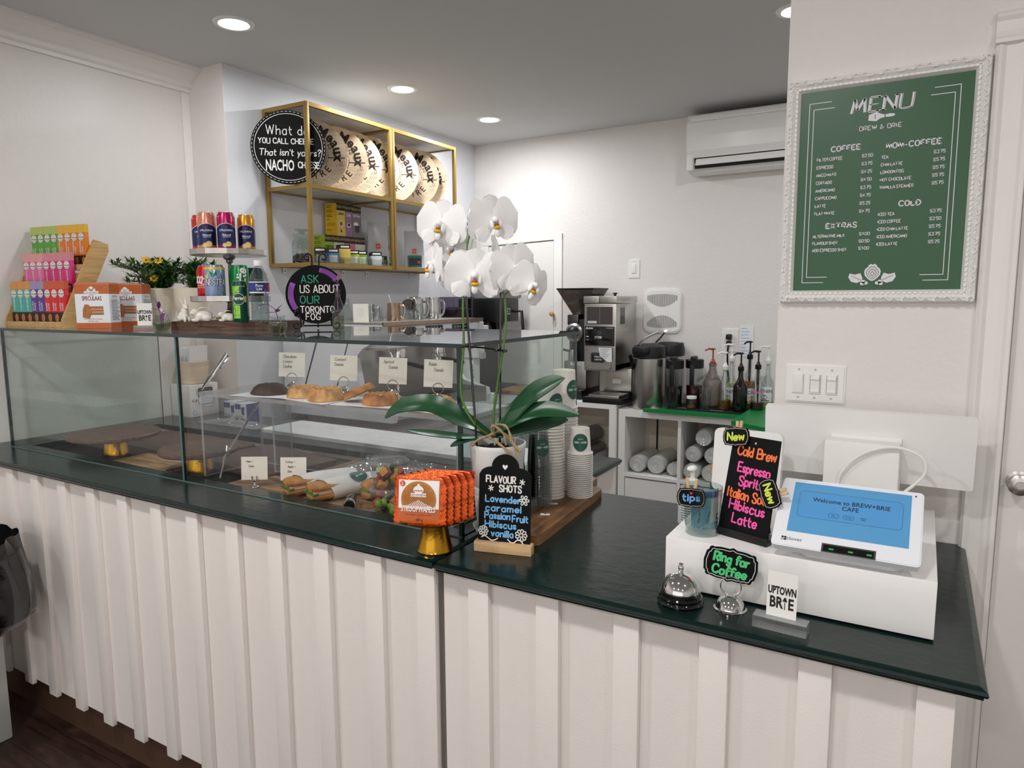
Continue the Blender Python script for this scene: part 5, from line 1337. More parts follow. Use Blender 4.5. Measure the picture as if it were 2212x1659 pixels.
def flavour_sign():
    loc, rz = (-.798, 1.318, ZC+.0004), 13
    c = T('chalkboard_sign', 'arched black FLAVOUR SHOTS chalkboard in a pine base', 'sign', loc, rz)
    b = B(); b.rng((-.0685, -.011, 0), (.0685, .013, .024), 'pine', bev=.0012); b.done('base', c)
    b = B(TR(0, .002, .012) @ RX(-5) @ UP)
    W, H = .062, .165; o = [(-W, 0), (W, 0), (W, H)]
    o += [(W-.002-.028*(1-cos(t)), H+.018*sin(t)) for t in [i*pi/2/6 for i in range(1, 7)]]
    o += [(.0325*cos(t), H+.018+.03*sin(t)) for t in [i*pi/14 for i in range(1, 14)]]
    o += [(-x, y) for x, y in o[3:9]][::-1]+[(-W, H)]
    b.prism(o, -.002, .002, 'chalkboard')
    z = .0026; m = 'chalk_white'; bl = 'chalk_blue'
    def t_(s, x0, x1, y, h, mm, w): b.hand(s, h, w, z, mm, None, x0, y, 'l', 2.3, .35, 1, fit=(x1-x0))
    K = .124/120   # sign units per drawing step
    X = lambda u: (u-60)*K
    t_('FLAVOUR', X(17), X(84), .1475, .0145, m, .0032); t_('SHOTS', X(48), X(98), .1275, .0145, m, .0032)
    t_('Lavender', X(16), X(96), .103, .0145, bl, .0032); t_('caramel', X(17), X(98), .082, .0145, bl, .0032); t_('Passion', X(15), X(73), .064, .0145, bl, .0032); t_('Fruit', X(79), X(114), .061, .0145, bl, .0032)
    t_('Hibiscus', X(16), X(87), .044, .0145, bl, .0032); t_('vanilla', X(31), X(81), .0235, .0145, bl, .0032)
    b.poly([(0, .1775), (.006, .184), (.006, .188), (.0035, .1895), (0, .187), (-.0035, .1895), (-.006, .188), (-.006, .184)], z, m)
    for x, y in ((X(100), .152), (X(28), .134)):
        for k in range(6): a = k*pi/3+.3; b.ribbon([(x, y), (x+.006*cos(a), y+.0065*sin(a))], .0024, z, m)
    daisy(b, X(105), .111, .0115, z, 6); daisy(b, X(12), .034, .0115, z); daisy(b, X(100), .031, .0135, z, 9)
    ribbon_curve(b, [(X(8), .019), (X(16), .0225), (X(24), .018), (X(32), .0135), (X(40), .0155), (X(46), .0195)], .0024, z, m)
    ribbon_curve(b, [(X(69), .019), (X(76), .013), (X(83), .0125), (X(92), .0195), (X(99), .018), (X(106), .0105)], .0024, z, m)
    b.done('chalkboard', c)
flavour_sign()
mat('foil_orange', '#d4561c', .25, metal=.55, var=.2, scale=30, bump=.5, bscale=70)
mat('foil_red', '#b5331a', .25, metal=.6, var=.25, scale=30, bump=.5, bscale=70)
mat('waffle', '#b87a38', .6, var=.2)
def waffles():
    c = T('gold_cake_stand', 'small gold footed stand with a scalloped rim holding orange waffle packets', 'cake stand', (-.947, 1.257, ZC+.0004))
    b = B(); b.lathe([(0, 0), (.041, 0), (.042, .002), (.04, .006), (.028, .066), (.03, .07), (0, .07)], 'gold', n=40); b.done('foot', c)
    b = B(); n = 72; vs = []
    prof = ((.0, .07), (.05, .071), (.076, .076), (.088, .082), (.089, .085), (.076, .08), (.05, .0755), (0, .075))
    for r, z in prof:
        for i in range(n):
            k = (1+.03*cos(i/n*2*pi*24)) if r > .08 else 1
            vs.append((r*k*cos(2*pi*i/n), r*k*sin(2*pi*i/n), z))
    b.add(vs, [(j*n+i, j*n+(i+1) % n, (j+1)*n+(i+1) % n, (j+1)*n+i) for j in range(len(prof)-1) for i in range(n)], 'gold_rim', smooth=True); b.done('plate', c)
    W, H, t = .12, .108, .0048
    rn = random.Random(31)
    ph = [(rn.uniform(20, 90), rn.uniform(0, 6)) for _ in range(6)]
    def pil(x, y):
        ex = max(0, 1-abs(2*x/W)**3); ey = max(0, 1-abs(2*y/H)**5)
        return t*ex*ey**.5+.0016*sin(ph[0][0]*2*x+ph[1][0]*y)*(abs(2*x/W)**2)+.001*sin(ph[2][0]*3*y)*(abs(2*x/W)**3)
    proto = None
    for k in range(5):
        loc = (-.942+.006*k, 1.196+.0188*k, ZC+.0765)
        lab = ['foremost orange foil waffle packet with its label facing front', 'second orange foil waffle packet from the front', 'third orange foil waffle packet from the front', 'fourth orange foil waffle packet from the front', 'rearmost orange foil waffle packet on the gold stand'][k]
        if proto:
            o = dup(proto, loc, None, lab); o.rotation_euler = (radians(-9), 0, radians(20)); continue
        proto = c = T('waffle_packet', lab, 'snack packet', loc, 20, 'waffle packets on the gold stand'); c.rotation_euler = (radians(-9), 0, radians(20))
        b = B(TR(0, 0, H/2+.001) @ UP); nx, ny = 40, 22
        for s in (1, -1):
            vs = []
            for j in range(ny+1):
                for i in range(nx+1):
                    x, y = -W/2+W*i/nx, -H/2+H*j/ny
                    if i in (0, nx): x += .0018*(1 if j % 2 else -1)
                    vs.append((x, y, s*pil(x, y)+.0004*s))
            b.add(vs, [(j*(nx+1)+i, j*(nx+1)+i+1, (j+1)*(nx+1)+i+1, (j+1)*(nx+1)+i) for j in range(ny) for i in range(nx)], 'foil_orange' if s > 0 else 'foil_red', smooth=True)
        b.warp = lambda p: (p[0], p[1], pil(p[0], p[1])+p[2])
        def grid(x0, y0, x1, y1, z, m, q=8):
            vs = [(x0+(x1-x0)*i/q, y0+(y1-y0)*j/q, z) for j in range(q+1) for i in range(q+1)]
            b.add(vs, [(j*(q+1)+i, j*(q+1)+i+1, (j+1)*(q+1)+i+1, (j+1)*(q+1)+i) for j in range(q) for i in range(q)], m)
        def disc(cx, cy, rx, ry, z, m, a0=0, a1=360, n=28):
            for q in range(5):
                vs = []
                for i in range(n+1):
                    a = radians(a0+(a1-a0)*i/n)
                    for e in (q/5, (q+1)/5): vs.append((cx+rx*e*cos(a), cy+ry*e*sin(a), z))
                b.add(vs, [(2*i, 2*i+2, 2*i+3, 2*i+1) for i in range(n)], m)
        grid(-.052, -.05, .046, .046, .0008, 'speculaas_orange'); grid(-.05, -.018, .044, .045, .0012, 'white')
        disc(-.003, .002, .041, .041, .0016, 'waffle', -26, 206)
        for i in range(-6, 7):
            for s in (1, -1):
                q = [(-.003+.0055*i+s*.004*j, .004+.0045*j) for j in range(-5, 8)]
                q = [p for p in q if hypot((p[0]+.003)/.039, (p[1]-.002)/.039) < 1 and p[1] > -.016]
                if len(q) > 1: b.ribbon(q, .0009, .002, 'orange_brown', None, False)
        disc(-.003, .024, .012, .009, .0024, 'white'); disc(-.003, .032, .004, .005, .0024, 'white', n=14)
        for i in range(5): disc(-.011+.004*i, .022, .0014, .0022, .0028, 'print_orange', n=8)
        grid(-.021, .0085, .015, .0165, .0026, 'white'); b.text('CAFÉ AMSTERDAM', .0044, .0032, 'print_brown', None, -.003, .0105, sx=.72)
        b.text('STROOPWAFELS', .0125, .0034, 'white', None, -.003, -.0245, sx=.6, bold=.03)
        b.text('SYRUP WAFERS · GAUFRES AU SIROP', .003, .0014, 'print_brown', None, -.003, -.033, sx=.9); b.text('60 g', .0065, .0016, 'ink', None, .0, -.0455)
        disc(-.041, .037, .0065, .0065, .0022, 'foil_orange', n=16); b.text('2', .008, .003, 'white', None, -.041, .033)
        b.done('wrapper', c)
waffles()
# ---------------------------------------------------------------- till
def till():
    ZD2 = ZC+.105
    c = T('cash_drawer', 'white cash drawer under the tablet register', 'cash drawer', (-.186, 1.315, ZC))
    b = B(); b.rng((-.232, 0, .004), (.232, .455, .105), 'white_gloss', bev=.002); b.done('case', c)
    b = B(); b.rng((-.225, .01, 0), (.225, .45, .004), 'black'); b.done('feet', c)
    z = ZD2+.0004
    c = T('tablet_register', 'white tablet register with a blue welcome screen on the cash drawer', 'cash register', (-.099, 1.302, 1.1), 0)
    tilt = -52.0
    Ms = RX(tilt) @ UP
    b = B(Ms); b.prism(rrect(.238, .156, .008, cy=.078), -.014, 0, 'screen_frame'); b.prism(rrect(.234, .152, .007, cy=.078), 0, .0012, 'screen_frame')
    b.ell(.106, .146, .0016, .0016, .0016, 'ink', n=12)
    for dx, dy, f in ((-.004, .004, 1), (.0038, .004, 1), (.0038, -.0036, 1), (-.004, -.0036, 0)):
        b.ell(-.098+dx*.6, .016+dy*.6, .0022, .0022, .0014, 'ink', n=14)
        if not f: b.ell(-.098+dx*.6, .016+dy*.6, .0014, .0014, .0017, 'screen_frame', n=12)
    b.text('clover', .0072, .0014, 'ink', None, -.094, .0135, 'LEFT', 0, 1.05)
    hs = b.done('housing', c)
    b = B(Ms); x0, y0, x1, y1 = -.096, .033, .1, .147; b.quad(x0, y0, x1, y1, .0014, 'screen_blue')
    o = rrect(.172, .06, .008, cx=.002, cy=.098); b.poly(o, .0016, 'screen_card'); b.ribbon(o+[o[0]], .0008, .0017, 'screen_line', None, False)
    b.text('Welcome to BREW+BRIE', .0092, .0019, 'screen_ink', None, .004, .106, bold=.012, sx=.92); b.text('CAFE', .0092, .0019, 'screen_ink', None, .004, .0935, bold=.012, sx=.92)
    for x, t in ((-.022, 'Pay'), (.003, 'G Pay'), (.027, 'pay')):
        b.ribbon(rrect(.017, .0085, .003, cx=x, cy=.079)+[rrect(.017, .0085, .003, cx=x, cy=.079)[0]], .0005, .0019, 'screen_ink', None, False) if x < .02 else b.text('SAMSUNG', .0018, .0019, 'screen_ink', None, x, .081, bold=.01)
        b.text(t, .0032, .0019, 'screen_ink', None, x, .0775)
    b.done('screen', hs)
    b = B(Ms); b.quad(-.034, .0, .052, .018, .0016, 'dark_grey'); b.quad(-.031, .002, .049, .015, .0018, 'black_gloss')
    for x in (-.022, .009, .038): b.quad(x, .0055, x+.008, .009, .002, 'reader_green')
    b.done('card_reader', hs)
    b = B(TR(.01, .085, -.0243)); b.prism(rrect(.17, .11, .02), 0, .012, 'screen_frame'); b.M = TR(.01, .085, .008) @ RX(32); b.prism(rrect(.12, .05, .02), -.018, .02, 'screen_frame'); b.done('foot', c)
    # merchant screen standing behind
    c = T('merchant_display', 'large white merchant display seen from behind, at the back of the counter', 'display', (-.103, 1.805, ZC+.0004))
    b = B(TR(0, -.005, .152) @ RX(7) @ UP); b.prism(rrect(.436, .165, .006, cy=.083), -.008, .008, 'white_gloss'); b.done('screen_back', c)
    b = B(); b.rng((-.078, -.075, .112), (.076, -.03, .25), 'white', bev=.006); b.rng((-.07, -.03, .112), (.078, -.012, .258), 'white', bev=.004); b.rng((-.09, -.025, 0), (.09, .06, .012), 'white', bev=.004); b.rng((-.05, -.018, .01), (.05, .02, .2), 'white', bev=.005); b.done('stand', c)
    b = B(); b.tube(smooth([(-.045, -.08, .125), (-.04, -.082, .175), (.0, -.085, .225), (.06, -.085, .248), (.115, -.08, .232), (.125, -.08, .195), (.09, -.08, .15), (.06, -.08, .118)], 6), .0035, 'white'); b.done('cable', c)
    # white rounded screen back
    c = T('white_tablet', 'white rounded tablet standing upright behind the cold brew sign', 'tablet', (-.346, 1.695, z), -4)
    b = B(TR(0, 0, .003) @ RX(-6) @ UP); b.prism(rrect(.16, .152, .014, cy=.076), -.009, .009, 'white_gloss'); b.done('housing', c)
    b = B(); b.rng((-.05, -.02, 0), (.05, .05, .006), 'white', bev=.002); b.tube([(0, .02, .004), (0, .022, .06)], .012, 'white'); b.done('foot', c)
mat('screen_blue', '#4d86b0', .25, emit=.35); mat('screen_card', '#4a83b4', .25, emit=.35); mat('screen_line', '#38698f', .4, emit=.2); mat('screen_ink', '#12233a', .5); mat('reader_green', '#2f8a3a', .4, emit=.3)
till()
def bracket(W, H, n=0):
    """ornamental bracket outline"""
    q = [(1, .55), (.93, .62), (.9, .78), (.82, .86), (.72, .84), (.5, .9), (.15, .9), (0, 1)]
    q = smooth(q[:-1], 3)+[(0, 1)]
    r = [(1.06, 0)]+[(x, y) for x, y in q]
    o = r+[(-x, y) for x, y in r[:-1]][::-1]
    o = o+[(x, -y) for x, y in o[1:-1]][::-1]
    return [(x*W/2, y*H/2) for x, y in o]
def mini_board(b, M, W, H, lines, m, h, w, heart=False):
    o = bracket(W, H); b.prism(o, -.0015, .0015, 'chalkboard', M)
    q = [(x*.9, y*.88) for x, y in o]; b.ribbon(q+[q[0]], W*.012, .0019, 'chalk_white', M, False)
    for i, (t, fit) in enumerate(lines): b.hand(t, h, w, .0022, m, M, 0, (len(lines)-1)*h*.72-i*h*1.5-h*.45, 'c', 2.2, .5, 1, fit=fit)
    if heart: b.poly([(0, H*.14), (.003, H*.24), (.0015, H*.29), (0, H*.25), (-.0015, H*.29), (-.003, H*.24)], .0022, 'marker_red', M)
def signs_on_drawer():
    z = ZC+.1054
    loc, rz = (-.281, 1.375, z), -19
    c = T('drinks_sign', 'black easel sign listing Cold Brew, Espresso Spritz, Italian Soda and Hibiscus Latte', 'sign', loc, rz)
    M = TR(0, -.004, .012) @ RX(-13) @ UP
    b = B(M); b.prism([(-.054, 0), (.054, 0), (.05, .19), (-.05, .19)], -.002, .002, 'chalkboard'); b.ell(0, .178, .0022, .0022, .0026, 'chrome', n=12)
    for t, f, y, m in (('Cold Brew', .082, .15, 'marker_orange'), ('Espresso', .068, .117, 'marker_pink'), ('Spritz', .052, .091, 'marker_pink'), ('Italian Soda', .092, .064, 'marker_orange'), ('Hibiscus', .075, .042, 'marker_pink'), ('Latte', .052, .016, 'marker_pink')):
        b.hand(t, .018, .0034, .0025, m, RZ(-2), 0, y, 'c', 2, .5, 1, fit=f)
    b.done('panel', c)
    b = B(); b.rng((-.055, -.012, 0), (.055, .03, .012), 'black', bev=.001); b.rng((-.055, -.012, .012), (.055, -.008, .016), 'black'); b.M = TR(0, .05, .05) @ RX(20); b.rng((-.02, -.002, -.052), (.02, .002, .05), 'black'); b.done('base', c)
    for x, y, a, lab in ((-.042, .185, 8, 'small black tag reading New clipped to the upper left of the drinks sign'), (.047, .088, -62, 'small black tag reading New clipped sideways to the right edge of the drinks sign')):
        Mt = TR(*loc) @ RZ(rz) @ M @ TR(x, y, .007) @ RZ(a)
        c = T('clip_tag', lab, 'tag', Mt.translation, 0, 'clip tags marked New'); Mr = TR(*(-Mt.translation)) @ Mt
        b = B(); mini_board(b, Mr, .055, .04, [('New', .036)], 'marker_lime', .015, .0034); b.done('plate', c)
        b = B(); b.box((0, .017, -.004), (.006, .03, .005), 'peg_wood', Mr, .0008); b.box((.0045, .019, -.006), (.005, .028, .005), 'peg_wood', Mr @ RZ(-6), .0008); b.done('peg', c)
    # tip glass
    c = T('tip_glass', 'clear tip glass holding blue banknotes on the drawer', 'glass', (-.362, 1.372, z))
    b = B(); b.lathe([(0, 0), (.032, 0), (.0335, .003), (.0385, .094), (.039, .097), (.0375, .097), (.0325, .012), (0, .011)], 'clear_thick', n=36); b.done('tumbler', c)
    rnd = random.Random(4)
    for k, lab in enumerate(('blue five dollar banknote curled against the front of the tip glass', 'blue banknote standing behind the others in the tip glass', 'folded pale blue banknote in the left of the tip glass')):
        b = B(TR(0, 0, .0)); R = .03-.004*k
        b.warp = cylwrap(R); w, h = (.052, .082) if k < 2 else (.03, .07)
        x0 = (-.004, -.03, -.045)[k]
        b.quad(x0, .014, x0+w, .014+h, 0, 'banknote', None, 10); b.quad(x0+.02, .03, x0+w-.004, .03+h*.6, .0003, 'banknote_light', None, 8); b.quad(x0+.004, .08, x0+w*.8, .092, .0003, 'banknote_dark', None, 8)
        b.text('5', .02, .0008, 'note_purple', None, x0+.04, .026, bold=.02)
        b.poly([(x0+.04+.006*cos(t)*(1 if i % 2 else .55), .07+.008*sin(t)*(1 if i % 2 else .55)) for i, t in enumerate([j*2*pi/14 for j in range(14)])], .0006, 'white')
        b.text('FIVE CINQ', .004, .0006, 'ink', TR(x0+.018, .04, 0) @ RZ(80)); b.quad(x0+.005, .018, x0+.03, .0185, .0006, 'ink', None, 3)
        tag(b.done('banknote', None, (-.362, 1.372, z), 15+20*k), lab, 'banknote', 'banknotes in the tip glass')
    Mt = TR(-.375, 1.335, z+.08) @ RZ(12) @ RX(-4) @ UP
    c = T('clip_tag', 'small black tag reading tips pegged to the rim of the tip glass', 'tag', Mt.translation); Mr = TR(*(-Mt.translation)) @ Mt
    b = B(); mini_board(b, Mr, .052, .04, [('tips', .032)], 'marker_blue', .014, .003, True); b.done('plate', c)
    b = B(); b.box((-.004, .024, -.004), (.006, .03, .005), 'peg_wood', Mr @ RZ(8), .0008); b.box((.004, .024, -.004), (.006, .028, .005), 'peg_wood', Mr @ RZ(-8), .0008); b.done('peg', c)
    # sanitizer bottle and pen pot behind
    c = T('sanitizer_bottle', 'clear sanitizer pump bottle behind the left end of the drawer', 'bottle', (-.47, 1.68, ZC+.0004))
    b = B(); b.lathe([(0, 0), (.03, 0), (.033, .004), (.033, .09), (.028, .108), (.012, .118), (.012, .124)], 'clear_thick'); b.done('bottle', c)
    b = B(); b.open = 1; b.lathe([(.0334, .02), (.0334, .075)], 'paper'); b.warp = cylwrap(.0338)
    for i in range(7): b.quad(-.02, .068-.006*i, .012+.006*(i % 2), .0695-.006*i, 0, 'ink', nx=4)
    b.done('label', c)
    b = B(); b.lathe([(.014, .118), (.014, .13), (.006, .132), (.005, .15), (.005, .156)], 'white'); b.ball((0, -.005, .158), (.012, .022, .007), 'white', n=12, k=8); b.done('pump', c)
    c = T('pen_pot', 'dark cup of pens and wooden sticks between the tip glass and the white tablet', 'pen pot', (-.424, 1.815, ZC+.0004))
    b = B(); b.lathe([(0, 0), (.032, 0), (.036, .09), (.034, .09), (.03, .004), (0, .004)], 'dark_grey'); b.done('cup', c)
    c0 = (-.424, 1.815, ZC+.0054)
    for (dx, dy, tx, ty, L, r, m, lab, nm) in ((-.012, 0, -.025, -.005, .155, .0042, 'pen_red', 'red marker pen standing in the pen pot', 'marker_pen'), (.012, .01, .022, .012, .15, .0035, 'steel', 'silver pen standing in the pen pot', 'pen'), (.016, 0, .026, -.004, .14, .0035, 'black', 'black pen standing in the pen pot', 'pen'), (.0, -.014, .006, -.02, .118, .006, 'white', 'white capped marker standing in the pen pot', 'marker_pen')):
        b = B(); b.tube([(dx, dy, 0), (dx+(tx-dx)*.9, dy+(ty-dy)*.9, L*.9), (tx, ty, L)], [r, r, r*.8], m); b.tube([(dx+(tx-dx)*.62, dy+(ty-dy)*.62, L*.62), (tx, ty, L*1.004)], r*1.18, m)
        tag(b.done(nm, None, c0), lab, 'pen')
    for k, (a, lab) in enumerate(((-14, 'wooden stir stick leaning right in the pen pot'), (24, 'wide wooden stir stick fanned out in the pen pot'))):
        b = B(TR(.004*k, .002*k, 0) @ RY(a)); b.prism(rrect(.014, .14, .006, cy=.07), -.0008, .0008, 'bamboo', UP); tag(b.done('stir_stick', None, c0), lab, 'stir stick', 'stir sticks in the pen pot')
mat('banknote', '#7fa9bd', .5, var=.15, scale=60); mat('banknote_light', '#bcd0c8', .5, var=.1); mat('banknote_dark', '#3f6a8f', .5, var=.3, scale=120); mat('note_purple', '#4d4690', .5); mat('pen_red', '#a51822', .25, var=.1, metal=.2)
signs_on_drawer()
def front_bits():
    c = T('call_bell', 'chrome service bell on a black base at the counter edge', 'bell', (-.37, 1.262, ZC+.0004))
    b = B(); b.lathe([(0, 0), (.042, 0), (.0435, .004), (.042, .008), (.0405, .009), (.041, .013), (.0385, .016), (.0375, .017), (.0375, .021), (.034, .024), (0, .024)], 'black_gloss', n=44); b.done('base', c)
    b = B(); b.lathe([(.0365, .0235), (.0368, .0255), (.034, .034), (.028, .046), (.018, .054), (.006, .0575), (0, .058)], 'chrome', n=44); b.done('dome', c)
    b = B(); b.lathe([(0, .057), (.005, .0575), (.0055, .06), (.004, .062), (.0055, .066), (.0055, .07), (.003, .0735), (.005, .076), (.005, .0765), (0, .077)], 'chrome', n=20); b.done('button', c)
    loc, rz = (-.281, 1.281, ZC+.0004), 12
    c = T('card_holder', 'chrome ring holder with the Ring for Coffee plaque', 'card holder', loc, rz)
    b = B(); b.lathe([(0, 0), (.0305, 0), (.0305, .001), (.027, .003), (.024, .012), (.018, .02), (.009, .0255), (0, .027)], 'chrome', n=40); b.done('base', c)
    b = B(); b.tube([(.0185*cos(t), -.003+.006*t/12.6, .0435+.0185*sin(t)) for t in [i*2*pi/28-pi/2 for i in range(57)]], .0014, 'chrome', n=7); b.done('ring', c)
    b = B(TR(-.002, .0, .083) @ UP @ RZ(-9)); mini_board(b, Matrix(), .092, .066, [('Ring for', .062), ('Coffee', .06)], 'marker_green', .0165, .004); b.ell(.001, -.022, .0026, .0026, .0022, 'grey', n=12)
    tag(b.done('plaque', None, loc, rz), 'black bracket-shaped plaque reading Ring for Coffee', 'sign')
    brie_card((-.185, 1.238, ZC+.0004), -3, .98, 'at the counter edge before the cash drawer', 1.18)
front_bits()
# ================================================================ gold wall shelves and what stands on them
SX0, SX1 = -2.966, -2.655
def wall_shelves():
    for y0, y1, lab in ((2.555, 3.195, 'brass-framed wall shelf unit nearer the camera, with the chalk sign'), (3.2, 3.83, 'brass-framed wall shelf unit at the far end, behind the orchid')):
        c = T('wall_shelf', lab, 'shelf', (SX0, y0, 1.71), 0, 'brass wall shelves')
        D, L, H, t = SX1-SX0, y1-y0, .795, .019
        for x in (t/2, D-t/2):
            for y in (t/2, L-t/2):
                b = B(); b.rng((x-t/2, y-t/2, 0), (x+t/2, y+t/2, H), 'brass_frame', bev=.0015); b.done('post', c)
        for z in (0, .385, H-t):
            for x in (t/2, D-t/2):
                b = B(); b.rng((x-t/2+.001, t, z), (x+t/2-.001, L-t, z+t), 'brass_frame'); b.done('rail', c)
            for y in (t/2, L-t/2):
                b = B(); b.rng((t, y-t/2+.001, z), (D-t, y+t/2-.001, z+t), 'brass_frame'); b.done('rail', c)
            b = B(); b.rng((t, t, z+.008), (D-t, L-t, z+.014), 'shelf_grey'); b.done('shelf_panel', c)
        for y in (.1, L-.1):
            b = B(); b.rng((.0, y-.012, -.03), (.004, y+.012, 0), 'white'); b.ell(0, 0, .004, .004, 0, 'dark_grey', TR(.0045, y, -.016) @ RY(90), 10); b.done('bracket', c)
wall_shelves()
def arc_text(b, t, r, h, a0, z, m, bold=0, sx=1, step=None, M=None, hand=False):
    a = a0
    for ch in t:
        if ch != ' ':
            X = (M or Matrix()) @ RZ(a-90) @ TR(0, r, 0)
            if hand: b.hand(ch, h, h*.13, z, m, X, 0, 0, 'c', serif=1)
            else: b.text(ch, h, z, m, X, 0, 0, bold=bold, sx=sx)
        a -= step*(1.25 if ch in 'MmW' else .55 if ch in "I'" else 1)
def nacho_sign():
    zs = 1.71+.385+.0145
    c = (-2.768, 2.54, zs+.183)
    b = B(TR(0, 0, 0) @ RX(-4) @ UP); r = .18
    b.prism(circ(r, 64), -.009, .009, 'chalkboard'); z = .0095; m = 'chalk_white'
    for i in range(56):
        a, a2 = 2*pi*i/56, 2*pi*(i+.6)/56; b.ribbon([(.1735*cos(a), .1735*sin(a)), (.1735*cos(a2), .1735*sin(a2))], .002, z, m, None, False)
    o = circ(.1625, 64); b.ribbon(o+[o[0]], .0026, z, m, None, False)
    b.hand('What do', .044, .004, z, m, None, -.104, .06, 'l', 2.6, .3, fit=.2); b.hand('YOU CALL CHEESE', .025, .004, z, m, None, -.142, .016, 'l', 2.2, .3, fit=.262)
    b.hand("That isn't yours?", .031, .0042, z, m, None, -.14, -.042, 'l', 2, .3, fit=.292, shear=.12)
    b.text('NACHO', .052, z, m, None, -.112, -.115, 'LEFT', .03, .5); b.hand('CHEESE', .028, .005, z, m, None, .045, -.1, 'l', 2, .3, fit=.1)
    tag(b.done('round_chalk_sign', None, c, 40), 'large round black chalk sign about nacho cheese in the brass shelf', 'sign')
nacho_sign()
def cheese_lids():
    zs = 1.71+.385+.0146; R = .181; p = None
    nm = ['first round wooden cheese lid, partly behind the chalk sign', 'second round wooden cheese lid from the chalk sign', 'third round wooden cheese lid from the chalk sign', 'fourth round wooden cheese lid, behind the brass divider posts', 'third round wooden cheese lid from the far end', 'second round wooden cheese lid from the far end', 'round wooden cheese lid at the far end of the row']
    for i, y in enumerate((2.74, 2.896, 3.012, 3.156, 3.344, 3.552, 3.64)):
        loc = (-2.812, y, zs+R+.0005)
        if p: dup(p, loc, 40+(i % 3)*1.5, nm[i]); continue
        b = B(RX(-3) @ UP); b.prism(circ(R, 64), -.003, .003, 'lid_wood'); z = .0034; m = 'ink_brown'
        arc_text(b, 'Meaux', .11, .05, 66, z, m, .045, 1.0, 16.5); arc_text(b, 'le', .118, .03, 96, z, m, .02, .9, 9)
        arc_text(b, "D'ORIGINE", .09, .0155, 78, z, m, .006, 1, 8.4); arc_text(b, 'au lait cru de brie de meaux', .077, .0085, 92, z, m, .004, 1, 4.4)
        b.text('IMPAR', .014, z, m, None, .122, .008, sx=.75, bold=.005); b.quad(.078, -.012, .166, -.007, z, m)
        o = circ(.07, 40); b.ribbon(o+[o[0]], .0022, z, m, None, False); o = circ(.066, 40); b.ribbon(o+[o[0]], .0008, z, m, None, False)
        # little house drawing
        for q in ([(-.03, -.04), (-.03, .02), (.03, .02), (.03, -.04), (-.03, -.04)], [(-.035, .02), (-.024, .042), (.024, .042), (.035, .02)], [(-.006, -.04), (-.006, -.015), (.006, -.015), (.006, -.04)]): b.ribbon(q, .0014, z, m, None, False)
        for x in (-.02, 0, .02):
            for yy in (0, .012): b.ribbon([(x-.004, yy-.004), (x+.004, yy-.004), (x+.004, yy+.004), (x-.004, yy+.004), (x-.004, yy-.004)], .0012, z, m, None, False)
        for k in range(8): b.quad(-.034+.0085*k, .028, -.031+.0085*k, .036, z, m)
        M = Matrix()
        for k, ch in enumerate('NAZAIRE'): b.text(ch, .036, z, m, RZ(-72+20*k) @ TR(0, -.12, 0), 0, 0, bold=.01, sx=.95)
        for q in range(4):
            rr = .133+.0095*q
            for k in range(46):
                a = radians(-115+100*k/46); 
                if (k*7+q*3) % 5: b.ribbon([(rr*cos(a), rr*sin(a)), (rr*cos(a)+.004*cos(a+.6), rr*sin(a)+.004*sin(a+.6))], .0016, z, m, None, False)
        b.ribbon([(.14, -.03), (.15, -.03), (.15, -.045), (.145, -.052), (.14, -.045), (.14, -.03)], .0014, z, m, None, False)
        for s in range(10): b.ribbon([(.172*cos(s*.63), .172*sin(s*.63)), (.18*cos(s*.63), .18*sin(s*.63))], .001, z, m, None, False)
        p = tag(b.done('cheese_box_lid', None, loc, 40), nm[0], 'cheese lid', 'round wooden cheese lids on the top shelf')
cheese_lids()
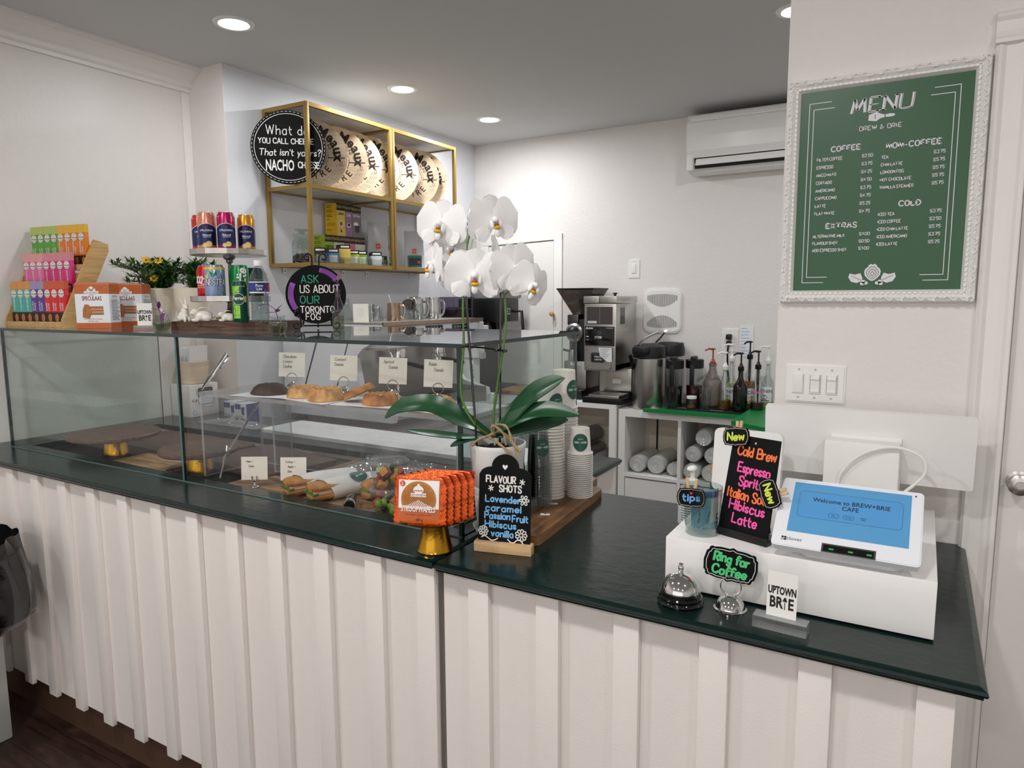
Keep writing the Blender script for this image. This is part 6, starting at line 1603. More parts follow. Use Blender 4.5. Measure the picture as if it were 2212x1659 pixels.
def shelf_goods():
    z0 = 1.71+.0145
    c = T('storage_jar', 'clear lidded glass jar of dark tea at the near end of the lower shelf', 'jar', (-2.8, 2.632, z0))
    b = B(); b.lathe([(0, 0), (.05, 0), (.053, .005), (.053, .105), (.042, .13), (.042, .137), (.046, .14)], 'clear_thick'); b.done('jar_body', c)
    b = B(); b.lathe([(.047, .141), (.047, .15), (.02, .156), (.014, .163), (.034, .172), (.036, .178), (0, .178)], 'clear_thick'); b.done('lid', c)
    b = B(); b.lathe([(0, .003), (.05, .003), (.05, .04), (.03, .055), (0, .05)], 'choc_dark'); b.done('tea', c)
    b = B(RZ(15)); b.warp = cylwrap(.0545); o = bracket(.05, .03); b.prism(o, 0, .0006, 'chalkboard'); b.hand('tea', .011, .0022, .001, 'chalk_white'); b.done('tag', c)
    def tea_box(lab, y, z, w, h, d, side, front, top, name, rz=4):
        c = T('tea_box', lab, 'tea box', (-2.906, y, z), 90, 'tea boxes on the lower shelf')
        b = B(); b.rng((-w/2, -d/2, 0), (w/2, d/2, h), side, bev=.001); M = UP @ TR(0, 0, d/2+.0005)
        b.quad(-w/2, 0, w/2, h, 0, front, M); b.quad(-w/2, h*.78, w/2, h, .0003, 'black', M); b.text('BIGELOW', h*.075, .0006, 'gold_print', M, 0, h*.86, sx=min(1, w*.9/(h*.42)), bold=.01)
        if top: top(b, M, w, h)
        b.done('carton', c); return c
    def lemon(b, M, w, h): b.hand('Lemon', h*.1, .002, .0006, 'ink', M, 0, h*.65, fit=w*.7); b.ell(0, h*.38, w*.27, w*.27, .0006, 'white', M, 20); b.ell(0, h*.38, w*.2, w*.2, .0009, 'orange_brown', M, 20); b.poly([(-w*.1, h*.12), (w*.1, h*.12), (0, h*.22)], .0006, 'ink', M)
    def grey_(b, M, w, h): b.hand('Earl Grey', h*.08, .0018, .0006, 'white', M, 0, h*.66, fit=w*.75); b.ell(-w*.1, h*.42, w*.27, w*.16, .0006, 'paper', M, 20); b.poly([(-w*.2, h*.16), (w*.25, h*.16), (w*.3, h*.38), (-w*.25, h*.38)], .0008, 'dark_grey', M)
    def lav(b, M, w, h): b.hand('Lady', h*.09, .002, .0006, 'white', M, 0, h*.64, fit=w*.6); b.ell(0, h*.36, w*.3, w*.24, .0006, 'paper', M, 20); b.ell(0, h*.37, w*.22, w*.16, .0009, 'choc_dark', M, 20)
    def cherry(b, M, w, h):
        for x, y in ((-.3, .3), (.1, .5), (.3, .2), (-.1, .12)): b.ell(w*x, h*y, w*.12, w*.14, .0006, 'choc_red', M, 14)
    def green(b, M, w, h): b.hand('GREEN', h*.11, .0026, .0006, 'ink', M, 0, h*.56, fit=w*.8); b.hand('THE', h*.1, .0026, .0006, 'ink', M, 0, h*.4, fit=w*.5)
    def side_print(c, w, h, d, m, rows):
        b = B(TR(-w/2-.0006, 0, 0) @ RZ(-90) @ UP); b.quad(-d/2+.001, .001, d/2-.001, h-.001, 0, m)
        for yy, ww in rows: b.quad(-d*.38, h*yy, -d*.38+d*ww, h*(yy+.016), .0004, 'ink')
        for k in (-1, 0, 1): b.ell(k*d*.24, h*.36, d*.09, d*.09, .0004, 'ink', None, 12); b.ell(k*d*.24, h*.36, d*.065, d*.065, .0007, m, None, 12)
        b.done('side_print', c)
    H = .172; z1 = z0+H+.0006
    for lab, y0, y1, z, h, sd, fr, fn in (('green tea box at the left end of the bottom row', 2.855, 2.921, z0, H, 'tea_green', 'tea_green', green), ('pink cherry tea box in the bottom row, next to the green one', 2.923, 3.005, z0, H, 'tea_pink', 'tea_pale', cherry), ('pink cherry tea box in the middle of the bottom row', 3.007, 3.09, z0, H, 'tea_pink', 'tea_rose', cherry), ('pink cherry tea box at the right end of the bottom row', 3.092, 3.175, z0, H, 'tea_pink', 'tea_pale', cherry),
                                        ('yellow lemon tea box at the left end of the upper row', 2.952, 3.018, z1, .18, 'tea_yellow', 'tea_lemon', lemon), ('lavender tea box in the middle of the upper row', 3.0195, 3.073, z1, .178, 'tea_lilac', 'tea_lilac', lav), ('grey tea box at the right end of the upper row', 3.0745, 3.15, z1, .176, 'tea_grey', 'tea_grey', grey_)):
        c = tea_box(lab, (y0+y1)/2, z, y1-y0, h, .088, sd, fr, fn, 'b')
        if 'left end' in lab: side_print(c, y1-y0, h, .088, sd, ((.92, .5), (.87, .4), (.78, .5), (.73, .6), (.64, .45), (.59, .55), (.5, .3), (.18, .4)))
    # tea sachets in clear trays
    rnd = random.Random(12)
    for y, m, n, lab in ((2.665, 'black', 3, 'black tea sachet standing in the near tray'), (2.76, 'can_teal', 4, 'black and white tea sachet in the near tray'), (2.848, 'tea_lemon', 5, 'yellow lemon tea sachet standing in the tray'), (2.915, 'tea_green', 5, 'green tea sachet leaning in the tray'), (2.978, 'can_lime', 3, 'lime tea sachet leaning in the tray'), (3.1, 'box_pale', 4, 'white and blue tea sachet in the far tray')):
        for k in range(n):
            lift = .026 if m == 'tea_lemon' else 0
            b = B(RX(-6-(5*k if m in ('tea_green', 'can_lime', 'box_pale') else 0)) @ UP); b.box((0, .042+lift, 0), (.058, .084, .003), m, None, .001); b.quad(-.029, .062+lift, .029, .084+lift, .002, 'black'); b.quad(-.022, .068+lift, .022, .077+lift, .0023, 'gold_print' if k % 2 else 'white'); b.quad(-.02, .012+lift, .02, .048+lift, .002, 'tea_lemon' if m == 'tea_lemon' else 'tea_pale' if m != 'black' else 'grey')
            if lift: b.quad(-.027, 0, .027, .03, -.001, m)
            tag(b.done('tea_sachet', None, (-2.708-.009*k, y+.003*k, z0+.0012), 48+rnd.uniform(-4, 4)), lab, 'tea sachet', lab.replace('tea sachet', 'tea sachets'))
    for y, w, lab in ((2.705, .16, 'clear plastic tray of tea sachets nearest the jar'), (2.918, .214, 'clear plastic tray of tea sachets in the middle of the shelf'), (3.1, .14, 'clear plastic tray of tea sachets by the coffee bags')):
        b = B()
        for lo_, hi in (((-.046, -w/2, 0), (.046, w/2, .0007)), ((.044, -w/2, 0), (.046, w/2, .04)), ((-.046, -w/2, 0), (-.044, w/2, .04)), ((-.046, -w/2, 0), (.046, -w/2+.002, .04)), ((-.046, w/2-.002, 0), (.046, w/2, .04))): b.rng(lo_, hi, 'clear')
        tag(b.done('plastic_tray', None, (-2.728, y, z0)), lab, 'tray', 'clear trays on the lower shelf')
    def coffee_bag(lab, loc, rz, h, lab_m, w=.12):
        c = T('coffee_bag', lab, 'coffee bag', loc, rz, 'grey coffee bags on the lower shelf')
        d = .07; n = 10; b = B(); secs = []
        for i in range(n+1):
            t = i/n; dd = d/2*(1-.1*t) if t < .62 else d/2*.9*(1-(t-.62)/.38)+.003; ww = w/2*(1+.04*sin(t*7))
            secs.append((ww, dd, h*t, .006*sin(t*5)))
        vs = [(x, y+o, z) for ww, dd, z, o in secs for x, y in ((-ww, -dd), (ww, -dd), (ww, dd), (-ww, dd))]
        fr = [(4*i, 4*i+1, 4*i+5, 4*i+4) for i in range(n)]; sd = [f for i in range(n) for f in ((4*i+1, 4*i+2, 4*i+6, 4*i+5), (4*i+3, 4*i, 4*i+4, 4*i+7))]; bk = [(4*i+2, 4*i+3, 4*i+7, 4*i+6) for i in range(n)]
        b.add(vs, fr+bk+[(0, 3, 2, 1), (4*n, 4*n+1, 4*n+2, 4*n+3)], 'bag_grey', smooth=True); b.add(vs, sd, 'black_matte')
        b.done('pouch', c)
        b = B(UP @ TR(0, 0, d/2+.001)); b.quad(-.012, h*.42, .012, h*.53, .0006, 'choc_red'); b.text('ES', .01, .001, 'white', None, 0, h*.455)
        if lab_m == 'red': b.quad(-.05, h*.08, -.015, h*.26, .0004, 'tea_red'); b.quad(-.015, h*.08, .05, h*.26, .0004, 'black'); [b.quad(-.008, h*(.22-.03*k), .03, h*(.235-.03*k), .0008, 'white') for k in range(4)]; [b.quad(-.04, h*(.1+.04*k), -.026, h*(.125+.04*k), .0008, 'white') for k in range(3)]
        else: b.quad(-.04, h*.06, .045, h*.36, .0004, 'bag_green'); b.quad(-.034, h*.1, .04, h*.3, .0007, 'tea_navy'); b.quad(.02, h*.16, .036, h*.22, .001, 'choc_red')
        b.done('label', c)
    coffee_bag('grey coffee bag with a red label, left of the pair behind the divider', (-2.83, 3.225+.03, z0), 42, .27, 'red')
    coffee_bag('grey coffee bag with a red label, right of the pair behind the divider', (-2.85, 3.36, z0), 42, .26, 'red')
    coffee_bag('grey coffee bag with a green label at the far end of the shelf', (-2.8, 3.56, z0), 40, .24, 'green')
    c = T('small_jar', 'small glass jar with a black lid beside the green-labelled coffee bag', 'jar', (-2.75, 3.675, z0))
    b = B(); b.lathe([(0, 0), (.032, 0), (.034, .004), (.034, .06), (.028, .07), (.028, .08)], 'clear_thick'); b.done('jar_body', c)
    b = B(); b.lathe([(.03, .08), (.038, .083), (.038, .092), (.022, .096), (.02, .115), (0, .116)], 'black'); b.done('lid', c)
    b = B(); b.lathe([(0, .003), (.031, .003), (.031, .035), (0, .04)], 'spice_red'); b.done('spice', c)
for n_, c_ in dict(tea_green='#a3bd2c', tea_pink='#c9666c', tea_pale='#dcd3ce', tea_rose='#d87f80', tea_yellow='#e6b81a', tea_lemon='#d9bd57', tea_lilac='#9c6f92', tea_grey='#7d7378', gold_print='#cdb46c', bag_grey='#c3c4c6', tea_red='#8f1c28', bag_green='#2e6b57', tea_navy='#1a2732', spice_red='#8d5a4c', box_pale='#c8d2dc').items(): mat(n_, c_, .45, var=.05)
shelf_goods()
# ================================================================ espresso corner along the side wall
ZE = .9
def espresso():
    b = B(); b.rng((-2.96, 2.36, .02), (-2.2, 4.5, ZE-.03), 'shelf_grey'); b.rng((-2.966, 2.345, ZE-.03), (-2.17, 4.52, ZE), 'grey')
    tag(b.done('back_counter', None, (0, 0, 0)), 'grey worktop along the side wall under the brass shelves', 'counter')
    c = T('espresso_machine', 'large white and steel espresso machine on the back worktop', 'espresso machine', (-2.6, 3.0, ZE+.0004))
    Mx = TR(2.6, -3.0, -ZE)
    P = Matrix(((1, 0, 0, 0), (0, 0, 1, 0), (0, 1, 0, 0), (0, 0, 0, 1)))
    side = [(-2.94, .94), (-2.2, .94), (-2.19, .98), (-2.2, 1.02), (-2.36, 1.06), (-2.4, 1.1), (-2.43, 1.25), (-2.38, 1.3), (-2.24, 1.36), (-2.235, 1.4), (-2.25, 1.418), (-2.94, 1.418)]
    for y in (2.6, 3.45):
        b = B(Mx @ P); b.prism(side, y, y+.035, 'machine_white')
        if y < 3:
            b.prism([(-2.83, 1.0), (-2.82, 1.0), (-2.66, 1.39), (-2.67, 1.39)], y-.0012, y, 'dark_grey'); b.prism([(-2.6, 1.0), (-2.593, 1.0), (-2.46, 1.36), (-2.467, 1.36)], y-.0012, y, 'dark_grey')
        b.done('side_panel', c)
    b = B(Mx); b.rng((-2.93, 2.635, .95), (-2.44, 3.45, 1.4), 'steel'); b.done('body', c)
    b = B(Mx); b.rng((-2.44, 2.635, 1.3), (-2.252, 3.45, 1.412), 'machine_white', bev=.01); b.rng((-2.44, 2.64, 1.29), (-2.3, 3.445, 1.31), 'steel'); b.done('head', c)
    b = B(Mx); b.rng((-2.94, 2.6, 1.4185), (-2.245, 3.485, 1.428), 'steel'); b.rng((-2.25, 2.6, 1.412), (-2.238, 3.485, 1.43), 'steel_warm'); b.done('cup_tray', c)
    b = B(Mx); b.rng((-2.45, 2.64, .95), (-2.2, 3.45, 1.03), 'steel'); b.rng((-2.44, 2.66, 1.03), (-2.215, 3.43, 1.034), 'dark_grey'); b.done('drip_tray', c)
    for y in (2.78, 3.02, 3.26):
        b = B(Mx @ TR(-2.2505, y, 1.379)); b.box((0, 0, 0), (.004, .15, .046), 'black_gloss', None, .001)
        for k in range(5): b.ell(0, 0, .006, .006, 0, 'steel', TR(.0025, -.052+.026*k, .008) @ RY(90), 10); b.quad(-.004, -.008, .004, -.005, 0, 'led_blue', TR(.0025, -.052+.026*k, -.006) @ RZ(90) @ UP)
        b.done('button_panel', c)
    for y in (2.86, 3.2):
        b = B(Mx @ TR(-2.36, y, 1.22)); b.lathe([(.03, .08), (.036, .05), (.036, .02), (.04, .018), (.04, 0), (.03, -.004), (.03, -.02), (0, -.022)], 'chrome'); gh = b.done('group_head', c)
        b = B(Mx @ TR(-2.36, y, 1.21)); b.tube([(.03, 0, 0), (.07, 0, -.004), (.17, 0, -.02)], [.008, .01, .012], 'black'); b.tube([(0, .012, -.02), (0, .014, -.04)], .006, 'chrome'); b.tube([(0, -.012, -.02), (0, -.014, -.04)], .006, 'chrome'); b.done('portafilter', gh)
    for y in (2.7, 3.38):
        b = B(Mx); b.tube([(-2.3, y, 1.3), (-2.28, y, 1.26), (-2.25, y, 1.2), (-2.25, y+.01, 1.08)], .006, 'chrome'); b.done('steam_wand', c)
    for x in (-2.88, -2.3):
        for y in (2.66, 3.42):
            b = B(Mx); b.lathe([(.022, .9), (.022, .95)], 'black', TR(x, y, 0), cap=True); b.done('foot', c)
    zt = ZE+.5285
    def glass(nm, lab, loc, pr, m='clear', cat='cup', grp=None):
        b = B(); b.lathe(pr, m, n=26); return tag(b.done(nm, None, loc), lab, cat, grp)
    glass('plastic_tub', 'tall clear plastic tub upside down behind the white card, on the espresso machine', (-2.56, 2.66, zt), [(.05, 0), (.046, .11), (.04, .118), (0, .12)])
    c = T('card_block', 'cream card leaning on the espresso machine behind the slim bottle', 'card', (-2.42, 2.63, zt), 48); b = B(RX(-6)); b.rng((-.03, -.003, 0), (.045, .003, .092), 'cardstock'); b.quad(-.006, .03, .02, .07, .0035, 'white_matte', UP); b.done('sheet', c)
    glass('plastic_tub', 'short clear plastic tub upside down on the espresso machine', (-2.47, 2.79, zt), [(.05, 0), (.0505, .004), (.045, .07), (.04, .078), (0, .08)])
    def pitcher(lab, loc, r, h, rz, m='chrome', lid=False):
        c = T('milk_pitcher', lab, 'milk pitcher', loc, rz, 'steel pitchers on the espresso machine')
        b = B(); b.lathe([(0, 0), (r*.96, 0), (r, .004), (r*.97, h*.45), (r*.9, h*.8), (r*.93, h), (r*.9, h), (r*.87, h*.8), (r*.93, h*.3), (0, .006)], m, n=32)
        b.done('jug', c)
        b = B(); b.tube(smooth([(r*.9, 0, h*.85), (r*1.5, 0, h*.82), (r*1.6, 0, h*.5), (r*1.35, 0, h*.2), (r*.95, 0, h*.18)], 4), .0042, m, sq=1.6); b.done('handle', c)
        if lid: b = B(); b.lathe([(r*.93, h), (r*.9, h+.008), (0, h+.012)], m); b.done('lid', c)
    pitcher('bronze-tinted steel milk pitcher with a spoon in it', (-2.45, 2.93, zt), .038, .092, 20, 'steel_warm')
    b = B(); b.tube([(0, 0, 0), (-.025, -.02, .13)], .003, 'chrome'); tag(b.done('spoon', None, (-2.446, 2.934, zt+.009)), 'steel spoon standing in the bronze-tinted pitcher', 'spoon')
    pitcher('small steel pitcher behind the bronze-tinted one', (-2.57, 2.87, zt), .032, .085, 30)
    pitcher('tall lidded steel pitcher beside the stacked glasses', (-2.5, 3.185, zt), .047, .115, 10, 'chrome', True)
    pitcher('tallest steel pitcher nearest the grinder hopper', (-2.49, 3.33, zt), .047, .122, 8)
    gp = [(.034, 0), (.036, .002), (.033, .03), (.028, .035), (.027, .085), (.022, .088), (0, .088)]
    glass('drinking_glass', 'upturned drinking glass, front one beside the lidded pitcher', (-2.4, 3.075, zt), gp, 'clear_thick', 'glass', 'upturned glasses on the machine')
    glass('drinking_glass', 'upturned drinking glass, rear one beside the lidded pitcher', (-2.5, 3.08, zt), gp, 'clear_thick', 'glass', 'upturned glasses on the machine')
    c = T('tea_strainer', 'round mesh strainer propped on the upturned glasses', 'strainer', (-2.47, 3.08, zt+.125), 35)
    b = B(RX(-78) @ TR(0, .045, 0)); b.tube([(.034*cos(t), .034*sin(t), 0) for t in [i*2*pi/30 for i in range(30)]], .0028, 'steel_dark', closed=True); b.done('rim', c)
    b = B(RX(-78) @ TR(0, .045, 0)); b.lathe([(.033, 0), (.028, .014), (.016, .022), (0, .025)], 'smoke'); b.done('mesh', c)
    b = B(RX(-78) @ TR(0, .045, 0)); b.tube([(.03, .015, 0), (.055, .05, .006)], .004, 'steel_dark'); b.tube([(0, -.034, 0), (0, -.044, 0)], .005, 'bamboo'); b.done('handle', c)
    # grinder with violet hopper
    c = T('coffee_grinder', 'coffee grinder with a clear violet hopper of beans beside the espresso machine', 'coffee grinder', (-2.66, 3.82, ZE+.0004))
    b = B(); b.rng((-.08, -.08, 0), (.08, .08, .44), 'black', bev=.01); b.lathe([(.05, .44), (.06, .47), (.05, .5)], 'black', cap=True); b.done('body', c)
    b = B(); b.lathe([(.07, .5), (.115, .52), (.115, .63), (.118, .64), (.118, .652), (0, .654)], 'smoke_violet', n=36, sq=1); b.done('hopper', c)
    b = B(); b.lathe([(0, .502), (.065, .503), (.108, .525), (.108, .57), (.06, .585), (0, .58)], 'choc_dark'); b.done('beans', c)
    # white grinder with display
    c = T('espresso_grinder', 'white espresso grinder with a blue display beside the tall black machine', 'coffee grinder', (-2.5, 3.74, ZE+.0004))
    b = B(TR(.05, 0, 0)); b.prism(rrect(.2, .15, .05), 0, .035, 'white'); b.lathe([(.052, .036), (.05, .038), (0, .038)], 'grey', TR(.045, 0, 0)); b.done('base', c)
    b = B(); b.prism(rrect(.09, .11, .03), .03, .36, 'white'); b.prism(rrect(.13, .12, .03, cx=.015), .27, .36, 'white'); b.rng((.08, -.025, .26), (.1, .025, .3), 'shelf_grey', bev=.004); b.done('column', c)
    b = B(); b.prism(rrect(.17, .14, .04, cx=.025), .4, .47, 'white'); b.prism(rrect(.13, .1, .03, cx=.02), .36, .4, 'white_matte'); b.lathe([(.008, .47), (.008, .49), (.014, .494), (.014, .505), (0, .51)], 'steel', TR(.03, 0, 0)); hd = b.done('head', c)
    b = B(TR(.1105, 0, .43)); b.box((0, 0, .012), (.003, .08, .035), 'display_blue', RY(-12), .001); b.done('display', hd)
    # tall black brewer
    c = T('coffee_brewer', 'tall black coffee brewer in the back corner by the access door', 'coffee brewer', (-2.64, 4.2, ZE+.0004))
    b = B(); b.rng((-.16, -.16, 0), (.12, .16, .03), 'black', bev=.004); b.rng((-.16, -.14, .03), (-.02, .14, .56), 'black', bev=.004); b.rng((-.16, -.16, .48), (.14, .16, .64), 'black', bev=.006); b.done('body', c)
    b = B(); b.rng((-.1, -.1, .6405), (.14, .2, .76), 'grey', bev=.006); b.rng((-.08, -.08, .76), (.12, .18, .775), 'black', bev=.004); b.done('tank', c)
    b = B(); b.lathe([(.03, .4), (.06, .48)], 'black_gloss', TR(.06, 0, 0), cap=True); b.quad(-.03, .53, .04, .57, .0, 'paper', TR(.1405, 0, 0) @ RZ(90) @ UP); b.quad(-.025, .535, .035, .565, .0004, 'black', TR(.1405, 0, 0) @ RZ(90) @ UP); b.text('illy', .016, .0008, 'white', TR(.1405, 0, 0) @ RZ(90) @ UP, .005, .543); b.done('brew_head', c)
    b = B(); b.tube([(.14, .1, .55), (.2, .1, .55), (.21, .1, .42)], .011, 'black'); b.done('spout', c)
    tag(B(TR(0, 0, 0)).rng((-.12, -.1, 0), (.14, .16, .025), 'acacia', bev=.004).done('cutting_board', None, (-2.36, 4.1, ZE+.0004)), 'brown wooden board on the back worktop before the black brewer', 'cutting board')
mat('machine_white', '#d9dade', .3, var=.02); mat('steel_warm', '#b59c86', .25, metal=1, var=.08); mat('led_blue', '#3a6cff', .4, emit=1.5); mat('display_blue', '#2f8fe8', .3, emit=.8)
espresso()
# ================================================================ back wall: grinders, airpots, syrups, cube shelf
def back_station():
    c = T('open_cabinet', 'white open cabinet under the bulk coffee grinder, holding cup sleeves', 'cabinet', (-2.165, 4.1, 0))
    W, D, H, t = .52, .42, .868, .035
    b = B(); b.rng((0, 0, 0), (t, D, H-.03), 'white'); b.done('side_panel', c)
    b = B(); b.rng((W-t*1.3, 0, 0), (W, D, H-.03), 'white'); b.done('side_panel', c)
    b = B(); b.rng((0, 0, H-.03), (W, D, H), 'white'); b.done('top', c)
    b = B(); b.rng((t, .01, .4), (W-t*1.3, D, .43), 'white'); b.done('shelf', c)
    b = B(); b.rng((t, D-.01, 0), (W-t*1.3, D, H-.03), 'cream'); b.done('back_panel', c)
    c = T('cube_shelf', 'white cube shelf under the airpots, holding plastic-wrapped cup sleeves', 'shelf', (-1.635, 4.12, 0))
    W, D, H, t = .79, .39, .843, .045
    for x0, x1 in ((0, t), (W-t, W)):
        b = B(); b.rng((x0, 0, 0), (x1, D, H-t), 'white'); b.done('side_panel', c)
    b = B(); b.rng((0, 0, H-t), (W, D, H), 'white'); b.done('top', c)
    b = B(); b.rng((0, .0005, 0), (W, D, .03), 'white'); b.done('bottom', c)
    b = B(); b.rng((W/2-.01, .001, .03), (W/2+.01, D, H-t), 'white'); b.done('divider', c)
    for x0, x1 in ((t, W/2-.01), (W/2+.01, W-t)):
        b = B(); b.rng((x0, .001, .41), (x1, D, .43), 'white'); b.done('shelf', c)
        b = B(); b.rng((x0+.003, .006, .035), (x1-.003, .02, .402), 'white'); b.done('door', c)
    b = B(); b.rng((t, D-.008, .03), (W-t, D-.004, H-t), 'cream'); b.tube([(.13, D-.012, H-t), (.13, D-.012, .45)], .006, 'black'); b.done('back_panel', c)
    b = B(); b.rng((-.845, 3.78, 0), (-.4, 4.5, .86), 'white'); tag(b.done('side_cabinet', None, (0, 0, 0)), 'white cabinet on the right of the cube shelf under the angled green board', 'cabinet')
    # cup sleeves
    p = None
    for x, y, z, rz, r, L, m, lab in ((-1.526, 4.16, .431, 0, .057, .3, 'film', 'plastic-wrapped cup sleeve at the left of the left cube'), (-1.406, 4.17, .431, 0, .06, .3, 'film', 'plastic-wrapped cup sleeve in the middle of the left cube'), (-1.298, 4.18, .431, 0, .043, .28, 'film', 'plastic-wrapped cup sleeve with black lettering at the right of the left cube'),
                                (-1.17, 4.14, .431, 0, .053, .32, 'film', 'plastic-wrapped cup sleeve at the bottom left of the right cube'), (-1.06, 4.145, .431, 0, .053, .32, 'film', 'plastic-wrapped cup sleeve at the bottom middle of the right cube'), (-.952, 4.15, .431, 0, .05, .32, 'film', 'plastic-wrapped cup sleeve at the bottom right of the right cube'), (-1.165, 4.15, .54, 0, .052, .32, 'film', 'plastic-wrapped cup sleeve on the left of the second layer'), (-1.05, 4.155, .54, 0, .052, .32, 'film', 'plastic-wrapped cup sleeve on the right of the second layer'), (-1.1, 4.14, .648, 4, .053, .3, 'film', 'plastic-wrapped cup sleeve on top of the pile in the right cube'),
                                (-2.045, 4.16, .432, 0, .056, .32, 'film_grey', 'grey plastic-wrapped cup sleeve in the open cabinet, lower left'), (-1.92, 4.17, .432, 0, .055, .32, 'film_grey', 'grey plastic-wrapped cup sleeve in the open cabinet, front one'), (-1.795, 4.17, .432, 0, .048, .3, 'film_grey', 'grey plastic-wrapped cup sleeve in the open cabinet, lower right'), (-1.96, 4.17, .548, -4, .058, .3, 'film_grey', 'grey plastic-wrapped cup sleeve in the open cabinet, on top')):
        c = T('cup_sleeve', lab, 'cup sleeve', (x, y, z), rz, 'plastic-wrapped cup sleeves')
        Mr = TR(0, 0, r) @ RX(-90); n = 26; rnd = random.Random(int(-x*1000)); vs = []
        pr = [(.05, -.0), (.25, -.008), (.2, .004), (.5, -.006), (.62, .01), (.9, .004), (1, .02)]+[(1, .02+(L-.02)*k/6) for k in range(1, 7)]
        b = B(Mr)
        for q, (k, zz) in enumerate(pr):
            for i in range(n): vs.append((r*k*(1+rnd.uniform(-.09 if q < 6 else -.04, .01))*cos(2*pi*i/n), r*k*(1+rnd.uniform(-.09 if q < 6 else -.04, .01))*sin(2*pi*i/n), zz))
        b.add(vs, [(j*n+i, j*n+(i+1) % n, (j+1)*n+(i+1) % n, (j+1)*n+i) for j in range(len(pr)-1) for i in range(n)], m, smooth=True); b.done('plastic_wrap', c)
        b = B(Mr)
        pr = [(0, .012)]
        for k in range(int(L/.014)): pr += [(r*.86, .012+.014*k), (r*.9, .016+.014*k), (r*.86, .02+.014*k)]
        b.lathe(pr, 'cup_white', n=24); b.done('cups', c)
        if 'lettering' in lab:
            b = B(TR(0, 0, r)); 
            for k in range(26): b.box((0, 0, 0), (.006+.006*rnd.random(), .008, .004), 'black', TR(0, .03+.22*rnd.random(), 0) @ RY(-90+100*rnd.random()) @ TR(0, 0, r*1.01)); 
            b.done('lettering', c)
    # bulk grinder
    c = T('bulk_grinder', 'tall steel bulk coffee grinder with black control panel on the back wall', 'coffee grinder', (-1.76, 4.1, .8685))
    Mx = TR(1.76, -4.1, -.8685)
    b = B(Mx); b.rng((-1.868, 4.1, 1.08), (-1.652, 4.46, 1.505), 'steel', bev=.004); b.rng((-1.868, 4.108, 1.12), (-1.652, 4.455, 1.09), 'steel_dark'); b.done('housing', c)
    b = B(Mx); b.rng((-1.872, 4.095, 1.508), (-1.765, 4.46, 1.552), 'steel', bev=.003); b.rng((-1.762, 4.095, 1.508), (-1.648, 4.46, 1.552), 'steel', bev=.003)
    for x in (-1.82, -1.7): b.lathe([(.008, 1.552), (.008, 1.562), (.018, 1.572), (0, 1.575)], 'black', TR(x, 4.2, 0))
    b.done('hopper_lid', c)
    b = B(Mx @ TR(-1.76, 4.0985, 0) @ UP); b.quad(-.09, 1.375, .086, 1.485, 0, 'smoke_dark'); b.quad(-.002, 1.378, .0, 1.482, .0004, 'steel'); b.quad(-.082, 1.382, -.022, 1.396, .0006, 'paper'); b.text('REGULAR', .008, .001, 'ink', None, -.052, 1.385); b.done('window', c)
    b = B(Mx @ TR(-1.76, 4.0985, 0) @ UP); b.quad(-.102, 1.24, .1, 1.362, 0, 'black_gloss'); b.text('BUNN', .012, .0005, 'white', None, -.07, 1.344, bold=.02); b.box((-.006, 1.293, .006), (.05, .02, .016), 'chrome', None, .004); b.quad(-.012, 1.31, .012, 1.335, .0006, 'dark_grey'); b.quad(-.092, 1.295, -.076, 1.3, .0006, 'white'); b.quad(-.092, 1.275, -.076, 1.279, .0006, 'grey'); b.quad(.045, 1.35, .092, 1.355, .0006, 'grey'); b.done('control_panel', c)
    b = B(Mx @ TR(-1.76, 4.0985, 0) @ UP); b.prism(rrect(.17, .135, .012, cx=-.006, cy=1.16), 0, .006, 'steel'); b.prism(rrect(.12, .085, .02, cx=-.006, cy=1.165), .006, .012, 'steel'); b.prism(rrect(.1, .065, .015, cx=-.006, cy=1.165), .012, .0125, 'steel_dark'); b.quad(-.046, 1.14, .03, 1.185, .0132, 'black'); b.text('PRESS', .012, .0136, 'white', None, -.03, 1.166, 'LEFT'); b.text('GRIND', .012, .0136, 'white', None, -.03, 1.148, 'LEFT')
    for x in (-.085, .074):
        for z in (1.1, 1.215): b.ell(x, z, .004, .004, .0065, 'dark_grey', n=10)
    b.done('chute_door', c)
    b = B(Mx @ TR(-1.73, 4.083, 1.175) @ RX(3) @ UP); b.poly([(-.03, .055), (.06, .055), (.06, -.032), (.03, -.035), (.01, -.02), (-.02, .0)], 0, 'paper'); [b.ribbon([(-.018, .045-.011*k), (.045-.01*(k % 3), .046-.011*k)], .002, .0004, 'ink', None, False) for k in range(6)]
    b.done('note', c)
    b = B(Mx); b.rng((-1.84, 4.3, .93), (-1.62, 4.46, 1.08), 'steel', bev=.003); b.rng((-1.83, 4.27, .93), (-1.8, 4.3, 1.08), 'steel'); b.quad(-.05, .98, .01, 1.02, 0, 'paper', TR(-1.7, 4.298, 0) @ UP); b.quad(-.05, 1.012, .01, 1.02, .0005, 'tea_yellow', TR(-1.7, 4.298, 0) @ UP); b.done('rear_column', c)
    b = B(Mx); b.rng((-1.88, 4.0+.105, .869), (-1.61, 4.46, .905), 'black', bev=.003); b.rng((-1.84, 4.11, .905), (-1.63, 4.28, .925), 'steel', bev=.002); b.done('base', c)
    b = B(Mx @ TR(-1.6515, 4.25, 0) @ RZ(90) @ UP); b.quad(-.08, 1.375, .0, 1.48, 0, 'smoke_dark'); b.done('side_window', c)
    # hopper grinder
    c = T('hopper_grinder', 'coffee grinder with a smoky funnel hopper and a big dial, left of the bulk grinder', 'coffee grinder', (-2.015, 4.34, .8685))
    Mx = TR(1.98, -4.27, -.8685)
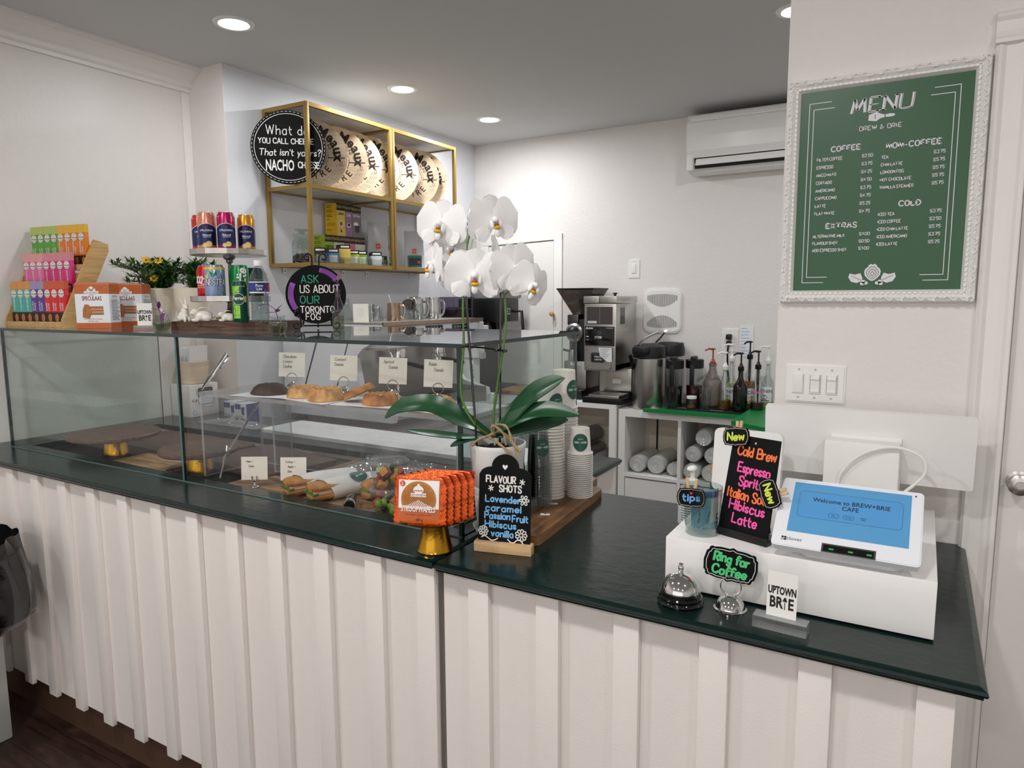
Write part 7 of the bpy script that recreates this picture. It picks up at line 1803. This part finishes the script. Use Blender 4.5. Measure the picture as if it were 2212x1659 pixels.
    b = B(Mx); b.rng((-2.06, 4.2, .93), (-1.895, 4.42, 1.12), 'steel', bev=.01); b.rng((-2.03, 4.22, 1.12), (-1.9, 4.4, 1.4), 'black', bev=.01); b.rng((-2.09, 4.13, .8693), (-1.895, 4.45, .93), 'black', bev=.008); b.rng((-2.04, 4.21, 1.36), (-1.96, 4.3, 1.43), 'steel_dark', bev=.006); b.quad(-.045, 1.09, .03, 1.115, 0, 'paper', TR(-1.965, 4.1985, 0) @ UP); b.done('body', c)
    b = B(Mx @ TR(-1.965, 4.29, 0)); n = 1
    q = [(.035, 1.4), (.05, 1.43), (.13, 1.595)]; vs = []
    for r, z in q+[(.134, 1.597), (.134, 1.606)]: vs += [(r*sx, r*sy*.95, z) for sx, sy in ((-1, -1), (1, -1), (1, 1), (-1, 1))]
    b.add(vs, [(4*j+i, 4*j+(i+1) % 4, 4*j+4+(i+1) % 4, 4*j+4+i) for j in range(2) for i in range(4)], 'smoke'); b.add(vs, [(4*j+i, 4*j+(i+1) % 4, 4*j+4+(i+1) % 4, 4*j+4+i) for j in (2, 3) for i in range(4)]+[(16, 17, 18, 19)], 'black'); b.done('hopper', c)
    b = B(Mx @ TR(-1.985, 4.22, 1.31) @ RX(90)); b.lathe([(.06, 0), (.062, .02), (.05, .03), (.05, .034), (.042, .034)], 'steel', n=36); b.lathe([(.045, .03), (.04, .05), (.036, .052), (.02, .07), (0, .07)], 'black', n=28); b.ell(0, 0, .009, .009, .0705, 'paper', n=14); b.done('dial', c)
    b = B(Mx); b.tube([(-1.985, 4.2, 1.24), (-1.99, 4.14, 1.19), (-2.03, 4.13, 1.2)], .008, 'black'); b.rng((-2.0, 4.14, 1.12), (-1.96, 4.2, 1.2), 'steel', bev=.006); b.done('spout', c)
    # airpots
    p = None
    zt = .8436
    for loc, rz, lab in (((-1.475, 4.225, zt), -8, 'brushed steel airpot with a black lid, the front one'), ((-1.415, 4.428, zt), -95, 'brushed steel airpot with a black lid, standing behind the front one')):
        if p: dup(p, loc, rz, lab); continue
        p = c = T('airpot', lab, 'airpot', loc, rz, 'airpots on the cube shelf')
        b = B(); b.lathe([(0, 0), (.097, 0), (.101, .006), (.101, .05), (.102, .052), (.102, .32), (.097, .325)], 'steel', n=40); b.done('body', c)
        b = B(); b.lathe([(.097, .325), (.102, .33), (.102, .37), (.095, .395), (.06, .41), (0, .414)], 'black', n=36); b.rng((-.05, -.145, .345), (.05, -.02, .4), 'black', bev=.02); b.rng((-.03, .04, .38), (.03, .094, .41), 'black', bev=.012); ld = b.done('lid', c)
        b = B(TR(-.07, -.1, .3) @ RX(25)); b.tube([(0, 0, .05), (0, 0, -.05)], [.013, .009], 'black'); b.done('spout', c)
        b = B(); b.tube(smooth([(-.02, -.1, .405), (-.01, -.06, .44), (.03, -.02, .47), (.06, .0, .485)], 5), [.013]*5+[.011]*11 if 0 else .0105, 'chrome', sq=.5); b.done('lever', ld)
    # green boards
    tag(B().prism([(-.3, -.165), (.31, -.155), (.31, .16), (-.14, .16), (-.15, .06), (-.2, -.0), (-.22, -.122), (-.3, -.132)], 0, .02, 'board_green').done('cutting_board', None, (-1.155, 4.235, zt), 0), 'green plastic board on the cube shelf under the syrup bottles', 'cutting board')
    tag(B().prism([(-.235, -.36), (-.01, -.5), (.2, -.43), (.235, .33), (-.235, .33)], 0, .022, 'board_green').done('cutting_board', None, (-.62, 4.13, .8606+.004), 0), 'green plastic board at an angle on the right cabinet beside the menu wall', 'cutting board')
    b = B(); b.rng((-.18, -.1, 0), (.27, .13, .008), 'black_matte', bev=.002); b.text('MONIN', .016, .0084, 'white', TR(-.1, -.082, 0), 0, 0); b.text('MONIN', .016, .0084, 'white', TR(.12, -.082, 0))
    for k in range(14): b.rng((-.17, -.06+.0135*k, .008), (.26, -.054+.0135*k, .0092), 'black')
    tag(b.done('bar_mat', None, (-1.15, 4.235, zt+.0206)), 'black rubber bar mat on the green board', 'mat')
    zb = zt+.0206+.0097
    p = None
    for loc, m, lab in (((-1.3, 4.19, zt+.0206+.0097), 'black_coffee', 'clear pitcher of black cold brew with a black lid'), ((-1.2, 4.272, zb), 'iced_tea', 'clear pitcher of reddish iced tea with a black lid')):
        c = T('drink_pitcher', lab, 'pitcher', loc, 0, 'lidded drink pitchers')
        b = B(); b.lathe([(0, 0), (.046, 0), (.048, .004), (.05, .24), (.05, .245)], 'clear', n=30); b.done('jug', c)
        b = B(); b.lathe([(0, .003), (.045, .003), (.0475, .13), (0, .13)], m, n=30); b.done('drink', c)
        b = B(); b.lathe([(.05, .235), (.054, .237), (.055, .285), (.05, .29), (0, .29)], 'black', n=30); b.rng((-.014, -.052, .285), (.014, .02, .31), 'black', bev=.006); ld = b.done('lid', c)
        b = B(); b.rng((-.014, -.062, .13), (.014, -.05, .26), 'black', bev=.005); b.done('handle', ld)
    def syrup(lab, loc, rz, body, liquid, lv, pump, H=.24, R=.038, label=None, square=False):
        c = T('syrup_bottle', lab, 'syrup bottle', loc, rz, 'syrup bottles with pumps')
        if body == 'mocha': pr = [(0, 0), (.055, 0), (.058, .005), (.058, .13), (.055, .15), (.03, .19), (.022, .225), (.021, .245), (.025, .25), (.025, .258)]; hh = .258
        else: pr = [(0, 0), (R-.002, 0), (R, .004), (R, .14), (R*.96, .15), (R*.55, .178), (.0145, .2), (.0135, H-.01), (.015, H)]; hh = H
        b = B(); b.lathe(pr, 'mocha_grey' if body == 'mocha' else body, n=28); b.done('bottle', c)
        if liquid:
            b = B(); q = [(max(r-.002, 0), z+.002) for r, z in pr if z < lv]; b.lathe([(0, .002)]+q+[(q[-1][0], lv), (0, lv)], liquid, n=26); b.done('syrup', c)
        b = B(); pm = pump; b.lathe([(.016, hh-.012), (.0175, hh-.01), (.0175, hh+.012), (.011, hh+.018), (.008, hh+.03), (.0045, hh+.032), (.0045, hh+.085), (.013, hh+.087), (.013, hh+.095), (0, hh+.098)], pm, n=20)
        b.tube([(0, 0, hh+.09), (-.025, -.01, hh+.093), (-.048, -.018, hh+.082)], [.007, .006, .0045], pm); b.tube([(0, 0, hh-.01), (0, 0, hh-.09), (.004, 0, .03)], [.008, .008, .003], pm); b.done('pump', c)
        if label:
            b = B(); rr = R+.0006; b.warp = cylwrap(rr); b.quad(-.045, .035, .045, .125, 0, 'paper', nx=12); b.text('MONIN', .02, .0006, 'ink', None, 0, .09, bold=.01); b.ell(0, .062, .02, .016, .0005, label, n=18); b.quad(-.03, .04, .03, .045, .0005, 'ink', nx=6); b.done('label', c)
        return c
    syrup('large grey sauce bottle with a rust-red pump', (-1.113, 4.365, zb), 10, 'mocha', None, 0, 'pump_rust')
    syrup('clear syrup bottle with a white pump and a little amber syrup, in front', (-1.0, 4.215, zb), 10, 'clear', 'syrup_amber', .06, 'white', .25)
    syrup('clear labelled syrup bottle with a white pump, at the back under the outlet', (-.99, 4.335, zb), -20, 'clear', 'syrup_pale', .15, 'white', .29, .04, 'tea_green')
    syrup('dark syrup bottle with a black pump in the middle of the row', (-.906, 4.2, zb), 25, 'black_gloss', None, 0, 'black', .25, .042)
    syrup('amber labelled syrup bottle with the tallest black pump, at the back', (-.885, 4.335, zb), 40, 'clear', 'syrup_brown', .165, 'black', .31, .036, 'can_orange')
    c = syrup('syrup bottle marked Hibiscus in pink, with a black pump', (-.83, 4.42, zb-.006), 15, 'clear', 'iced_tea', .045, 'black', .25)
    b = B(); b.warp = cylwrap(.0386); b.hand('Hibiscus', .016, .0022, 0, 'marker_pink', None, 0, .1, fit=.062); b.done('lettering', c)
    c.location = (-.812, 4.215, .8874)
    syrup('pale syrup bottle with a white pump, rightmost by the menu wall', (-.78, 4.345, .8606+.0265), -20, 'clear', 'syrup_pale', .04, 'white', .27, .036, 'tea_lilac')
    b = B(); b.lathe([(0, 0), (.028, 0), (.03, .003), (.038, .11), (.039, .118), (.044, .12), (.044, .13), (.042, .132)], 'clear', n=28); tag(b.done('plastic_cup', None, (-1.105, 4.185, zb)), 'empty clear plastic cup standing before the syrup bottles', 'cup')
    c = T('small_jar', 'small jar with a white lid beside the clear plastic cup', 'jar', (-1.185, 4.17, zb))
    b = B(); b.lathe([(0, 0), (.028, 0), (.03, .004), (.03, .05), (.024, .06)], 'clear'); b.done('jar_body', c); b = B(); b.lathe([(.027, .058), (.03, .06), (.03, .074), (0, .075)], 'paper'); b.done('lid', c); b = B(); b.lathe([(0, .002), (.027, .003), (.027, .02), (0, .025)], 'syrup_amber'); b.done('contents', c)
for n_, c_, r_ in (('board_green', '#087a3c', .35), ('black_coffee', '#100a08', .1), ('iced_tea', '#3a0f0d', .1), ('syrup_amber', '#6b4313', .1), ('syrup_pale', '#c9c78f', .1), ('syrup_brown', '#8a5520', .1), ('mocha_grey', '#8c8178', .3), ('pump_rust', '#9c4a2a', .4)): mat(n_, c_, r_, var=.06)
mat('smoke_dark', '#4a4442', .15, var=.1)
pane('film_grey', '#c9c5c9', .8, rough=.12, haze=.35, hazecol='#8f8a8f', ior=1.8, crinkle=.7)
_b = B(TR(-2.9685, 4.4, 1.93) @ RZ(90) @ UP); _b.quad(-.05, -.03, .05, .03, 0, 'paper'); _b.quad(-.02, -.02, .01, .01, .0004, 'marker_red'); _b.quad(.01, -.01, .03, .02, .0004, 'leaf_purple')
tag(_b.done('picture_card', None), 'small picture card taped in the back corner behind the orchid', 'card')
back_station()
def trash():
    c = T('trash_bin', 'black-bagged waste bin at the left edge of the floor before the counter', 'waste bin', (-2.87, .95, 0))
    b = B(); b.rng((-.155, -.15, 0), (.155, .15, .6), 'shelf_grey', bev=.01); b.done('bin', c)
    b = B(); rnd = random.Random(14); n = 40; vs = []; pr = [(.2, .8), (.215, .76), (.235, .7), (.25, .62), (.24, .54), (.215, .52), (.2, .53)]
    for q, (r, z) in enumerate(pr):
        for i in range(n):
            a = 2*pi*i/n; k = 1+.08*sin(i*2.7+q)+rnd.uniform(-.06, .06); vs.append((.16+r*k*cos(a)*1.1, min(.195, r*k*sin(a)), z-.03+rnd.uniform(-.02, .02)))
    b.add(vs, [(j*n+i, j*n+(i+1) % n, (j+1)*n+(i+1) % n, (j+1)*n+i) for j in range(len(pr)-1) for i in range(n)], 'bag_black', smooth=True); b.done('bin_bag', c, sub=1)
mat('bag_black', '#070708', .15, var=.2, coat=.3)
trash()
